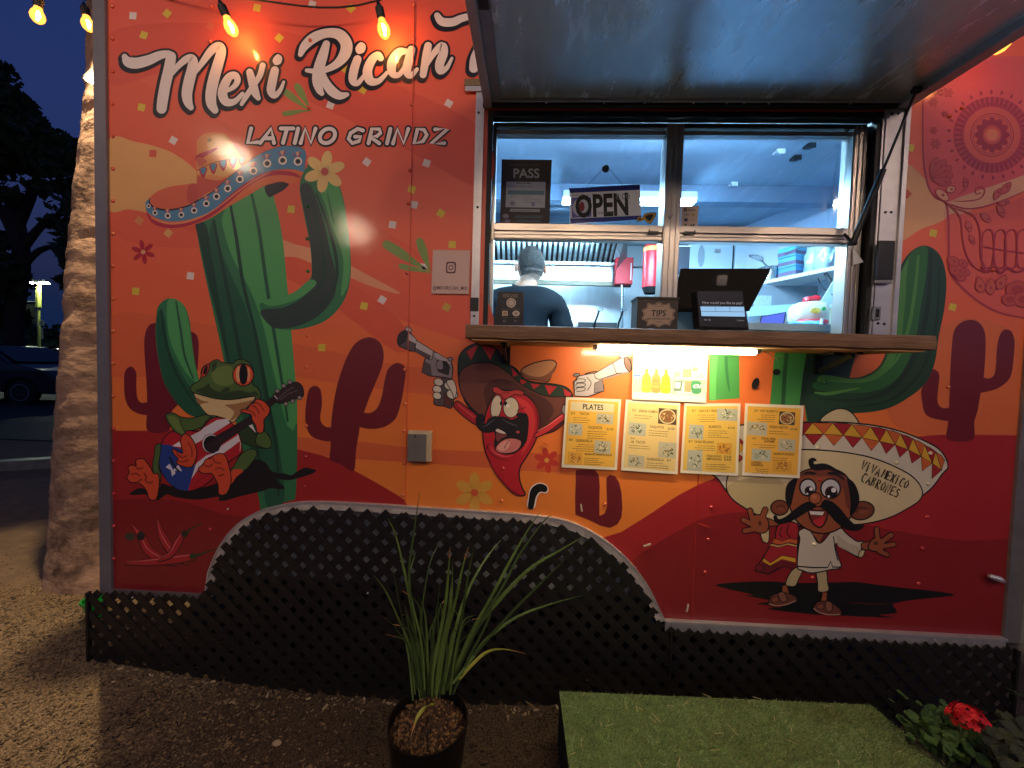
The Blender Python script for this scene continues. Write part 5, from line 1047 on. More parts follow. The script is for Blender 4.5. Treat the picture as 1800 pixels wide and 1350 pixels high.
for i in range(10):
    t0, t1, m0, m1 = top_[i], top_[i+1], mid_[i], mid_[min(i+1, 10)]
    tc_ = ((t0[0]+t1[0])/2, (t0[1]+t1[1])/2)
    A.poly(YL, [m0, tc_, m1], K, 5); A.poly([RE, ORG][i % 2], [tc_, t1, (( t1[0]+top_[min(i+2, 11)][0])/2, (t1[1]+top_[min(i+2, 11)][1])/2), m1], K, 5)
    if i < 10: A.poly([RE, ORG][(i+1) % 2] if i % 3 else RE, [m0, m1, bot_[i]], K, 5)
for q, c_ in (([(270, 235), (295, 260), (268, 300)], RE), ([(268, 262), (300, 290), (265, 330)], YL), ([(262, 330), (292, 350), (262, 380)], RE)): A.poly(c_, q, K, 4)
# body and clothes
A.fill('#cbb98c', [(395, 780), (440, 770), (440, 850), (410, 850), (396, 820)], ol=K, w=6)
for pts, c_ in (([(540, 1100), (570, 1030), (610, 1000), (645, 1010), (620, 1070), (600, 1110), (570, 1115)], '#b9a67c'), ([(725, 1030), (780, 1020), (790, 1090), (795, 1140), (735, 1145), (730, 1090)], '#b9a67c')): A.fill(c_, pts, ol=K, w=7)
A.fill('#c9beac', [(610, 1000), (615, 900), (625, 830), (615, 790), (680, 770), (740, 860), (820, 780), (870, 770), (900, 800), (960, 845), (1005, 850), (985, 900), (975, 940), (900, 900), (840, 860), (850, 930), (870, 1000), (810, 1015), (700, 1035), (640, 1020)], ol=K, w=8)
A.fill('#b9ac94', [(850, 810), (900, 850), (985, 890), (975, 935), (900, 900), (850, 870)]); A.line(K, [(612, 995), (700, 1003), (790, 1003), (808, 965), (820, 1000), (866, 1000)], 8, False); A.line(K, [(825, 820), (835, 900), (850, 960)], 6)
A.fill('#c9b88c', [(980, 905), (1010, 900), (1000, 935), (975, 942)], ol=K, w=6)
A.poly(SKN, [(690, 790), (740, 860), (775, 800), (760, 760), (690, 760)], K, 7)
# sarape
A.poly('#a3202a', cat([(480, 830), (490, 760), (540, 735), (615, 745), (612, 840)], k=2) + [(610, 990), (560, 985), (500, 1010), (440, 1040), (360, 1020), (380, 985), (410, 940), (450, 870)], K, 7)
A.poly('#c9602e', [(475, 830), (520, 845), (560, 830), (612, 838), (608, 865), (560, 855), (510, 868), (460, 858)], K, 4); A.poly('#cbb06a', [(455, 862), (505, 872), (555, 858), (608, 870), (606, 880), (550, 868), (500, 884), (445, 872)], K, 3)
A.poly('#d8a52e', [(412, 945), (450, 975), (520, 930), (600, 945), (600, 975), (520, 955), (450, 993), (402, 968)], K, 5); A.poly('#6d161f', [(400, 975), (450, 1000), (520, 965), (600, 985), (575, 1010), (520, 990), (450, 1035), (420, 1040), (400, 1000)], K, 4)
A.line(K, [(520, 760), (505, 800), (520, 825)], 6); A.line(K, [(560, 750), (548, 795), (570, 825)], 6); A.ell('#7a1a24', 385, 1005, 24, 22, 0, K, 5)
# hands
def hand(c, fingers, palm):
    for q, w_ in fingers: A.line(K, [(x, y, w_+12) for x, y in q]); 
    A.fill(SKN, palm, ol=K, w=7)
    for q, w_ in fingers: A.line(SKN, [(x, y, w_) for x, y in q])
A.fill(SKN, [(430, 710), (480, 730), (500, 750), (440, 755)], ol=K, w=6)
hand(0, [([(345, 720), (330, 665)], 26), ([(400, 710), (420, 660)], 28), ([(340, 745), (290, 720)], 26), ([(350, 775), (300, 785)], 26)], [(340, 700), (390, 690), (430, 710), (440, 760), (420, 795), (370, 795), (335, 770)])
A.ell(SKD, 388, 740, 9, 16)
A.fill(SKN, [(990, 860), (1040, 850), (1060, 890), (1000, 895)], ol=K, w=6)
hand(0, [([(1085, 830), (1080, 775)], 24), ([(1115, 845), (1165, 810)], 26), ([(1125, 875), (1180, 865)], 24), ([(1095, 905), (1140, 925)], 24)], [(1040, 850), (1075, 825), (1115, 835), (1130, 870), (1110, 905), (1060, 905), (1030, 890)])
A.ell(SKD, 1075, 858, 14, 12)
# head
A.ell('#7c4029', 505, 648, 52, 44, 0, K, 8); A.ell(SKD, 512, 645, 26, 18); A.ell('#8a4a2e', 512, 655, 20, 12)
A.ell('#7c4029', 990, 665, 75, 54, -8, K, 8); A.ell(SKD, 985, 660, 40, 22); A.ell('#8a4a2e', 1000, 672, 32, 14)
A.fill(SKN, [(560, 620), (575, 540), (600, 470), (650, 430), (740, 410), (830, 420), (900, 460), (935, 540), (945, 640), (920, 710), (860, 770), (780, 800), (700, 790), (630, 750), (590, 700)], ol=K, w=9); A.fill('#74392a', [(620, 460), (700, 430), (830, 430), (900, 470), (930, 560), (940, 660), (900, 640), (880, 540), (820, 470), (720, 460)])
A.fill('#0d090a', [(540, 600), (545, 520), (580, 480), (615, 460), (600, 520), (585, 580), (570, 635)]); A.fill('#0d090a', [(905, 475), (945, 500), (972, 560), (975, 620), (945, 680), (920, 690), (925, 620), (915, 540)])
A.fill('#0d090a', [(685, 410), (675, 370), (695, 352), (718, 358), (722, 372), (708, 374), (712, 390), (760, 385), (810, 400), (890, 455), (860, 450), (800, 425), (720, 428)])
A.fill('#0d090a', [(640, 450), (670, 432), (715, 440), (715, 452), (670, 448)]); A.fill('#0d090a', [(790, 440), (830, 436), (880, 470), (885, 485), (840, 458), (795, 452)])
for cx, cy, rx, ry, ix, iy, ir in ((672, 528, 48, 50, 680, 548, 28), (806, 535, 58, 58, 810, 558, 38)):
    A.ell('#c6c4c9', cx, cy, rx, ry, 0, K, 10); A.ell('#3f1f1a', ix, iy, ir, ir); A.ell('#0b0809', ix+2, iy+4, ir*.72); A.ell('#e8e4e6', ix+ir*.38, iy-ir*.38, ir*.38); A.ell('#e8e4e6', ix-ir*.4, iy+ir*.6, ir*.2)
A.fill('#7a2a20', [(680, 660), (730, 665), (785, 662), (785, 710), (760, 755), (735, 765), (700, 740), (682, 700)], ol=K, w=8); A.poly('#e0dcd8', [(680, 668), (768, 672), (758, 692), (688, 688)]); A.fill('#b82a34', [(705, 728), (735, 710), (768, 700), (765, 740), (735, 758)])
A.fill('#0b0809', [(690, 612), (735, 640), (770, 600), (820, 615), (870, 660), (910, 710), (950, 745), (990, 750), (998, 738), (1000, 765), (960, 785), (900, 775), (840, 735), (780, 670), (735, 645), (690, 660), (640, 690), (580, 725), (520, 745), (480, 735), (468, 700), (485, 693), (500, 715), (540, 700), (590, 660), (640, 625)])
A.ell('#a25a38', 715, 592, 36, 34, 0, K, 7); A.ell('#b46f4a', 708, 584, 16, 13)
# sandals
for sx_, sy_, sc_, rot in ((520, 1185, 1, -8), (790, 1240, 1, 12)):
    a = radians(rot); R_ = lambda u, v: (sx_+u*cos(a)-v*sin(a), sy_+u*sin(a)+v*cos(a))
    A.poly(SKN, [R_(10, -75), R_(38, -75), R_(46, -20), R_(0, -20)] if sx_ < 600 else [R_(-50, -85), R_(-22, -88), R_(-14, -30), R_(-50, -20)], K, 5)
    A.fill('#6b3a2c', [R_(-80, 5), R_(-60, -25), R_(0, -35), R_(60, -15), R_(85, 10), R_(75, 30), R_(0, 42), R_(-60, 40), R_(-82, 22)], ol=K, w=6); A.line('#b98a72', [R_(-80, 22), R_(-40, 38), R_(20, 38), R_(78, 24)], 6); A.fill('#8e5a45', [R_(-20, -32), R_(15, -34), R_(25, 15), R_(-5, 18)], ol=K, w=5); A.fill('#8a4a34', [R_(-60, -8), R_(-30, -15), R_(-28, 12), R_(-60, 16)], ol=K, w=4)
# motto on the brim
def hand_text(txt, x, y, h, rot, step, w=7):
    GL_ = {'V': [[(0, 0), (.4, 1), (.8, 0)]], 'I': [[(.2, .25), (.25, 1)], [(.2, .0), (.22, .08)]], 'A': [[(0, 1), (.4, .1), (.8, 1)], [(.2, .65), (.6, .65)]], 'M': [[(0, 1), (.1, 0), (.45, .6), (.8, 0), (.95, 1)]], 'E': [[(.65, 0), (0, .05), (.05, .5), (.5, .5)], [(.05, .5), (.05, 1), (.7, .95)]],
          'X': [[(0, .1), (.7, 1)], [(.7, .05), (0, 1)]], 'C': [[(.7, .1), (.3, 0), (0, .4), (.1, .9), (.6, 1)]], 'O': [[(.35, 0), (0, .4), (.2, .95), (.6, .9), (.75, .4), (.35, 0)]], 'B': [[(0, 0), (.05, 1), (.6, .8), (.5, .5), (.05, .5), (.5, .3), (.5, .05), (0, 0)]], 'R': [[(0, 1), (0, 0), (.55, .1), (.55, .4), (.05, .5), (.7, 1)]], 'N': [[(0, 1), (0, 0), (.65, 1), (.7, 0)]], 'S': [[(.6, .1), (.15, .05), (.1, .4), (.6, .55), (.55, .95), (0, .95)]], ' ': []}
    a = radians(rot)
    for i, ch in enumerate(txt):
        for st_ in GL_[ch]:
            q = [(x+(u*h*.48+i*step)*cos(a)-v*h*sin(a), y+(u*h*.48+i*step)*sin(a)+v*h*cos(a), w) for u, v in st_]; A.line('#1f1712', q, smooth=False)
hand_text('VIVA', 1005, 368, 54, 24, 31); hand_text('MEXICO', 1128, 418, 52, 26, 29); hand_text('CABRONES', 1008, 440, 54, 25, 31)
A.build('moustached_man_print', M_vinyl, T)

# ---- the title
A = Art(80); WHT = '#e9dcd8'
S1_ = [[(205, 515, 50), (235, 560, 92), (310, 575, 100), (420, 548, 92), (520, 505, 78), (600, 490, 60), (640, 505, 48)], [(625, 515, 90), (608, 620, 98), (575, 760, 98), (550, 900, 98), (540, 985, 92)], [(610, 700, 34), (690, 600, 54), (770, 535, 66), (820, 540, 80), (818, 620, 96), (790, 730, 100), (768, 850, 96), (780, 930, 80), (805, 975, 52)],
      [(820, 690, 30), (900, 580, 54), (990, 460, 74), (1055, 425, 84), (1078, 470, 88), (1050, 580, 96), (1010, 720, 100), (985, 850, 98), (990, 940, 90), (1022, 1000, 62)],
      [(1120, 830, 30), (1190, 790, 46), (1225, 735, 56), (1205, 685, 62), (1150, 700, 72), (1105, 780, 84), (1090, 860, 86), (1125, 925, 76), (1200, 920, 54), (1270, 850, 36)],
      [(1335, 655, 62), (1360, 750, 76), (1385, 840, 74), (1412, 890, 46)], [(1452, 595, 52), (1425, 690, 52), (1360, 790, 50), (1300, 880, 48), (1262, 945, 34)],
      [(1562, 640, 74), (1540, 740, 80), (1528, 825, 76), (1560, 868, 54), (1610, 820, 40), (1642, 745, 26)]]
S2_ = [[(148, 495, 46), (185, 420, 78), (270, 345, 92), (390, 302, 84), (500, 318, 100), (562, 400, 106), (550, 490, 104), (490, 570, 78), (400, 625, 56), (300, 648, 52), (205, 640, 36)], [(382, 402, 66), (352, 500, 88), (315, 620, 98), (300, 730, 94), (320, 815, 70), (340, 848, 46)], [(345, 650, 40), (372, 740, 72), (425, 820, 88), (500, 868, 74), (568, 858, 40)],
       [(662, 540, 74), (630, 640, 80), (622, 730, 74), (665, 755, 50), (720, 690, 36)], [(872, 530, 56), (845, 500, 62), (790, 550, 78), (752, 650, 86), (780, 735, 80), (855, 735, 52), (930, 660, 34)], [(1100, 468, 50), (1035, 480, 78), (975, 570, 86), (978, 665, 70), (1035, 680, 48), (1090, 610, 38)], [(1150, 452, 70), (1125, 550, 80), (1108, 640, 78), (1140, 690, 54), (1200, 630, 34)],
       [(1300, 418, 68), (1282, 520, 74), (1255, 680, 62)], [(1290, 590, 34), (1350, 490, 54), (1425, 418, 72), (1440, 480, 80), (1405, 580, 82), (1412, 645, 70), (1470, 615, 42), (1515, 530, 26)], [(1382, 145, 56), (1425, 200, 76), (1520, 205, 76), (1600, 172, 68), (1700, 145, 60)], [(1760, 420, 60), (1728, 530, 92), (1712, 620, 84)]]
D_ = (((180, 0, 5.143), S1_, [(1585, 545, 42, 46)]), ((500, 0, 5.143), S2_, [(690, 440, 46, 50)]))
for xf, st_, dots in D_:
    A.set(*xf)
    for dx, dy, g in ((-14, 20, 44), (0, 0, 40)):
        for q in st_: A.line(K, [(x+dx, y+dy, w+g) for x, y, w in q])
        for x, y, rx, ry in dots: A.ell(K, x+dx, y+dy, rx+g/2, ry+g/2)
for xf, st_, dots in D_:
    A.set(*xf)
    for q in st_: A.line(WHT, q)
    for x, y, rx, ry in dots: A.fill(WHT, [(x-rx, y), (x, y-ry*1.1), (x+rx, y-ry*.5), (x+rx*.7, y+ry*.7), (x-rx*.5, y+ry)], k=4)
A.build('title_lettering', M_vinyl, T)
A = Art(70); A.set(0, 0, 1)
GLY = {'L': [[(0, 0), (0, 1), (.95, .95)]], 'A': [[(0, 1), (.55, 0), (1, 1)], [(.25, .68), (.85, .68)]], 'T': [[(0, 0), (1, 0)], [(.5, 0), (.45, 1)]], 'I': [[(.3, 0), (.3, 1)]], 'N': [[(0, 1), (.08, 0), (.85, 1), (.95, 0)]],
       'G': [[(.95, .12), (.55, 0), (.1, .3), (.05, .7), (.4, 1), (.85, .85), (.9, .55), (.5, .55)]], 'R': [[(.05, 1), (.05, 0), (.7, .03), (.85, .28), (.6, .52), (.05, .55), (.95, 1)]], 'D': [[(.05, 1), (.05, 0), (.6, .05), (.95, .4), (.75, .85), (.05, 1)]], 'Z': [[(.05, .02), (.95, 0), (.0, 1), (.95, .97)]]}
pos = [('L', 436, 460), ('A', 458, 488), ('T', 488, 516), ('I', 517, 528), ('N', 529, 556), ('O', 560, 592), ('G', 610, 640), ('R', 647, 674), ('I', 679, 690), ('N', 691, 719), ('D', 727, 754), ('Z', 758, 788)]
for word, pas, w, c in ((0, 0, 13.5, K), (0, 1, 6.8, WHT), (1, 0, 13.5, K), (1, 1, 6.8, WHT)):
    if word and not pas: A.build('subtitle_lettering', M_vinyl, T); A = Art(70)
    for ch, x0, x1 in (pos[6:] if word else pos[:6]):
        yb, yt = 251.5+(x0-436)*.004, 226+(x0-436)*.004; sl = 6
        F_ = lambda u, v: (x0+u*(x1-x0-sl)+sl*(1-v), yt+v*(yb-yt))
        if ch == 'O': q = [F_(.5+.5*cos(2*pi*i/24), .5+.5*sin(2*pi*i/24)) for i in range(25)]; A.line(c, [(x, y, w) for x, y in q], smooth=False); continue
        for st_ in GLY[ch]: A.line(c, [(*F_(u, v), w) for u, v in st_], smooth=False)
A.build('subtitle_lettering', M_vinyl, T)

# ================================================================ THINGS STUCK ON THE SIDE
def sheet(name, label, catg, c4, th, back, group=None, Y=-.0085, curl=0.):
    p = [at(x, y, Y) for x, y in c4]; t = root(name, label, catg, tuple(p[3]), group)
    n = 10; v = []; f = []
    for j in range(n+1):
        for i in range(n+1):
            u, w = i/n, j/n; q = (p[0]*(1-u)+p[1]*u)*(1-w)+(p[3]*(1-u)+p[2]*u)*w; k = curl*w
            v.append((q.x, q.y-k, q.z))
    N = len(v); v += [(x, y+th, z) for x, y, z in v]
    for j in range(n):
        for i in range(n): a = j*(n+1)+i; f += [(a, a+n+1, a+n+2, a+1), (a+N, a+1+N, a+n+2+N, a+n+1+N)]
    rim = [i for i in range(n+1)] + [(j+1)*(n+1)-1 for j in range(1, n+1)] + [n*(n+1)+i for i in range(n-1, -1, -1)] + [j*(n+1) for j in range(n-1, 0, -1)]
    for a, b in zip(rim, rim[1:]+rim[:1]): f.append((a, b, b+N, a+N))
    mb = MB(); mb.add(v, f); mb.build('sheet', back, t, True)
    W_, H_ = (p[1]-p[0]).length, (p[3]-p[0]).length
    # ink plane: u,w in 0..1000 across and down the page
    def pl(x, y, d):
        u, w = x/1000, y/1000; q = (p[0]*(1-u)+p[1]*u)*(1-w)+(p[3]*(1-u)+p[2]*u)*w; k = curl*w
        return (q.x, q.y-k-.0004-d, q.z)
    return t, pl
M_page = mat('laminated_page', '#e6dcc8', .35, var=.04, coat=.6)
# handle card (the square code on it is left blank)
t, pl = sheet('handle_card', 'pale card with a camera emblem and an account name stuck left of the window', 'sticker', [(761, 439), (827, 440), (824, 517), (758, 516)], .0006, mat('pale_card', '#c9a69a', .5, var=.03))
A = Art(0, pl, (0, 0, 1)); 
A.poly('#cfaea2', [(20, 20), (980, 20), (980, 980), (20, 980)])
sq = lambda cx, cy, s, q: [(cx-s+q, cy-s), (cx+s-q, cy-s), (cx+s, cy-s+q), (cx+s, cy+s-q), (cx+s-q, cy+s), (cx-s+q, cy+s), (cx-s, cy+s-q), (cx-s, cy-s+q)]
A.fill('#5a2f30', sq(500, 400, 128, 40), k=3).fill('#cfaea2', sq(500, 400, 95, 32), k=3).ell('#5a2f30', 500, 400, 66, 60).ell('#cfaea2', 500, 400, 42, 38).ell('#5a2f30', 575, 335, 14)
A.text('#5a3538', '@MEXIRICAN_MIX', 500, 905, 112, 0, .015, 0, 'CENTER', .98); A.build('card_print', M_paper, t)
# drinks poster right under the tube lamp, inks lightened for its glare
t, pl = sheet('drinks_poster', 'poster of bottled drinks directly under the shelf lamp, its inks paled for the glare', 'poster', [(1113, 613), (1245, 617), (1240, 708), (1110, 702)], .0006, mat('poster_back', '#cfcdb8', .35, var=.02, coat=.5), curl=.006)
A = Art(0, pl)
A.poly('#e6e6d6', [(12, 15), (990, 15), (990, 985), (12, 985)]).poly('#e4e2cf', [(12, 15), (990, 15), (990, 350), (12, 320)])
A.poly('#dcdcae', [(12, 500), (600, 520), (600, 850), (12, 830)]).poly('#c9c5a2', [(600, 560), (990, 560), (990, 640), (600, 620)]).line('#a9a58a', [(12, 835), (400, 845), (990, 860)], 12, False)
def bottle_(x, w, y0, y1, c, neck='#e9e9e2'):
    A.fill(c, [(x-w, y1), (x-w*1.02, (y0+y1)/2), (x-w*.9, y0+120), (x-w*.35, y0+40), (x-w*.3, y0-60), (x+w*.3, y0-60), (x+w*.35, y0+40), (x+w*.9, y0+120), (x+w*1.02, (y0+y1)/2), (x+w, y1)], k=3); A.poly(neck, [(x-w*.38, y0-110), (x+w*.38, y0-110), (x+w*.38, y0-40), (x-w*.38, y0-40)])
bottle_(65, 45, 330, 560, '#dfe3ec'); A.poly('#5f7fc0', [(14, 500), (110, 500), (108, 550), (14, 552)])
for x, c in ((190, '#d9ae3c'), (320, '#d98a4a'), (450, '#d9c422')): bottle_(x, 58, 420, 830, c); A.line('#8a6a2a', [(x-36, 640, 8), (x-10, 600, 12), (x+8, 625, 10), (x+36, 600, 8)]); A.poly('#e0a858', [(x-50, 720), (x+50, 720), (x+50, 740), (x-50, 740)])
A.poly('#a5a596', [(560, 420), (640, 420), (645, 520), (555, 520)]).poly('#c4c07c', [(670, 360), (790, 350), (790, 520), (670, 525)]).ell('#8f9a7c', 835, 360, 42, 40)
for i in range(4): A.line('#a9a276', [(830, 440+26*i), (960, 446+26*i)], 9, False)
A.poly('#5f7d74', [(560, 600), (680, 590), (660, 790), (560, 800)]).poly('#e8ecdf', [(575, 625), (650, 620), (640, 740), (570, 740)]).poly('#d98c6c', [(700, 590), (790, 590), (790, 810), (700, 800)]).fill('#3f8a62', [(790, 600), (880, 580), (930, 640), (925, 800), (860, 840), (800, 800)]).text('#f0f2ea', 'on', 805, 720, 150, 0, .02, .3)
A.poly('#d9cdb4', [(930, 640), (985, 640), (985, 830), (930, 810)]); A.build('poster_print', M_paper, t)
# four menu pages
YM, GM = '#eab548', '#e2c684'
def photo_patch(A, x0, y0, x1, y1, kind, seed):
    r = random.Random(seed); A.poly({'g': '#b9b49c', 'd': '#4a3826', 'y': '#dba23a', 'l': '#b3b4a4'}[kind], [(x0, y0), (x1, y0+8), (x1, y1), (x0, y1-6)])
    cx, cy, rx, ry = (x0+x1)/2, (y0+y1)/2, (x1-x0)/2, (y1-y0)/2
    if kind == 'd': A.ell('#d8c79c', cx, cy, rx*.92, ry*.92, 0); A.ell('#8a5a34', cx, cy, rx*.8, ry*.78, 0)
    pal = {'g': ['#6b5a3c', '#e0d2a8', '#8d7a4c', '#54603c', '#c9a878'], 'd': ['#6a4226', '#b8935a', '#7c4f2f', '#d2b98a', '#5f6a30'], 'y': ['#7a4a22', '#b5702e', '#e0b870', '#a0602a'], 'l': ['#39503c', '#8fa37a', '#d9d2b4', '#6d6a4e']}[kind]
    for _ in range(26):
        a = r.random()*6.28; q = sqrt(r.random())*.72; A.ell(pal[int(r.random()*len(pal))], cx+rx*q*cos(a), cy+ry*q*sin(a), rx*r.uniform(.06, .2), ry*r.uniform(.05, .14), r.uniform(-60, 60), n=9); A.layer -= .6
    A.layer = int(A.layer)+1
def lines(A, x0, x1, y, n, dy, al='L', seed=0, w=7):
    r = random.Random(seed)
    for i in range(n):
        ln = (x1-x0)*r.uniform(.62, 1); a = x0 if al == 'L' else x1-ln; x = a
        while x < a+ln: s_l = r.uniform(18, 60); A.line('#6b4a1c', [(x, y+dy*i), (min(x+s_l, a+ln), y+dy*i)], w, False); A.layer -= 1; x += s_l+r.uniform(10, 18)
    A.layer += 1
def page(label, c4, build_, curl):
    t, pl = sheet('menu_page', label, 'menu', c4, .0005, M_page, 'menu pages taped under the serving shelf', curl=curl); A = Art(0, pl); A.poly(build_[0], [(45, 35), (955, 40), (955, 962), (42, 955)]); build_[1](A); A.build('page_print', M_paper, t)
T_ = lambda A, s, x, y, z=46, b=.012, al='LEFT': A.text('#4f3514', s, x, y, z, 0, b, 0, al, 1.05)
def pg1(A):
    A.poly('#d9cba6', [(95, 60), (880, 65), (880, 190), (95, 185)]); A.text('#2a2420', 'PLATES', 500, 160, 105, 0, .02, 0, 'CENTER', 1.12)
    T_(A, '$15', 110, 238); T_(A, 'TACOS', 265, 242, 50); lines(A, 160, 540, 285, 3, 32, 'L', 1); photo_patch(A, 575, 205, 880, 360, 'g', 1)
    photo_patch(A, 80, 365, 330, 535, 'l', 2); T_(A, 'TAQUITOS', 430, 430, 50); T_(A, '$15.00', 770, 440, 42); lines(A, 430, 780, 470, 4, 32, 'L', 2)
    T_(A, '$15', 100, 615); T_(A, 'QUESADILLA', 225, 622, 50); lines(A, 160, 560, 662, 4, 30, 'R', 3); photo_patch(A, 570, 590, 860, 780, 'g', 4)
    photo_patch(A, 100, 770, 360, 945, 'y', 5); T_(A, 'BREAKFAST BURRITO $15.00', 400, 805, 37); lines(A, 400, 780, 850, 4, 28, 'L', 4)
def pg2(A):
    T_(A, '$15', 130, 160); T_(A, 'BIRRIA RAMEN', 255, 165, 50); lines(A, 180, 560, 215, 2, 34, 'L', 5); photo_patch(A, 610, 90, 940, 315, 'd', 6)
    photo_patch(A, 85, 315, 400, 500, 'l', 7); T_(A, 'TAQUITOS', 460, 375, 50); T_(A, '$15.00', 790, 385, 42); lines(A, 455, 850, 415, 3, 32, 'L', 6)
    T_(A, 'Short', 130, 548, 36, .004); T_(A, 'rib  TACOS', 140, 602, 50); lines(A, 110, 600, 640, 2, 34, 'L', 7); photo_patch(A, 640, 560, 960, 785, 'g', 8)
    photo_patch(A, 110, 770, 400, 960-20, 'g', 9); T_(A, 'QUESADILLA', 440, 830, 50); T_(A, '$17', 800, 828, 46); lines(A, 440, 850, 868, 3, 30, 'L', 8)
def pg3(A):
    T_(A, '$17', 140, 118); T_(A, 'NACHO FRIES', 265, 122, 50); lines(A, 170, 560, 165, 4, 30, 'R', 9); photo_patch(A, 590, 70, 950, 245, 'l', 10)
    photo_patch(A, 110, 300, 365, 510, 'l', 11); T_(A, 'BURRITO', 455, 345, 50); T_(A, '$15.00', 790, 352, 42); lines(A, 450, 840, 385, 4, 30, 'L', 10)
    T_(A, '$17', 110, 555); T_(A, 'CHILE RELLENO', 215, 560, 46); lines(A, 200, 580, 600, 3, 30, 'R', 11); photo_patch(A, 610, 545, 870, 710, 'y', 12)
    photo_patch(A, 110, 660, 370, 960, 'l', 13); T_(A, 'PORK BOWL   $16.00', 440, 755, 44); T_(A, 'EMPANADAS   $14.00', 440, 795, 44); lines(A, 440, 860, 855, 3, 32, 'L', 12)
def pg4(A):
    T_(A, '$17  WET BURRITO', 160, 110, 44); lines(A, 190, 520, 150, 4, 30, 'R', 13); photo_patch(A, 590, 90, 860, 275, 'd', 14)
    photo_patch(A, 45, 250, 395, 440, 'g', 15); T_(A, 'STEAK FAJITAS', 430, 325, 46); T_(A, '$17.00', 790, 342, 40); lines(A, 430, 800, 370, 2, 32, 'L', 14)
    T_(A, '$16', 150, 490, 40); T_(A, 'STEAK FRIES', 300, 490, 44); T_(A, 'SUPREME', 350, 528, 44); lines(A, 160, 560, 565, 2, 32, 'R', 15); photo_patch(A, 600, 465, 890, 640, 'g', 16)
    photo_patch(A, 150, 620, 480, 790, 'l', 17); T_(A, 'QUESO FUNDIDO', 520, 690, 42); lines(A, 520, 850, 735, 2, 30, 'L', 16); photo_patch(A, 520, 770, 850, 930, 'y', 18)
    T_(A, 'LOADED', 150, 825, 42); T_(A, 'CHURROS', 150, 860, 42); lines(A, 170, 450, 900, 3, 28, 'R', 17)
page('laminated yellow menu page headed PLATES, leftmost of the four', [(995, 698), (1092, 702), (1084, 826), (987, 821)], (YM, pg1), .004)
page('paler beige menu page with a bowl of stew at its top right corner', [(1100, 702), (1196, 708), (1190, 833), (1091, 826)], (GM, pg2), .006)
page('yellow menu page with a heap of salad at its top right corner', [(1203, 709), (1302, 709), (1296, 836), (1195, 831)], ('#e6bd58', pg3), .004)
page('orange yellow menu page, rightmost of the four, beside the painted sombrero', [(1310, 709), (1413, 713), (1404, 840), (1303, 835)], ('#e8b044', pg4), .005)
# ================================================================ LAMPS
M_bulb = emat('bulb_glow', BULB, BULB_L); M_bulbf = emat('bulb_filament_glow', BULB_FC, BULB_F)
def amber():
    m = emat('amber_bulb_glass', (1, .36, .06), 2.6); nt = m.node_tree; o = next(n for n in nt.nodes if n.type == 'OUTPUT_MATERIAL'); e = next(n for n in nt.nodes if n.type == 'EMISSION')
    t = nt.nodes.new('ShaderNodeBsdfTransparent'); t.inputs[0].default_value = (1, .8, .5, 1); x = nt.nodes.new('ShaderNodeMixShader'); x.inputs[0].default_value = .55
    nt.links.new(t.outputs[0], x.inputs[1]); nt.links.new(e.outputs[0], x.inputs[2]); nt.links.new(x.outputs[0], o.inputs[0]); return m
M_amber = amber(); M_sock = mat('bulb_socket', '#15130f', .5, var=.1)
def bulb(p, label, tilt=(0, 0), m=None):
    p = Vector(p); t = root('string_bulb', label, 'light bulb', tuple(p), 'string light bulbs')
    R = Matrix.Rotation(tilt[0], 3, 'Y') @ Matrix.Rotation(tilt[1], 3, 'X')
    def tr(mb): mb.v = [tuple(p + R @ (Vector(v)-p)) for v in mb.v]; return mb
    mb = MB(); mb.lathe(p, [(.001, -.052), (.012, -.049), (.021, -.038), (.024, -.024), (.021, -.010), (.014, .004), (.0125, .012)], 14); g_ = tr(mb).build('bulb_glass', M_amber if m else M_bulb, t, True)
    if m: mb = MB(); mb.tube([p+Vector((0, 0, -.004)), p+Vector((.004, 0, -.02)), p+Vector((0, 0, -.042))], [.004, .007, .003], 8); tr(mb).build('filament', m, g_, True)
    mb = MB(); mb.lathe(p, [(.014, .0125), (.016, .02), (.016, .05), (.009, .058), (.004, .075)], 12); tr(mb).build('socket', M_sock, t, True)
vis = [((67, 27, .05), 'leftmost warm bulb of the string, hanging in the dusk sky', (.1, 0)), ((153, 42, .14), 'warm bulb hanging in front of the palm trunk at the trailer corner', (-.2, 0)),
       ((401, 46, -.075), 'warm bulb glowing above the white M of the painted title', (-.35, .2)), ((672, 50, -.075), 'warm bulb glowing above the white capital R of the painted title', (-.2, .15)), ((1772, 80, -.13), 'unlit looking bulb at the right edge beyond the hatch', (.9, .3))]
spots = []
for (px, py, Y), lb, tl in vis:
    p = at(px, py, Y); p.z += .02; bulb(p, lb, tl, emat('dim_filament_glow', BULB_FC, 90) if px > 1700 else M_bulbf); spots.append(p)
cord = MB(); tops = [Vector((p.x-.01, p.y, p.z+.085)) for p in spots[:4]]
pts = [(-6, 1.5, 3.9), (tops[0].x-1.2, .4, tops[0].z+.34)] + [tuple(t) for t in tops] + [(0.2, -.2, tops[3].z+.30), (1.2, -.2, 3.2), (2.3, -.15, 2.93), (4, -.3, 3.4)]
cord.tube(cat(pts, k=8), .0035, 6); tag(cord.build('light_cord', M_sock), 'thin black cord carrying the warm bulbs above the painted title', 'cord')
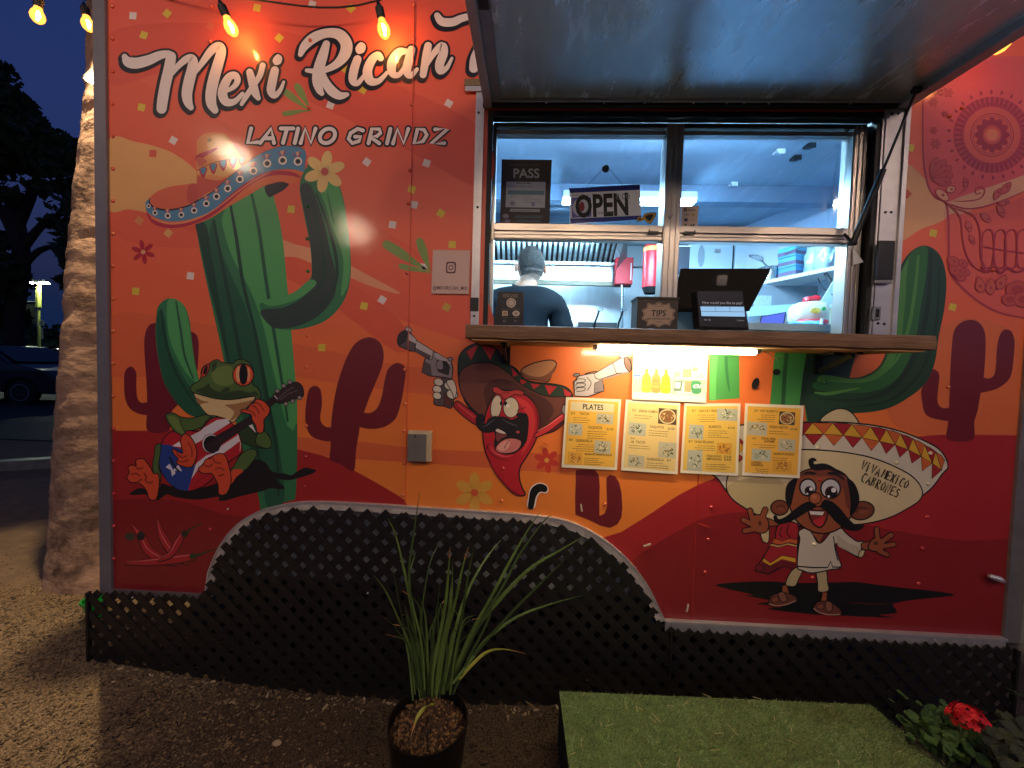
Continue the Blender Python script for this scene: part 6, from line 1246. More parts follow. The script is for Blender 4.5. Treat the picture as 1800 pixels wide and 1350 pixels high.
# the rest of the festoon, strung over the seating area behind the photographer
k = 0
row1 = [(-2.0, -2.85, 2.83), (-.30, -2.9, 2.95), (.55, -2.9, 2.95), (1.45, -2.85, 3.0), (2.35, -2.75, 3.05), (3.2, -2.6, 3.15)]
row2 = [(-2.46, -1.6, 3.0), (-.1, -4.3, 3.0), (1.0, -4.3, 3.0), (2.6, -4.2, 3.1)]
ords = 'first second third fourth fifth sixth seventh eighth'.split()
for nm_, rw in (('nearer', row1), ('farther', row2)):
    for i_, p in enumerate(rw): bulb(p, 'warm festoon bulb behind the viewpoint, %s from the left in the %s row' % (ords[i_], nm_), (0, 0))
for rw in (row1, row2[1:]):
    c2_ = MB(); c2_.tube(cat([(rw[0][0]-2, rw[0][1], rw[0][2]+.6)] + [(p[0], p[1], p[2]+.07) for p in rw] + [(rw[-1][0]+2, rw[-1][1], rw[-1][2]+.6)], k=5), .0035, 5)
    tag(c2_.build('light_cord', M_sock), 'black festoon cord strung behind the viewpoint, ' + ('nearer row' if rw is row1 else 'farther row'), 'cord')
# tube under the shelf
a, b = at(1044, 604, -.20), at(1338, 611, -.20); ty = -.19; tz = sz0-.014
t = root('tube_light', 'slim lit white tube lamp fixed under the wooden serving shelf', 'tube light', (a.x, ty, tz))
mb = MB(); mb.box(a.x, b.x, ty-.014, ty+.014, tz+.004, tz+.0075); mb.box(a.x, a.x+.014, ty-.012, ty+.012, tz-.008, tz+.0039); mb.box(b.x-.014, b.x, ty-.012, ty+.012, tz-.008, tz+.0039); mb.build('casing', M_alud, t)
mb = MB(); mb.tube([(a.x+.0145, ty, tz-.004), (b.x-.0145, ty, tz-.004)], .0085, 12); mb.build('tube', emat('shelf_tube_glow', TUBE_C, TUBE_L), t, True)
mb = MB(); mb.tube(cat([(b.x+.001, ty, tz+.004), (b.x+.05, ty+.03, tz-.004), (b.x+.12, -.09, tz-.02), (b.x+.17, -.04, tz-.01)], k=5), .002, 6); mb.build('flex', mat('white_flex', '#cfc9bb', .5), t)
# flood lamp on the trailer's left end, out of line with the wall
fp = at(170, 138, .33)
t = root('flood_lamp', 'small bright flood lamp on an arm between the palm trunk and the trailer corner', 'flood lamp', tuple(fp))
mb = MB(); mb.lathe(fp, [(.022, .035), (.05, -.02), (.052, -.022), (.046, -.022), (.018, .03)], 20, cap=False); mb.build('shade', M_alud, t, True)
mb = MB(); mb.lathe(fp+Vector((0, 0, -.012)), [(.001, -.008), (.03, -.006), (.040, 0), (.03, .003), (.001, .004)], 16); mb.build('lamp_glass', emat('flood_glow', FLOOD_C, FLOOD_L), t, True)
mb = MB(); mb.bar(fp+Vector((0, 0, .04)), (XL-.0205, .33, fp.z+.10), .012, .012); mb.build('arm', M_black, t)
_g = atz(150, 1350, 0); _c = Vector((XL-.05, -.03, 0)); _d = (_c-_g); _d.z = 0; _d.normalize(); q = _c+_d*(.42/_d.y); q.z = 3.36; print('yard lamp', q); t = root('yard_lamp', 'shaded yard lamp on a bracket above the left end of the trailer', 'flood lamp', tuple(q))
mb = MB(); mb.lathe(q, [(.02, .08), (.05, .05), (.062, -.07), (.060, -.07), (.046, .045), (.018, .075)], 20, cap=False); mb.build('shade', M_alud, t, True)
mb = MB(); mb.bar(q+Vector((0, 0, .08)), (XL-.0205, q.y, 2.9), .015, .015); mb.build('arm', M_black, t)
sl = bpy.data.lights.new('yard_lamp_light', 'SPOT'); sl.energy = 250; sl.color = (1, .74, .44); sl.spot_size = radians(60); sl.spot_blend = .3; sl.shadow_soft_size = .02
so = bpy.data.objects.new('yard_lamp_light', sl); COL.objects.link(so); so.location = q+Vector((0, 0, -.075)); so.rotation_euler = (0, 0, 0); adopt(so, t)

# kitchen tubes
M_kt = emat('kitchen_tube_glow', INT_C, INT_L)
for i, (x0, y0, x1, y1, lb) in enumerate(((.18, .80, .95, .80, 'bright kitchen tube light on the ceiling seen behind the hanging sign'), (-.6, .16, .1, .16, 'kitchen tube light above the left half of the serving window'),
                                          (-.6, 1.55, .5, 1.55, 'kitchen tube light inside the steel exhaust hood'), (.35, .16, 1.25, .16, 'kitchen tube light above the right half of the serving window'))):
    zt = CE-.105 if abs(y0-.8) < .2 else CE-.002
    if i == 2: zt = 2.37
    t = root('kitchen_light', lb, 'ceiling light', ((x0+x1)/2, (y0+y1)/2, zt))
    mb = MB(); mb.bar((x0, y0, zt-.02), (x1, y1, zt-.02), .10, .036); mb.build('housing', M_white, t)
    mb = MB(); mb.bar((x0, y0, zt-.046), (x1, y1, zt-.046), .06, .014); mb.build('diffuser', M_kt, t)

# ================================================================ KITCHEN
# exhaust hood over the range
Y0 = 1.72
t = root('exhaust_hood', 'stainless exhaust hood with upright baffle filters above the cook', 'range hood', (-.2, 1.7, 2.0))
hx_l, hx_r = at(830, 440, Y0).x, at(1078, 440, Y0).x
zf0, zf1 = at(1000, 461, Y0).z, at(1000, 396, 1.45).z
npan = 4; wpan = (hx_r-hx_l)/npan
M_baf = mat('greasy_steel', '#b5c0c4', .35, metal=.6, var=.3, vscale=6, brushed=(1, 1, 8))
for j in range(npan):
    mb = MB(); x0 = hx_l+j*wpan
    for i in range(7):
        xa = x0+wpan*(i+.15)/7; w = wpan/7*.55
        vs = [(xa, Y0, zf0), (xa+w*.5, Y0-.022, zf0), (xa+w, Y0, zf0), (xa, Y0-.27, zf1), (xa+w*.5, Y0-.292, zf1), (xa+w, Y0-.27, zf1)]
        mb.add(vs, [(0, 1, 4, 3), (1, 2, 5, 4)])
    bf = mb.build('baffle_filter', M_baf, t)
    mb = MB(); mb.add([(x0, Y0+.01, zf0), (x0+wpan, Y0+.01, zf0), (x0+wpan, Y0-.26, zf1), (x0, Y0-.26, zf1)], [(0, 1, 2, 3)]); mb.build('filter_back', M_black, bf)
mb = MB(); mb.box(hx_l-.3, hx_r+.11, Y0-.03, Y0+.02, zf0-.026, zf0-.002); mb.build('grease_trough', M_steel, t)
mb = MB(); mb.box(hx_l-.3, hx_r+.10, Y0+.01, Y0+.03, at(1000, 493, Y0).z, zf0-.0265); mb.build('hood_apron', M_steel, t)
mb = MB(); mb.box(hx_l-.3, hx_r+.09, Y0-.01, Y0+.03, at(1000, 501, Y0).z, at(1000, 493, Y0).z-.001); mb.build('hood_edge', mat('greasy_edge', '#4d4a3c', .4, metal=.5, var=.2), t)
mb = MB(); mb.add([(hx_r+.02, Y0-.40, CE-.11), (hx_r+.02, Y0+.03, CE-.11), (hx_r+.12, Y0+.03, zf0-.03), (hx_r+.0, Y0+.03, at(1000, 500, Y0).z), (hx_r+.02, Y0-.40, zf1-.05)], [(0, 1, 2, 3, 4)])
mb.build('end_plate', M_alud, t)
mb = MB(); mb.box(hx_l-.3, hx_r+.02, Y0-.42, Y0-.40, zf1+.03, CE-.11); mb.build('hood_front', M_steel, t)
mb = MB(); mb.box(hx_l-.35, 1.2, YB-.02, YB-.001, FL, CE-.001); mb.build('splash_back', mat('satin_steel', '#cfd6da', .35, metal=.55, var=.08, vscale=4, brushed=(6, 1, 1)), T)
# fire suppression box, conduit
a, b = at(1083, 451, 1.62), at(1113, 499, 1.62)
t = root('suppression_box', 'red fire suppression control box beside the steel hood', 'control box', ((a.x+b.x)/2, 1.62, b.z))
mb = MB(); mb.box(a.x+.006, b.x-.004, 1.62, 1.70, b.z, a.z-.004); mb.build('case', mat('fire_red', '#b01422', .5, var=.05), t, bevel=.004)
mb = MB(); mb.box(a.x-.004, b.x+.004, 1.701, 1.73, b.z-.006, a.z); mb.build('backplate', M_black, t)
mb = MB(); mb.box(b.x-.026, b.x-.018, 1.615, 1.619, b.z+.03, a.z-.05); mb.build('case_lettering', M_white, t)
mb = MB(); p = at(1093, 499, 1.66); q = at(1093, 590, 1.66); mb.tube([p, q], .012, 10); q1 = at(1113, 470, 1.68); q2 = at(1130, 470, 1.68); mb.tube([q1, q2], .009, 8); mb.build('conduit', M_steel, t, True)
# extinguisher
p = at(1145, 470, 1.35); za, zb_ = at(1145, 436, 1.35).z, at(1145, 508, 1.35).z; rr = .062
t = root('fire_extinguisher', 'large red fire extinguisher hanging left of the window mullion', 'fire extinguisher', (p.x, 1.35, zb_))
mb = MB(); mb.lathe((p.x, 1.35, 0), [(.02, zb_-.002), (rr, zb_+.01), (rr, za-.01), (rr*.85, za+.02), (rr*.4, za+.045), (.02, za+.06)], 28); mb.build('cylinder', mat('extinguisher_red', '#b81220', .35, var=.03), t, True)
mb = MB(); mb.lathe((p.x, 1.35, 0), [(rr+.0012, za-.03), (rr+.0012, za+.001)], 28, cap=False); mb.build('label_band', mat('orange_label', '#e08a3c', .5), t, True)
mb = MB(); mb.lathe((p.x, 1.35, 0), [(rr*.7, zb_-.035), (rr*.98, zb_+.008)], 20, cap=False); mb.build('foot_ring', M_black, t, True)
mb = MB(); mb.box(p.x-.05, p.x+.03, 1.33, 1.37, za+.061, za+.09); mb.build('handle', M_black, t)
# wall mounted dark monitor, fridge doors
a, b = at(1186, 433, 1.2), at(1211, 481, 1.2)
mb = MB(); mb.box(a.x, b.x, 1.2, 1.22, b.z, a.z); t = root('speaker_box', 'small dark box on a white bracket behind the tablet stand', 'speaker', ((a.x+b.x)/2, 1.2, b.z)); mb.build('case', mat('slate_box', '#1b2430', .4), t)
mb = MB(); mb.box(a.x-.012, b.x+.008, 1.2205, 1.24, b.z-.012, a.z+.012); mb.build('bracket', M_white, t)
t = root('fridge', 'tall white fridge with closed doors at the back of the kitchen', 'fridge', (1.6, 1.8, FL))
fY = 1.55
for nm, x0, x1, m in (('door', 1213, 1289.5, mat('fridge_white', '#c6dcec', .3, var=.03)), ('door', 1294, 1332, mat('fridge_white', '', 1))):
    a = at(x0, 425, fY); b = at(x1, 425, fY); mb = MB(); mb.box(a.x, b.x, fY, fY+.03, FL+.05, 2.38); d = mb.build(nm, m, t, bevel=.006)
    if x0 == 1213:
        h = at(1262, 441, fY-.01); mb = MB(); mb.box(h.x-.02, h.x+.02, fY-.012, fY-.0005, h.z-.014, h.z+.014); mb.build('handle', M_alu, d)
        h = at(1233, 450, fY-.005); mb = MB(); mb.prism([[(h.x+.026*cos(q), h.z+.085*sin(q)) for q in [pi*i/8 for i in range(16)]]], fY-.004, fY-.0005); mb.build('grey_stain', mat('smudge_grey', '#93a5b3', .6), d)
a = at(1213, 425, fY); mb = MB(); mb.box(a.x, at(1336, 425, fY).x, fY+.031, fY+.3, FL, 2.4); mb.build('cabinet', M_black, t)
# fryer with two basket handles
t = root('deep_fryer', 'deep fryer with two wire basket handles standing up', 'fryer', (.4, 1.7, FL))
a, b = at(1016, 566, 1.5), at(1084, 578, 1.5); mb = MB(); mb.box(a.x, b.x, 1.5, 1.95, FL, a.z-.02); mb.build('body', M_steel, t)
mb = MB(); mb.box(a.x, b.x, 1.49, 1.5, a.z-.05, a.z); mb.build('rim', M_black, t)
for px in (1046, 1088):
    p = [at(px-2, 578, 1.5), at(px, 566, 1.46), at(px+4, 556, 1.43), at(px+7, 546, 1.41)]
    mb = MB(); mb.tube(p, .008, 8); h = mb.build('basket_handle', M_black, t, True)
    e = at(px+8, 544, 1.40); mb = MB(); mb.tube([e+Vector((.022*cos(q), 0, .01*sin(q))) for q in [2*pi*i/10 for i in range(11)]], .004, 6, False); mb.build('handle_loop', M_steel, h, True)
# storage shelf along the angled wall
S0 = Vector((1.86, .24, 0)); S1 = Vector((1.52, 1.06, 0)); sdir = (S1-S0).normalized(); sn = Vector((sdir.y, -sdir.x, 0))
SZ = 1.3+.62
def sp_(px): # point along the shelf front seen at column px
    best = None
    for i in range(201):
        q = S0.lerp(S1, i/200); d = q - CAM; d.z = 0
        w = Vector((q.x, q.y, SZ)) - CAM; u = 900+FPX*w.dot(RX)/w.dot(FX)
        if best is None or abs(u-px) < best[0]: best = (abs(u-px), q)
    return best[1].copy()
def proj(q):
    w = Vector(q)-CAM; return 900+FPX*w.dot(RX)/w.dot(FX), 675-FPX*w.dot(UX)/w.dot(FX)
print('shelf', proj((S0.x, S0.y, SZ)), proj((S1.x, S1.y, SZ)))
t = root('storage_shelf', 'white wall shelf crowded with kitchen things on the right of the kitchen', 'shelf', (1.8, .6, SZ))
mb = MB(); mb.bar(S0+sn*.11+Vector((0, 0, SZ-.011)), S1+sn*.11+Vector((0, 0, SZ-.011)), .22, .022); mb.build('board', M_white, t)
mb = MB()
for k in (.1, .6): q = S0.lerp(S1, k)+sn*.2; mb.bar(q+Vector((0, 0, SZ-.023)), q+Vector((0, 0, SZ-.16)), .02, .012); mb.bar(q+Vector((0, 0, SZ-.15)), q-sn*.16+Vector((0, 0, SZ-.025)), .016, .01)
mb.build('bracket', M_alud, t)
def onshelf(px, off): q = sp_(px)+sn*off; q.z = SZ+.0015; return q
q = onshelf(1347, .09); q.x -= .045
t = root('cooking_pot', 'steel cooking pot with a wire whisk resting in it', 'pot', tuple(q))
mb = MB(); mb.lathe(q, [(.055, 0), (.062, .004), (.062, .085), (.066, .087), (.064, .083), (.056, .01), (.002, .009)], 28, cap=False); mb.build('body', M_steel, t, True)
mb = MB(); w0 = q+Vector((0, 0, .05)); w1 = q+Vector((-.1, -.02, .15))
for k in range(5):
    a = pi*k/5; o_ = Vector((.03*cos(a), .03*sin(a), 0)); mb.tube(cat([tuple(w1+Vector((.05, .01, -.03))), tuple(w1+o_), tuple(w1+Vector((-.05, -.01, .01))), tuple(w1-o_), tuple(w1+Vector((.05, .01, -.03)))], k=4), .0015, 4)
mb.tube([w1+Vector((.05, .01, -.03)), w0+Vector((.05, 0, -.01))], .005, 6); mb.build('whisk', M_steel, t, True)
cl = (('#3fa2c8', 'topmost pale blue carton of the stack on the storage shelf'), ('#4b97c0', 'middle blue carton of the stack on the storage shelf'), ('#3d86b4', 'lowest blue carton of the stack on the storage shelf'))
q = onshelf(1374, .08)
for i in range(3):
    z = SZ+.002+(2-i)*.062
    t = root('carton', cl[i][1], 'carton', (q.x, q.y, z), 'blue cartons on the storage shelf')
    mb = MB(); mb.obox((q.x+.004*i, q.y, z+.03), sdir, sn, Vector((0, 0, 1)), .055, .05, .0295); c = mb.build('box', mat('carton_blue_%d' % i, cl[i][0], .5), t)
    mb = MB(); mb.obox((q.x+.004*i, q.y, z+.022), sdir, sn, Vector((0, 0, 1)), .056, .0515, .011); mb.build('printed_band', mat('carton_band', '#5a4d6e', .5, var=.4, vscale=60), c)
def blob(name, label, catg, c, s, m, seed, sx=1, sy=1, sz=1, amp=.12, part=None, box=0):
    r = random.Random(seed); bm = bmesh.new(); bmesh.ops.create_icosphere(bm, subdivisions=3, radius=s)
    ph = [r.uniform(0, 6) for _ in range(6)]
    for v in bm.verts:
        u = v.co.normalized(); k = 1+amp*(sin(u.x*5+ph[0])+sin(u.y*6+ph[1])*sin(u.z*7+ph[2])+.5*sin(u.x*13+u.z*11+ph[3]))
        if box: v.co = Vector(tuple(math.copysign(abs(q_)**box, q_) for q_ in u))*s*.92
        v.co = Vector((v.co.x*sx*k, v.co.y*sy*k, max(v.co.z*k, -s*.75)*sz)) + Vector(c)
    me = bpy.data.meshes.new(name); bm.to_mesh(me); bm.free(); me.materials.append(m); me.polygons.foreach_set('use_smooth', [True]*len(me.polygons))
    o = link(name, me, part)
    if label: tag(o, label, catg)
    return o
M_film = mat('cloudy_film', '#a9c6d8', .2, var=.25, vscale=20, coat=.6)
for px, off, s, lb in ((1408, .10, .075, 'clear plastic bag leaning on the blue cartons'), (1428, .09, .085, 'tallest clear plastic bag in the middle of the storage shelf'), (1447, .1, .06, 'small plastic bag near the right end of the storage shelf')):
    q = onshelf(px, off); blob('plastic_bag', lb, 'bag', (q.x, q.y, SZ+s*1.0), s, M_film, px, .62, .7, 1.3, .1)
q = onshelf(1458, .05); mb = MB(); 
for i in range(5): mb.obox((q.x+.008*i, q.y-.006*i, SZ+.05+.006*i), Vector((.2, 0, 1)).normalized(), Vector((0, 1, 0)), Vector((1, 0, -.2)).normalized(), .048, .04, .002)
tag(mb.build('tray_stack', mat('dark_tray', '#40505c', .4)), 'tilted stack of thin dark trays right of the plastic bags', 'trays')
q = onshelf(1470, .06); blob('green_bag', 'bright green packet at the right end of the storage shelf', 'packet', (q.x, q.y, SZ+.09), .07, mat('green_packet', '#2f8a4c', .4, var=.2), 12, .5, .6, 1.5, .08)
for px, c, lb, h in ((1330, '#2c4f9e', 'blue bottle behind the cartons', .16), (1346, '#7c3140', 'maroon jar behind the cartons', .13), (1356, '#c22a2f', 'red capped bottle behind the cartons', .19)):
    q = onshelf(px, .16); q.x += .06; t = root('bottle', lb, 'bottle', tuple(q)); mb = MB(); mb.lathe(q, [(.024, 0), (.026, .01), (.026, h*.6), (.012, h*.8), (.012, h)], 16); mb.build('body', mat('bottle_'+c[1:], c, .3), t, True)
    mb = MB(); mb.lathe(q, [(.0135, h+.0005), (.0135, h+.02)], 12); mb.build('cap', M_white, t, True)
# prep counter below the shelf with groceries
CZ = 1.53
t = root('prep_counter', 'pale prep counter behind the window on the right', 'counter', (1.3, .5, FL))
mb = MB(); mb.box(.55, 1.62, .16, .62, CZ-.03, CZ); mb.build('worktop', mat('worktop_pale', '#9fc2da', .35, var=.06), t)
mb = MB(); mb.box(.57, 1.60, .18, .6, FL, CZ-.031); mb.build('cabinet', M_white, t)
a, b = at(1316, 548, .66), at(1412, 540, .66); mb = MB(); mb.bar((a.x, .66, a.z), (b.x+.1, .66, b.z+.004), .02, .05); mb.build('upstand', mat('worktop_pale', '', 1), t)
p = at(1421, 562, .40); q = Vector((p.x, .40, CZ+.001))
t = root('bread_bag', 'printed white bread bag with a red twisted top on the counter', 'bread', tuple(q))
zt = at(1421, 527, .4).z
blob('bag', None, None, (q.x, q.y, (q.z+zt)/2+.004), (zt-q.z)/2, mat('bread_film', '#cfd3c6', .3, var=.12, vscale=30, coat=.5), 21, 1.2, .8, .86, .05, t, .55)
blob('twisted_top', None, None, (q.x+.012, q.y, zt-.002), .026, mat('red_film', '#b51b2c', .3, var=.35, vscale=60, coat=.5), 22, 1.3, 1, .8, .2, t)
blob('bag_base', None, None, (q.x-.02, q.y-.06, q.z+.028), .055, mat('red_film', '', 1), 23, 1.25, .9, .35, .08, t)
mb = MB(); mb.prism([[(q.x-.012+.022*cos(s), (q.z+zt)/2+.012+.014*sin(s)) for s in [2*pi*i/16 for i in range(16)]]], q.y-.064, q.y-.060); mb.build('printed_logo', mat('logo_yellow', '#d8b64a', .4, var=.5, vscale=80), t)
mb = MB(); mb.prism([[(q.x+.026+.009*cos(s), (q.z+zt)/2+.022+.009*sin(s)) for s in [2*pi*i/12 for i in range(12)]]], q.y-.064, q.y-.060); mb.build('printed_spot', mat('logo_green', '#2f9a4a', .4), t)
q = at(1452, 560, .30); blob('blue_cloth', 'crumpled light blue cloth lying in front of the bread bag', 'cloth', (at(1418, 574, .28).x, .28, CZ+.012), .05, mat('cloth_blue', '#5fb1dd', .8, var=.2), 31, 1.5, 1, .35, .14)
a, b = at(1441, 530, .46), at(1480, 572, .46)
t = root('cream_box', 'open cream cardboard box with a raised flap beside the bread bag', 'box', (a.x, .46, CZ))
mb = MB(); mb.box(a.x, b.x+.1, .46, .57, CZ+.001, a.z-.03); mb.build('carton', mat('cream_card', '#c9c9ad', .7, var=.05), t)
mb = MB(); f0, f1, f2, f3 = at(1441, 532, .455), at(1460, 534, .455), at(1476, 515, .455), at(1476, 475, .455)
mb.prism([[(v.x, v.z) for v in (f0, f1, f2, f3)]], .452, .456); mb.build('flap', mat('white_card', '#bcd7ea', .6), t)
a, b = at(1333, 550, .22), at(1380, 582, .22); sl = at(1340, 552, .22)
t = root('small_tablet', 'small tablet with a lit blue screen tilted on the counter', 'tablet', (a.x, .22, CZ))
c = [at(1338, 556, .22), at(1382, 548, .22), at(1376, 582, .22), at(1329, 586, .22)]
mb = MB(); mb.prism([[(v.x, v.z) for v in c]], .22, .228); mb.build('case', M_black, t)
ci = [Vector(v).lerp(sum(c, Vector())/4, .09) for v in c]; mb = MB(); mb.prism([[(v.x, v.z) for v in ci]], .2185, .2195); mb.build('screen', emat('tablet_screen_glow', (.10, .16, .75), .9), t)
mb = MB(); a = at(1445, 563, .2); mb.tube([(a.x-.003, .2, CZ+.001), (a.x, .2, CZ+.03)], .006, 8); tag(mb.build('candle_stub', M_white, None, True), 'short white stub standing on the counter before the cream box', 'stub')

q0_, q1_ = at(1462, 430, .55), at(1440, 500, .5)
mb = MB(); mb.tube(cat([tuple(q0_), tuple(at(1405, 436, .6)), tuple(at(1380, 447, .7))], k=6), .0025, 5); tag(mb.build('cable', M_black, None, True), 'thin dark cable looping above the storage shelf things', 'cable')
mb = MB(); mb.tube(cat([tuple(at(1438, 489, .5)), tuple(at(1446, 505, .5)), tuple(at(1462, 517, .45)), tuple(at(1472, 520, .4))], k=6), .0025, 5); tag(mb.build('cable', M_black, None, True), 'dark cable hanging below the right end of the storage shelf', 'cable')
for (x0, y0, x1, y1, lb) in ((1326, 519, 1355, 547, 'pale paper notice on the wall under the storage shelf'), (1254, 436, 1270, 447, 'small white label on the fridge door')):
    if x0 < 1300: continue
    a, b = at(x0, y0, .95), at(x1, y1, .95); mb = MB(); mb.box(a.x, b.x, .95, .953, b.z, a.z); tag(mb.build('paper_notice', mat('notice_paper', '#9fb4c4', .7, var=.12, vscale=60)), lb, 'notice')
a, b = at(1290, 500, 1.02), at(1425, 548, 1.02); mb = MB(); mb.box(a.x, b.x+.12, 1.02, 1.035, b.z-.1, a.z); tag(mb.build('wall_shade_sheet', mat('wall_shade_grey', '#7d8b97', .6, var=.1, vscale=8)), 'added grey sheet for the shade on the wall under the storage shelf', 'panel')  # grey sheet added to paint the shade on the wall below the shelf
# ================================================================ THE COOK
def skin(name, nodes, edges, m, parent, sub=2, rootv=0):
    me = bpy.data.meshes.new(name); me.from_pydata([n[0] for n in nodes], edges, []); me.materials.append(m)
    o = link(name, me, parent); md = o.modifiers.new('skin', 'SKIN'); md.use_smooth_shade = True
    sv = me.skin_vertices[0].data
    for i, n in enumerate(nodes):
        r_ = n[1]; sv[i].radius = r_ if isinstance(r_, tuple) else (r_, r_); sv[i].use_root = (i == rootv)
    q = o.modifiers.new('subdivision', 'SUBSURF'); q.levels = q.render_levels = sub
    return o
PY = .98; pc = at(922, 530, PY); px_, top = pc.x, at(933, 435, PY).z; H0 = top-FL; s_ = H0/1.75
print('cook height', H0)
t = root('person', 'short haired cook in a dark blue t-shirt seen from behind at the range', 'person', (px_, PY, FL))
def B(x, y, z): return (px_+x*s_, PY+y*s_, FL+z*s_)
M_skin = mat('skin', '#a87a60', .5, var=.08, vscale=12); M_shirt = mat('navy_tshirt', '#070d13', .85, var=.12, vscale=18, bump=.25, bscale=9, spec=.15); M_hair = mat('cropped_hair', '#1c1816', .9, var=.7, vscale=45, bump=.7, bscale=260)
hx = (at(933, 463, PY).x-px_)/s_
nodes = [(B(0, 0, .98), (.13, .09)), (B(0, .0, 1.12), (.12, .08)), (B(0, .01, 1.30), (.12, .075)), (B(.0, .01, 1.39), (.08, .05)), (B(.005, .015, 1.47), .056), (B(.02, .03, 1.545), .056), (B(hx, .04, 1.60), .055),
         (B(-.19, .0, 1.40), .06), (B(-.25, .03, 1.14), .045), (B(-.20, .22, 1.06), .036), (B(-.17, .30, 1.04), .03),
         (B(.19, .0, 1.40), .06), (B(.27, .03, 1.14), .045), (B(.24, .24, 1.06), .036), (B(.22, .32, 1.04), .03),
         (B(-.1, 0, .90), .10), (B(-.11, .01, .50), .065), (B(-.12, -.01, .08), .045), (B(-.12, .12, .04), .04),
         (B(.1, 0, .90), .10), (B(.11, .01, .50), .065), (B(.12, -.01, .08), .045), (B(.12, .12, .04), .04)]
ed = [(0, 1), (1, 2), (2, 3), (3, 4), (4, 5), (5, 6), (3, 7), (7, 8), (8, 9), (9, 10), (3, 11), (11, 12), (12, 13), (13, 14), (0, 15), (15, 16), (16, 17), (17, 18), (0, 19), (19, 20), (20, 21), (21, 22)]
body = skin('body', nodes, ed, M_skin, t)
# t-shirt: torso shell with sleeves
nodes = [(B(0, 0, .93), (.178, .128)), (B(0, .0, 1.10), (.168, .12)), (B(0, .01, 1.28), (.185, .122)), (B(0, .0, 1.40), (.165, .11)), (B(.003, .014, 1.487), (.080, .072)),
         (B(-.195, .0, 1.405), .082), (B(-.245, .015, 1.24), .078), (B(-.262, .03, 1.16), .084), (B(.195, .0, 1.405), .082), (B(.255, .015, 1.24), .078), (B(.275, .03, 1.16), .084)]
ed = [(0, 1), (1, 2), (2, 3), (3, 4), (3, 5), (5, 6), (6, 7), (3, 8), (8, 9), (9, 10)]
sh = skin('t_shirt', nodes, ed, M_shirt, t); tex = bpy.data.textures.new('cloth_folds', 'CLOUDS'); tex.noise_scale = .07
dm = sh.modifiers.new('folds', 'DISPLACE'); dm.texture = tex; dm.strength = .026; dm.texture_coords = 'GLOBAL'
nodes = [(B(0, 0, .97), (.17, .125)), (B(-.1, 0, .86), .115), (B(-.11, .01, .5), .085), (B(-.12, 0, .12), .075), (B(.1, 0, .86), .115), (B(.11, .01, .5), .085), (B(.12, 0, .12), .075)]
skin('trousers', nodes, [(0, 1), (1, 2), (2, 3), (0, 4), (4, 5), (5, 6)], mat('black_trousers', '#14151a', .85), t)
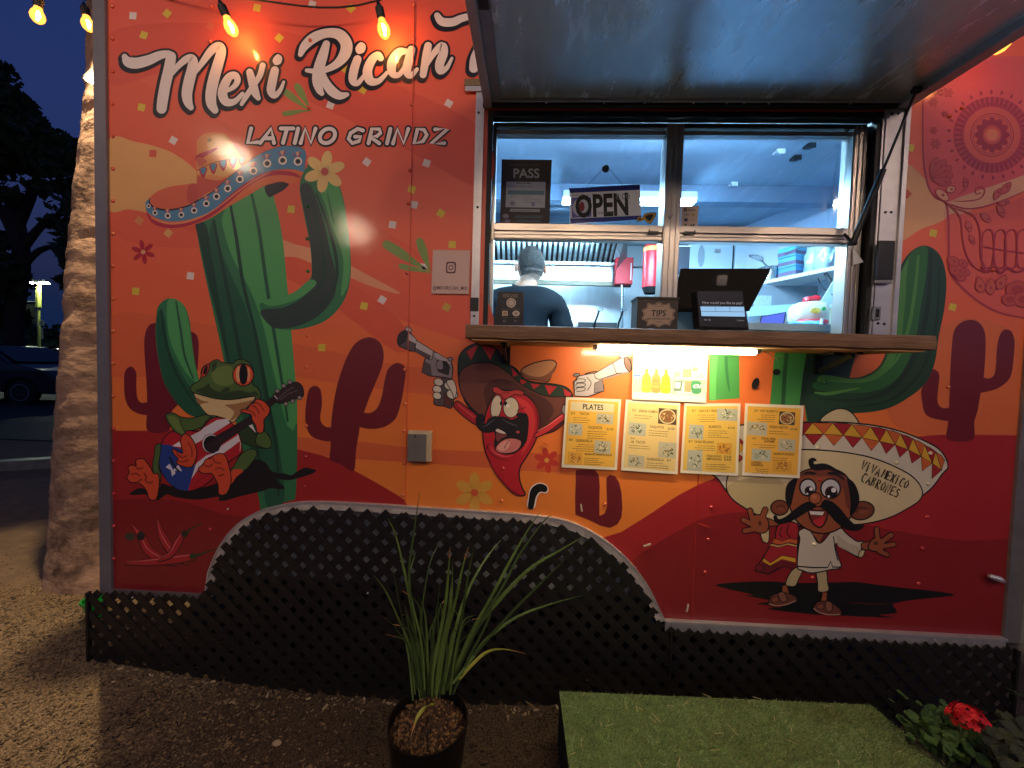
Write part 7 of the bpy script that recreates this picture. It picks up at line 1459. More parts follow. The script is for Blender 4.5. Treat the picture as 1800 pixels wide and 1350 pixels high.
def head():
    c = Vector(B(hx, .05, 1.638)); R = Matrix.Rotation(radians(14), 3, 'Z') @ Matrix.Rotation(radians(-8), 3, 'X')
    def shape(u, ex=0):
        x, y, z = u
        w = .087*(1-.16*max(0, -z)**1.5) ; d = .102; h = .122
        q = Vector((x*w, y*d, z*h))
        if z < -.2 and y < 0: q.y *= 1-.35*min(1, (-z-.2)*1.3)      # nape runs in under the skull
        if y > .75 and abs(x) < .3: q.y += .006
        return q*(1+ex)
    bm = bmesh.new(); bmesh.ops.create_uvsphere(bm, u_segments=32, v_segments=24, radius=1)
    for v in bm.verts: v.co = shape(v.co)
    me = bpy.data.meshes.new('head')
    # nose, ears
    def lump(o_, rx, ry, rz):
        g = bmesh.ops.create_uvsphere(bm, u_segments=12, v_segments=8, radius=1)
        for v in g['verts']: v.co = Vector((v.co.x*rx, v.co.y*ry, v.co.z*rz)) + Vector(o_)
    lump((0, .103, -.02), .013, .02, .024); lump((-.099, .0, -.016), .012, .022, .032); lump((.099, .0, -.016), .010, .022, .034)
    lump((0, .094, -.062), .026, .01, .007); lump((-.031, .088, .016), .014, .008, .008); lump((.031, .088, .016), .014, .008, .008)
    for v in bm.verts: v.co = R @ v.co + c
    bm.to_mesh(me); bm.free(); me.materials.append(M_skin); me.polygons.foreach_set('use_smooth', [True]*len(me.polygons)); link('head', me, t)
    bm = bmesh.new(); bmesh.ops.create_uvsphere(bm, u_segments=40, v_segments=30, radius=1)
    dead = [f for f in bm.faces if (lambda m_: (m_.y > .35 and m_.z < .45-.2*(m_.y-.35)) or m_.z < -.62+.3*max(0, m_.y) or (abs(m_.x) > .82 and abs(m_.y) < .3 and m_.z < .22))(f.calc_center_median())]
    bmesh.ops.delete(bm, geom=dead, context='FACES'); rr = random.Random(4)
    for v in bm.verts:
        z = v.co.z; v.co = shape(v.co, .055*min(1, max(.12, (z+.75)))+rr.uniform(-.006, .006))
    for v in bm.verts: v.co = R @ v.co + c
    me = bpy.data.meshes.new('hair'); bm.to_mesh(me); bm.free(); me.materials.append(M_hair); me.polygons.foreach_set('use_smooth', [True]*len(me.polygons)); hr = link('hair', me, t)
    v = []; f = []; pol = [(p.center.copy(), p.normal.copy()) for p in me.polygons]
    for _ in range(5200):
        ct, nn = rr.choice(pol); ct = ct+Vector((rr.gauss(0, .004), rr.gauss(0, .004), rr.gauss(0, .004))); ln = .004+.008*min(1, max(0, (ct.z-c.z+.05)/.12)); e = (nn*.6+Vector((rr.gauss(0, .35), rr.gauss(0, .35), rr.gauss(0, .3)-.35))).normalized()*ln; s_ = e.cross(nn).normalized()*.0011; k = len(v); v += [tuple(ct-s_), tuple(ct+s_), tuple(ct+e)]; f.append((k, k+1, k+2))
    for _ in range(1500):
        th = rr.gauss(-pi/2, .75); zz = rr.uniform(-.115, -.04); w_ = .083; ct = R @ Vector((w_*cos(th)*.95, .098*sin(th)*(.80 if zz < -.06 else .97), zz)) + c; e = Vector((rr.gauss(0, .3), rr.gauss(0, .2)-.3, -1)).normalized()*.006; k = len(v); v += [tuple(ct-Vector((.0009, 0, 0))), tuple(ct+Vector((.0009, 0, 0))), tuple(ct+e)]; f.append((k, k+1, k+2))
    m2 = bpy.data.meshes.new('hair_strands'); m2.from_pydata(v, [], f); m2.materials.append(chip_mat('hair_strand', '#15110f', '#6a615a')); stuff(link('hair_strands', m2, hr))
head()
# hands resting on the range front, out of sight below the counter
for s in (-1, 1):
    w = Vector(B(-.17 if s < 0 else .22, .30 if s < 0 else .32, 1.04)); f = [(tuple(w), .028), (tuple(w+Vector((0, .06, -.01))), (.036, .016))]; e = [(0, 1)]
    for i in range(4):
        bx = (i-1.5)*.019; k = len(f); ln = (.062, .072, .068, .052)[i]
        f += [(tuple(w+Vector((bx, .09, -.008))), .0085), (tuple(w+Vector((bx*1.1, .09+ln*.6, -.018))), .008), (tuple(w+Vector((bx*1.1, .09+ln, -.036))), .007)]; e += [(1, k), (k, k+1), (k+1, k+2)]
    k = len(f); f += [(tuple(w+Vector((-s*.032, .045, -.01))), .01), (tuple(w+Vector((-s*.05, .08, -.02))), .009)]; e += [(0, k), (k, k+1)]
    skin('hand', f, e, M_skin, t, 1)

# ================================================================ THINGS ON THE COUNTER AND IN THE WINDOW
def flat(pa, pb, Y):
    """art plane at depth Y"""
    return lambda x, y, d: (lambda p: (p.x, Y-.0006-d, p.z))(at(x, y, Y))
def sheet_box(c4, Y, th):
    mb = MB(); mb.prism([[(v.x, v.z) for v in [at(x, y, Y) for x, y in c4]]], Y, Y+th); return mb
KB = '#0b0b0c'
# payment sign, black
Y = -.07; t = root('payment_sign', 'black payment options card standing at the left end of the counter', 'sign', (at(893, 570, Y).x, Y, sz1))
zz = sz1+.001; c4 = [(876, 513), (921, 513), (920, 578), (868, 578)]
mb = sheet_box(c4, Y, .006); mb.build('card', mat('black_card', '#0a0a0b', .35), t)
A = Art(0, flat(0, 0, Y), (855, 420, 8.435))
A.text('#c9b58a', 'ORDERS  &  WAVES', 235, 838, 20, sx=1.3).text('#c9b58a', 'FOLLOW  ON  SOCIAL', 248, 864, 18, sx=1.2)
A.ell('#b8a89a', 368, 948, 72); 
for i in range(10): A.ell('#4a3c38', 368+48*cos(i*.63), 948+48*sin(i*.63), 8)
A.line('#6d6258', [(220, 1040), (505, 1040)], 5, False).poly('#b8a080', [(236, 1066), (318, 1066), (318, 1140), (232, 1140)]).poly('#8a765c', [(256, 1085), (300, 1085), (300, 1122), (254, 1122)]).ell('#b8a89a', 440, 1105, 54, 42)
A.ell('#7d6f66', 440, 1105, 22, 16).line('#6d6258', [(220, 1165), (320, 1165)], 5, False).line('#6d6258', [(400, 1165), (500, 1165)], 5, False).ell('#5d5d60', 270, 1215, 24, 18).ell('#4d4d50', 430, 1215, 22, 18).ell(KB, 276, 1212, 12, 9)
A.build('card_print', M_paper, t)
# TIPS box
Y = -.06; t = root('tips_box', 'dark wooden tips box with a scalloped cream label', 'box', (at(1155, 570, Y).x, Y, sz1))
a, b = at(1121, 525, Y), at(1191, 580, Y); mb = MB(); mb.box(a.x, b.x, Y, Y+.09, sz1+.0005, a.z); mb.build('case', mat('espresso_wood', '#2c1f1a', .5, var=.2), t, bevel=.002)
mb = MB(); mb.box(a.x-.003, b.x+.003, Y-.003, Y+.093, a.z+.0005, a.z+.008); mb.build('lid', mat('espresso_wood', '', 1), t)
A = Art(0, flat(0, 0, Y), (820, 400, 4.737))
sc = [(1600, 622), (1640, 640), (1690, 632), (1700, 665), (1738, 690), (1722, 722), (1732, 755), (1705, 780), (1692, 815), (1650, 808), (1600, 828), (1555, 808), (1505, 818), (1500, 782), (1460, 760), (1475, 722), (1462, 688), (1500, 665), (1510, 630), (1560, 640)]
A.fill('#a78d74', sc, k=4); A.line('#1a1411', cat([((x-1598)*.93+1598, (y-724)*.93+724) for x, y in sc+[sc[0]]], k=3), 4, False)
A.text('#140f0d', 'TIPS', 1597, 738, 72, 0, .02, .12, 'CENTER', .95).text('#140f0d', 'ARE APPRECIATED', 1596, 768, 24, 0, .01, 0, 'CENTER', 1.05); A.line('#5a4536', [(1560, 655), (1640, 655)], 4).line('#5a4536', [(1570, 786), (1630, 786)], 4); A.build('label_print', M_paper, t)
# point of sale: big tilted display and customer screen
Y = .03; t = root('sales_terminal', 'tilted dark sales display on a stand with a small customer screen', 'sales terminal', (at(1270, 570, Y).x, Y, sz1))
c4 = [(1196, 472), (1355, 472), (1350, 484), (1317, 547), (1184, 549), (1183, 540)]
vs = []
for d in (0, .012):
    for x, y in c4: p = at(x, y, Y+(547-y)*.0002+d); vs.append(p)
n = len(c4); mb = MB(); mb.add(vs, [tuple(range(n)), tuple(reversed(range(n, 2*n)))] + [(i, (i+1) % n, (i+1) % n+n, i+n) for i in range(n)])
d_ = mb.build('display_back', mat('charcoal_plastic', '#1d1a18', .7, var=.06, spec=.15), t, bevel=.002)
A = Art(0, lambda x, y, d: (lambda p: (p.x, p.y-.0008-d, p.z))(at(x, y, Y+(547-y)*.0002)), (1150, 400, 3.53))
def rsq(x, y, s, q=.3, sk=0): return [(x-s+q*s+sk, y-s), (x+s-q*s+sk, y-s), (x+s+sk*.6, y-s+q*s), (x+s-sk*.6, y+s-q*s), (x+s-q*s-sk, y+s), (x-s+q*s-sk, y+s), (x-s-sk*.6, y+s-q*s), (x-s+sk*.6, y-s+q*s)]
A.fill('#191513', rsq(420, 328, 32, .3, 6)).fill('#2a2523', rsq(420, 328, 20, .3, 5)).fill('#191513', rsq(420, 328, 9, .3, 2)); A.build('emblem', M_paper, d_)
Y2 = -.11; c4 = [(1224, 511), (1306, 511), (1317, 579), (1228, 577)]
mb = sheet_box(c4, Y2, .05); cs = mb.build('customer_screen', mat('charcoal_plastic', '', 1), t, bevel=.002)
A = Art(0, flat(0, 0, Y2), (1150, 400, 3.53))
A.poly('#0d0b0b', [(268, 395), (545, 397), (580, 620), (282, 612)]).text('#c9d6e0', 'How would you like to pay?', 296, 472, 22, 1, .01).line('#5d6a74', [(300, 482), (400, 484)], 4, False).text('#c9d6e0', 'No Tip', 310, 577, 14).text('#c9d6e0', 'Custom', 512, 580, 14); A.build('screen_bezel', M_paper, cs)
e = [at(x/3.53+1150, y/3.53+400, Y2-.002) for x, y in ((286, 490), (556, 492), (562, 553), (294, 549))]
mb = MB(); mb.prism([[(v.x, v.z) for v in e]], Y2-.0035, Y2-.0025); mb.build('lit_panel', emat('pay_screen_glow', (.30, .52, .78), .75), cs)
A = Art(60, flat(0, 0, Y2-.003), (1150, 400, 3.53)); A.line('#33506a', [(290, 520), (558, 524)], 2.5, False).line('#33506a', [(376, 492), (380, 521)], 2, False).line('#33506a', [(465, 492), (470, 522)], 2, False); A.build('panel_lines', M_paper, cs)
a = at(1165, 530, .1); mb = MB(); mb.box(at(1192, 545, .1).x, at(1228, 545, .1).x, .1, .2, sz1-.03, at(1200, 548, .1).z); tag(mb.build('napkin_box', mat('pale_blue_box', '#8fb8dc', .5)), 'pale blue carton half hidden under the sales display', 'carton')
mb = MB(); a = at(1250, 575, .0); mb.tube([(a.x, .06, sz1-.02), (a.x, .07, sz1+.05), (a.x, .05, sz1+.09)], .02, 10); mb.build('stand', M_black, t, True)

# hygiene placard PASS
Yg = .0575
t = root('inspection_placard', 'dark food inspection placard reading PASS taped inside the left pane', 'placard', (at(925, 393, Yg).x, Yg, at(925, 393, Yg).z))
c4 = [(882, 280), (970, 281), (966, 393), (879, 393)]
sheet_box(c4, Yg, .0015).build('card', mat('placard_card', '#4b443f', .5, var=.12), t)
A = Art(0, flat(0, 0, Yg), (820, 150, 4.5))
A.text('#8d9397', 'State of Hawaii Department of Health', 345, 634, 15).text('#c3c8cc', 'PASS', 472, 732, 104, 0, .018, 0, 'CENTER', .98)
A.poly('#c2cbd3', [(316, 762), (626, 765), (620, 970), (308, 964)]).poly('#6d8f9f', [(328, 830), (615, 834), (612, 868), (326, 864)])
A.text('#3b3f45', 'Mexirican Mix', 395, 780, 20, 0, .01).text('#3b3f45', '5521 S Kihei Rd Kihei   Maui', 328, 806, 17).text('#6d7478', 'INSPECTED', 340, 884, 12).text('#6d7478', 'Permit Holder', 450, 884, 12)
for i in range(3): A.line('#7f868c', [(450, 900+14*i), (600, 902+14*i)], 3, False)
A.ell('#9b95ac', 365, 935, 22, 20).poly('#8a8fb0', [(515, 925), (540, 925), (538, 958), (517, 958)]).poly('#a8afb5', [(345, 976), (582, 979), (580, 1003), (343, 1000)]).text('#5d6468', 'Next inspection posted here', 355, 996, 14)
A.line('#586a72', [(390, 1040), (590, 1042)], 24, False).line('#586a72', [(400, 1072), (580, 1074)], 14, False)
A.ell('#9a8fa0', 310, 1035, 26, 18).ell('#6f5d80', 325, 1070, 24, 16).ell('#b39aa4', 312, 1030, 12, 9); A.build('placard_print', M_paper, t)
# OPEN sign on a suction hook
t = root('open_sign', 'blue and white OPEN sign hanging askew from a suction hook in the left pane', 'sign', tuple(at(1065, 296, Yg)))
Yo = .054; c4 = [(1001, 331), (1125, 324), (1127, 385), (1002, 394)]
sheet_box(c4, Yo, .0022).build('board', mat('sign_board_white', '#e3e8ee', .45, var=.03), t)
A = Art(0, flat(0, 0, Yo), (820, 150, 4.5))
A.poly('#1c2a86', [(812, 814), (1370, 785), (1372, 826), (814, 852)]).poly('#1c2a86', [(820, 1056), (1380, 1030), (1382, 1062), (822, 1096)])
A.poly('#6a6bb8', [(832, 890), (985, 884), (988, 1040), (836, 1048)]).ell('#c3c8d6', 908, 965, 70, 74).ell('#8a2b30', 912, 960, 22, 40).text('#8a8f9a', 'BUSINESS HOURS', 838, 880, 26, -1.5, 0, 0, 'LEFT', .9)
A.text('#14110f', 'OPEN', 862, 1042, 240, -3, .034, .03, 'LEFT', .68)
A.text('#6b6f7a', '8:00', 1180, 905, 66, -3).text('#6b6f7a', 'THANK YOU', 1035, 1020, 26, -3); A.build('sign_print', M_paper, t)
A = Art(0, flat(0, 0, .03), (820, 150, 4.5)); p = at(1065, 296, .055)
mb = MB(); mb.lathe((p.x, .055, p.z), [(.016, .004), (.013, -.003), (.005, -.009), (.0045, -.014), (.001, -.015)], 18, 'y'); mb.build('suction_hook', mat('smoky_rubber', '#2d3138', .35), t, True)
mb = MB(); mb.tube([at(1030, 329, Yo-.001), Vector((p.x-.006, .044, p.z)), Vector((p.x, .044, p.z+.005)), Vector((p.x+.006, .044, p.z)), at(1094, 325, Yo-.001)], .0009, 5); mb.build('cord', M_black, t)
# stickers on the glass
t = root('map_sticker', 'small black and yellow outlined sticker at the lower right of the left pane', 'sticker', tuple(at(1138, 385, Yg)))
A = Art(0, flat(0, 0, .052), (820, 150, 4.5)); sh_ = [(1350, 1055), (1368, 1040), (1392, 1048), (1408, 1022), (1440, 1012), (1490, 1012), (1492, 1035), (1458, 1085), (1442, 1090), (1405, 1062), (1388, 1072), (1360, 1074)]
A.fill('#0c0b09', [((x-1425)*1.08+1425, (y-1050)*1.12+1050) for x, y in sh_]).fill('#d9a53a', sh_).fill('#1a1512', [(1420, 1030), (1478, 1022), (1450, 1072), (1415, 1048)]).ell('#1a1512', 1372, 1058, 12, 8); A.build('vinyl', M_paper, t)
t = root('payment_sticker', 'pinkish card payment sticker at the lower left of the right pane', 'sticker', tuple(at(1213, 400, Yg)))
c4 = [(1198, 362), (1228, 362), (1226, 402), (1197, 402)]; sheet_box(c4, .056, .0008).build('paper', mat('sticker_pink', '#e6c9b5', .5, var=.03), t)
A = Art(0, flat(0, 0, .056), (1160, 220, 5.294))
A.fill('#2a2320', rsq(236, 788, 14)).fill('#c9a58f', rsq(236, 788, 8)).fill('#2a2320', rsq(236, 788, 3.5)).text('#2a2320', 'Square', 258, 797, 27, 0, .01).text('#3a3f6a', 'VISA', 222, 842, 23, 0, .01, .2).ell('#d9a24a', 304, 834, 9).ell('#d0b04a', 317, 834, 9)
A.poly('#34406a', [(226, 868), (257, 868), (257, 896), (226, 896)]).text('#6d5f58', 'DISCOVER', 286, 883, 9).ell('#3d5d50', 238, 928, 10).line('#5a4f48', [(222, 946), (254, 946)], 3, False).ell('#2a2320', 290, 932, 8).poly('#2a2320', [(304, 920), (318, 920), (318, 944), (304, 944)]); A.build('sticker_print', M_paper, t)

# ================================================================ FOREGROUND
# planter with long strap leaves
pz = .25; pcn = atz(753, 1262, pz); PR = .118
t = root('potted_plant', 'black nursery pot with a clump of long arching strap leaves before the lattice', 'potted plant', (pcn.x, pcn.y, -.08))
mb = MB(); mb.lathe((pcn.x, pcn.y, 0), [(PR*.70, -.08), (PR*.72, -.076), (PR*.97, pz-.03), (PR*.985, pz-.028), (PR*1.0, pz-.004), (PR*1.0, pz), (PR*.965, pz), (PR*.95, pz-.03), (PR*.9, pz-.06)], 48, cap=False); mb.lathe((pcn.x, pcn.y, 0), [(PR*.70, -.08), (.001, -.08)], 48, cap=False); mb.build('pot', mat('nursery_pot_black', '#0e0d0c', .38, var=.25), t, True)
mb = MB(); n = 40; v = [(pcn.x, pcn.y, pz-.03)]; f = []
for i in range(1, 9):
    for k_ in range(n): a = 2*pi*k_/n; rr_ = PR*.95*i/8; v.append((pcn.x+rr_*cos(a), pcn.y+rr_*sin(a), pz-.034+random.uniform(-.005, .006)+.012*(1-i/8)))
for k_ in range(n): f.append((0, 1+k_, 1+(k_+1) % n))
for i in range(7):
    for k_ in range(n): f.append((1+i*n+k_, 1+i*n+(k_+1) % n, 1+(i+1)*n+(k_+1) % n, 1+(i+1)*n+k_))
mb.add(v, f); mb.build('potting_soil', mat('potting_mix', '#3f2b1c', .95, var=.6, vscale=120, bump=1, bscale=140), t)
o = chips('bark_mulch', 420, lambda r: (lambda a, q: (pcn.x+q*cos(a), pcn.y+q*sin(a)))(r.random()*6.283, PR*.88*sqrt(r.random())), .003, .007, chip_mat('mulch', '#1c110a', '#8a6a44'), 9)
o.location.z = pz-.025-hgt(pcn.x, pcn.y); o.parent = t; o.matrix_parent_inverse = Matrix.Translation(-Vector((pcn.x, pcn.y, -.08)))
M_blade = mat('strap_leaf', '#66803c', .42, var=.3, vscale=9); M_bladed = mat('strap_leaf_dark', '#42582a', .45, var=.3, vscale=9); M_dry = mat('strap_leaf_tip', '#c08a4a', .6, var=.3, vscale=20); M_yel = mat('strap_leaf_yellow', '#a8a83c', .5, var=.3, vscale=14)
def blade(pts, w, m, tip=None, Ys=None):
    """pts: photo pixels from root to tip, each with its own distance"""
    q = cat([tuple(at(x, y, yy)) for x, y, yy in pts], k=6); v = []; f = []; n = len(q)
    for i, p in enumerate(q):
        u = i/(n-1); ww = w*(.55+1.4*u*(1-u)+.0) * (1-u**3) + .0004
        p = Vector(p); d = (Vector(q[min(i+1, n-1)])-Vector(q[max(i-1, 0)])).normalized(); sd = d.cross(Vector((.25, 1, .1))).normalized(); up = d.cross(sd)
        v += [tuple(p-sd*ww), tuple(p+up*ww*.35), tuple(p+sd*ww)]
    for i in range(n-1): f += [(i*3, i*3+1, i*3+4, i*3+3), (i*3+1, i*3+2, i*3+5, i*3+4)]
    me = bpy.data.meshes.new('leaf'); me.from_pydata(v, [], f); me.materials.append(m); me.materials.append(tip or m)
    for i, p in enumerate(me.polygons): p.use_smooth = True; p.material_index = 1 if (i//2)/(n-1) > .8 else 0
    link('leaf', me, t)
C3 = lambda x, y: (600+x/2.7, 850+y/2.7)
bl_ = [([(350, 1000), (325, 780), (270, 640), (210, 510), (150, 430)], 4, 0, 0), ([(385, 990), (350, 700), (310, 470), (262, 260), (222, 165)], 5, 0, 0), ([(375, 960), (340, 640), (322, 420), (345, 230), (372, 40)], 4, 1, 0), ([(395, 980), (380, 760), (335, 560), (320, 450), (355, 320)], 4, 0, 0),
       ([(400, 1000), (395, 820), (420, 700), (455, 620)], 3, 0, 0), ([(415, 990), (410, 860), (400, 640), (368, 530)], 4, 0, 0), ([(360, 980), (330, 820), (300, 700), (240, 380)], 3, 1, 0), ([(430, 1010), (440, 860), (490, 600), (510, 400), (516, 300)], 5, 0, 1), ([(445, 1000), (470, 800), (520, 560), (528, 370)], 5, 0, 0),
       ([(460, 990), (490, 760), (540, 560), (575, 400), (603, 300)], 5, 0, 1), ([(480, 1000), (520, 800), (560, 620), (620, 470), (690, 350), (758, 268)], 5, 0, 0), ([(500, 980), (600, 740), (700, 560), (800, 370), (880, 230), (948, 128)], 5, 0, 0), ([(510, 980), (640, 700), (760, 500), (850, 330), (960, 180), (1000, 150)], 4, 1, 0),
       ([(505, 960), (620, 720), (760, 540), (900, 400), (1050, 310), (1160, 245)], 6, 0, 0), ([(520, 960), (660, 780), (820, 600), (950, 470), (1080, 340)], 4, 1, 0), ([(530, 950), (620, 830), (700, 730), (840, 630), (1000, 570), (1150, 530)], 5, 0, 0), ([(560, 930), (620, 860), (690, 800), (770, 786), (880, 808)], 5, 2, 1),
       ([(520, 990), (490, 930), (480, 905)], 6, 0, 0), ([(440, 1040), (425, 1052), (400, 1060), (360, 1110), (330, 1200)], 7, 2, 1), ([(470, 1000), (500, 820), (500, 700), (530, 690), (580, 740)], 3, 1, 0), ([(475, 990), (520, 740), (552, 660), (545, 610), (512, 588)], 3, 0, 0), ([(420, 1000), (400, 780), (380, 640), (420, 380), (480, 260)], 3, 1, 0),
       ([(490, 1000), (560, 700), (600, 450), (630, 300)], 4, 1, 0), ([(410, 1010), (420, 900), (440, 700), (470, 470)], 4, 1, 0), ([(340, 1030), (320, 830), (290, 690)], 4, 0, 0), ([(455, 1010), (450, 860), (430, 720), (380, 820)], 3, 1, 0), ([(530, 1000), (600, 840), (700, 640), (720, 500)], 4, 1, 0), ([(465, 1020), (480, 900), (540, 780), (620, 700)], 4, 1, 0), ([(380, 1010), (370, 900), (330, 740), (300, 560)], 4, 1, 0),
       ([(435, 1015), (450, 900), (500, 660), (560, 480)], 4, 1, 0), ([(450, 1012), (470, 880), (495, 740), (520, 480)], 5, 0, 0), ([(400, 1015), (385, 880), (350, 800), (310, 760)], 4, 1, 0), ([(330, 1200), (318, 1260), (305, 1340)], 1.5, 0, 0)]
rb = random.Random(11)
for i_ in range(16):
    a_ = rb.uniform(-1, 1); bx_ = 440+a_*80; hh = rb.uniform(180, 520); bl_.insert(0, ([(bx_, rb.uniform(960, 1030)), (bx_+a_*30, 1000-hh*.5), (bx_+a_*90+rb.uniform(-30, 30), 1000-hh*.85), (bx_+a_*170+rb.uniform(-40, 40), 1000-hh+rb.uniform(-10, 60))], rb.uniform(2.5, 4.5), rb.choice((0, 1, 1)), rb.random() < .5))
for pts, w, mm, dry in bl_[:-1]:
    y0_ = pcn.y + rb.uniform(-.04, .04); lean = rb.uniform(-.10, .13); n_ = len(pts)
    P3 = [(*C3(x, y), y0_+lean*(i/(n_-1))**1.4 if pts[-1][1] < 1000 else pcn.y-.03-.085*i/(n_-1)) for i, (x, y) in enumerate(pts)]
    blade(P3, w*.00105, [M_blade, M_bladed, M_yel][mm], M_dry if dry else None)
# grass mat on a low platform
mz = .12; c = [atz(983, 1215, mz), atz(1530, 1239, mz), atz(1668, 1356, mz), atz(1003, 1370, mz)]
fl2 = (c[2]-c[1]); c[2] = c[1]+fl2*3; c[3] = c[0]+(c[3]-c[0])*3
t = root('grass_mat', 'low step covered with bright artificial grass under the serving window', 'grass mat', (float(c[0].x), float(c[0].y), 0))
mb = MB(); q = [(v.x, v.y) for v in c]
mb.add([(x, y, -.09) for x, y in q]+[(x, y, mz-.006) for x, y in q], [(0, 1, 2, 3), (7, 6, 5, 4), (0, 1, 5, 4), (1, 2, 6, 5), (2, 3, 7, 6), (3, 0, 4, 7)]); mb.build('platform', mat('black_platform', '#0b0b0a', .8), t)
mb = MB(); mb.add([(x, y, mz-.0055) for x, y in q]+[(x, y, mz) for x, y in q], [(0, 1, 2, 3), (7, 6, 5, 4), (0, 1, 5, 4), (1, 2, 6, 5), (2, 3, 7, 6), (3, 0, 4, 7)]); mb.build('turf_backing', mat('turf_backing', '#69864a', .9, var=.4, vscale=30), t)
v = []; f = []; rg = random.Random(6); cs_ = [Vector((x, y, mz)) for x, y in q]
for i in range(90000):
    u, w = rg.random(), rg.random(); p = (cs_[0]*(1-u)+cs_[1]*u)*(1-w) + (cs_[3]*(1-u)+cs_[2]*u)*w
    if p.y < -.95: continue
    a = rg.random()*6.283; h = rg.uniform(.005, .011); wd = .001; ln = rg.uniform(0, .009); b = rg.gauss(.5, .8)
    d = Vector((cos(a), sin(a), 0))*wd; e = Vector((cos(b*6.28), sin(b*6.28), 0))*ln+Vector((.002, -.003, h)); k = len(v)
    v += [tuple(p-d), tuple(p+d), tuple(p+e)]; f.append((k, k+1, k+2))
me = bpy.data.meshes.new('turf_blades'); me.from_pydata(v, [], f); tm_ = chip_mat('turf_green', '#66824a', '#c6d8a2'); me.materials.append(tm_)
nt = tm_.node_tree; pr = nt.nodes['Principled BSDF']; old = pr.inputs['Base Color'].links[0].from_socket; tc = nt.nodes.new('ShaderNodeTexCoord'); n_ = nt.nodes.new('ShaderNodeTexNoise'); n_.inputs['Scale'].default_value = 5; n_.inputs['Detail'].default_value = 7; n_.inputs['Roughness'].default_value = .7; nt.links.new(tc.outputs['Object'], n_.inputs['Vector'])
cr = nt.nodes.new('ShaderNodeValToRGB'); cr.color_ramp.elements[0].position = .36; cr.color_ramp.elements[1].position = .62; cr.color_ramp.elements[0].color = (.62, .50, .40, 1); cr.color_ramp.elements[1].color = (1, 1, 1, 1); nt.links.new(n_.outputs['Fac'], cr.inputs[0]); mu = nt.nodes.new('ShaderNodeMixRGB'); mu.blend_type = 'MULTIPLY'; mu.inputs[0].default_value = 1; nt.links.new(old, mu.inputs[1]); nt.links.new(cr.outputs[0], mu.inputs[2]); nt.links.new(mu.outputs[0], pr.inputs['Base Color']); o = link('turf_blades', me, t); stuff(o)
v = []; f = []
for i in range(46):
    u, w = rg.random(), rg.random()*.4; p = (cs_[0]*(1-u)+cs_[1]*u)*(1-w) + (cs_[3]*(1-u)+cs_[2]*u)*w + Vector((0, 0, .013)); a = rg.random()*6.28; ln = rg.uniform(.006, .02)
    d = Vector((cos(a), sin(a), .1))*ln; s2 = Vector((-sin(a), cos(a), 0))*.0012; k = len(v); v += [tuple(p-d-s2), tuple(p-d+s2), tuple(p+d+s2), tuple(p+d-s2)]; f.append((k, k+1, k+2, k+3))
me = bpy.data.meshes.new('dry_stalks'); me.from_pydata(v, [], f); me.materials.append(mat('straw', '#b7ad7e', .8)); stuff(link('dry_stalks', me, t))
# geranium and neighbours at the lower right
def leafy(name, label, catg, centre, blobs, n, m, size, seed, flower=None, stems=6):
    r = random.Random(seed); t = root(name, label, catg, (centre[0], centre[1], 0)); v = []; f = []
    for _ in range(n):
        bx, by, bz, br = blobs[int(r.random()*len(blobs))]
        d = Vector((r.gauss(0, .5), r.gauss(0, .5), r.gauss(0, .35)))*br; c = Vector((bx, by, bz))+d; s = size*r.uniform(.6, 1.25)
        nrm = (Vector((0, -.35, 1))+Vector((r.gauss(0, .45), r.gauss(0, .45), 0))).normalized(); a = nrm.orthogonal().normalized(); b = nrm.cross(a); k = len(v); v.append(tuple(c-nrm*s*.25)); m_ = 10
        for i in range(m_): th = 2*pi*i/m_; rr2 = s*(1+.13*sin(i*2.6+_)); v.append(tuple(c+(a*cos(th)+b*sin(th))*rr2+nrm*s*.12*sin(th*3)))
        for i in range(m_): f.append((k, k+1+i, k+1+(i+1) % m_))
    me = bpy.data.meshes.new('foliage'); me.from_pydata(v, [], f); me.materials.append(m); link('foliage', me, t)
    mb = MB()
    for i in range(stems):
        b = blobs[i % len(blobs)]; mb.tube(cat([(centre[0], centre[1], 0), ((centre[0]+b[0])/2+.01, (centre[1]+b[1])/2, b[2]*.6), (b[0], b[1], b[2])], k=3), .003, 5)
    mb.build('stems', mat('plant_stem', '#3c4a22', .7), t)
    return t
M_ger = mat('geranium_leaf', '#3d5a26', .7, var=.35, vscale=25); M_gd = mat('dull_leaf', '#343a24', .75, var=.35, vscale=25)
def az(x, y, z): return atz(x, y, z)
bb = [(*az(x, y, .2)[:2], .2+.0, .055) for x, y in ((1618, 1262), (1660, 1275), (1675, 1300), (1645, 1300), (1685, 1290), (1630, 1280))]
t = leafy('geranium', 'geranium with a single round head of bright red flowers at the lower right', 'flower', (az(1660, 1290, .2).x, az(1645, 1290, .2).y), bb, 130, M_ger, .015, 3)
litter = chips('leaf_litter', 260, lambda r: (r.uniform(-1.7, 2.0), -.045-abs(r.gauss(0, .03))), .003, .011, chip_mat('litter', '#3a2a1a', '#cdb692'), 14); tag(litter, 'pale scraps of leaf and bark caught along the foot of the lattice', 'leaf litter')
fc = az(1700, 1259, .30); r = random.Random(8)
def floret(c, nrm):
    v = []; f = []; a = nrm.orthogonal().normalized(); b = nrm.cross(a)
    for i in range(5):
        th = 2*pi*i/5+r.random()*.3; d = a*cos(th)+b*sin(th); s = nrm.cross(d); k = len(v); L_ = .011
        v += [tuple(c), tuple(c+d*L_*.6+s*L_*.42+nrm*.002), tuple(c+d*L_+nrm*.001), tuple(c+d*L_*.6-s*L_*.42+nrm*.002)]; f.append((k, k+1, k+2, k+3))
    return v, f
v = []; f = []
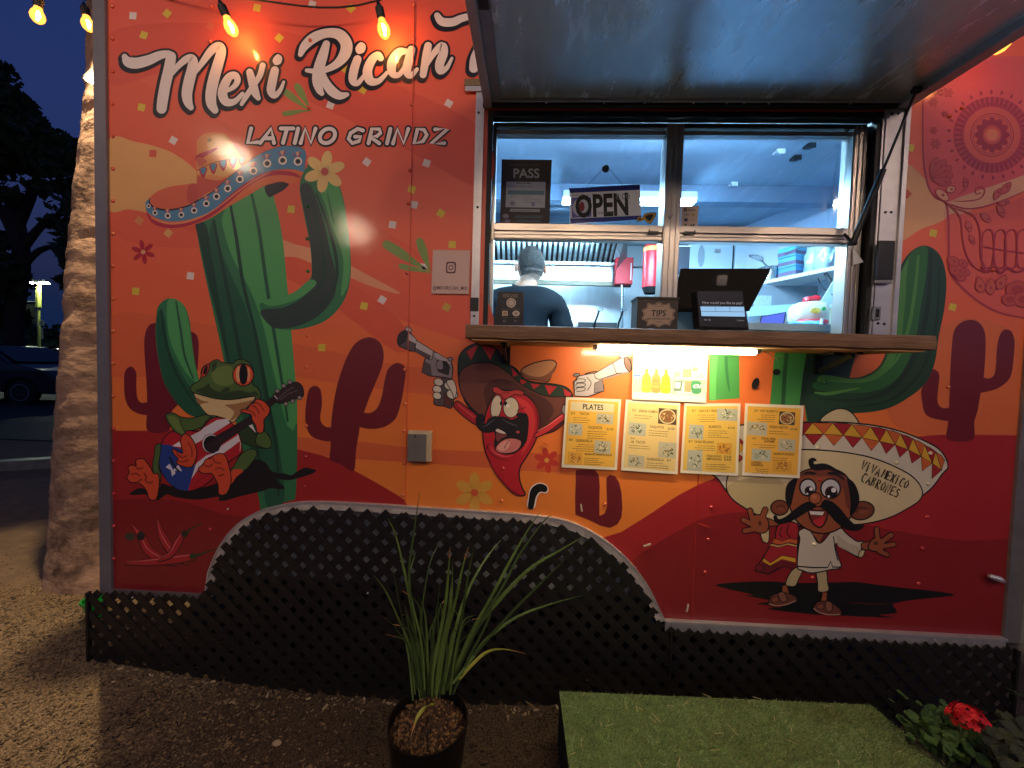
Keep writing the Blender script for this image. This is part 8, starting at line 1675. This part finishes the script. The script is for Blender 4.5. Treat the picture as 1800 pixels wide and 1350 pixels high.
for i in range(62):
    ph = i*2.39996; z = 1-1.5*(i+.5)/62; rad = sqrt(max(0, 1-z*z)); nrm = Vector((rad*cos(ph), rad*sin(ph), z)); c = fc+Vector((nrm.x*.044, nrm.y*.034, nrm.z*.028))*r.uniform(.72, 1.12) if 0 else fc+Vector((nrm.x*.046, nrm.y*.034, nrm.z*.030))*r.uniform(.7, 1.15); nrm = (nrm+Vector((r.gauss(0, .3), r.gauss(0, .3), r.gauss(0, .3)))).normalized(); vv, ff = floret(c, nrm); n0 = len(v); v += vv; f += [tuple(q+n0 for q in g) for g in ff]
me = bpy.data.meshes.new('flower_head'); me.from_pydata(v, [], f); me.materials.append(mat('geranium_red', '#d01522', .55, var=.25, vscale=60)); fh = link('flower_head', me, t); fh['label'] = 'round head of bright red petals'
mb = MB(); mb.tube([fc+Vector((0, 0, -.02)), fc+Vector((-.03, .02, -.2))], .003, 6); mb.build('flower_stalk', mat('plant_stem', '', 1), t)
bb = [(*az(x, y, .12)[:2], .12, .06) for x, y in ((1700, 1310), (1740, 1330), (1690, 1340), (1650, 1330), (1760, 1300))]
leafy('leafy_plant', 'dim leafy plant in front of the red geranium at the lower right', 'plant', (az(1710, 1325, .12).x, az(1710, 1325, .12).y), bb, 120, M_gd, .017, 4)
bb = [(*az(x, y, .3)[:2], .3, .06) for x, y in ((1790, 1190), (1805, 1210), (1780, 1240), (1800, 1290), (1790, 1260))]
t = root('spiky_plant', 'grassy tuft at the right edge beside the end of the trailer', 'plant', (at(1830, 1250, -.12).x, -.12, 0)); b0 = at(1835, 1260, -.12)
r = random.Random(2)
for i in range(46):
    th = r.uniform(-.2, 3.4); L_ = r.uniform(.05, .13); e = b0+Vector((-cos(th-1.2)*L_, r.uniform(-.05, .03), sin(th)*L_*.8)); m_ = b0.lerp(e, .55)+Vector((0, 0, .02)); mb = MB(); mb.tube([b0, m_, e], [.002, .0022, .0004], 4); mb.build('leaf', M_gd if i % 3 else M_ger, t)
mb = MB(); mb.tube([b0, (b0.x, b0.y, 0)], .008, 6); mb.build('stem', M_gd, t)
bb = [(*az(x, y, .25)[:2], .25, .05) for x, y in ((1790, 1280), (1800, 1310), (1780, 1330))]
leafy('low_shrub', 'dull shrub in the bottom right corner behind the flowers', 'shrub', (az(1800, 1310, .25).x, az(1800, 1310, .25).y), bb, 90, M_gd, .02, 6)
q = at(1798, 1103, .05); blob('yellow_leaf', 'pale yellow green leaf poking out at the right end of the trailer', 'leaf', (q.x+.01, .03, q.z), .016, mat('lime_leaf', '#a9b24a', .6), 3, .6, .5, 1.4, .1)
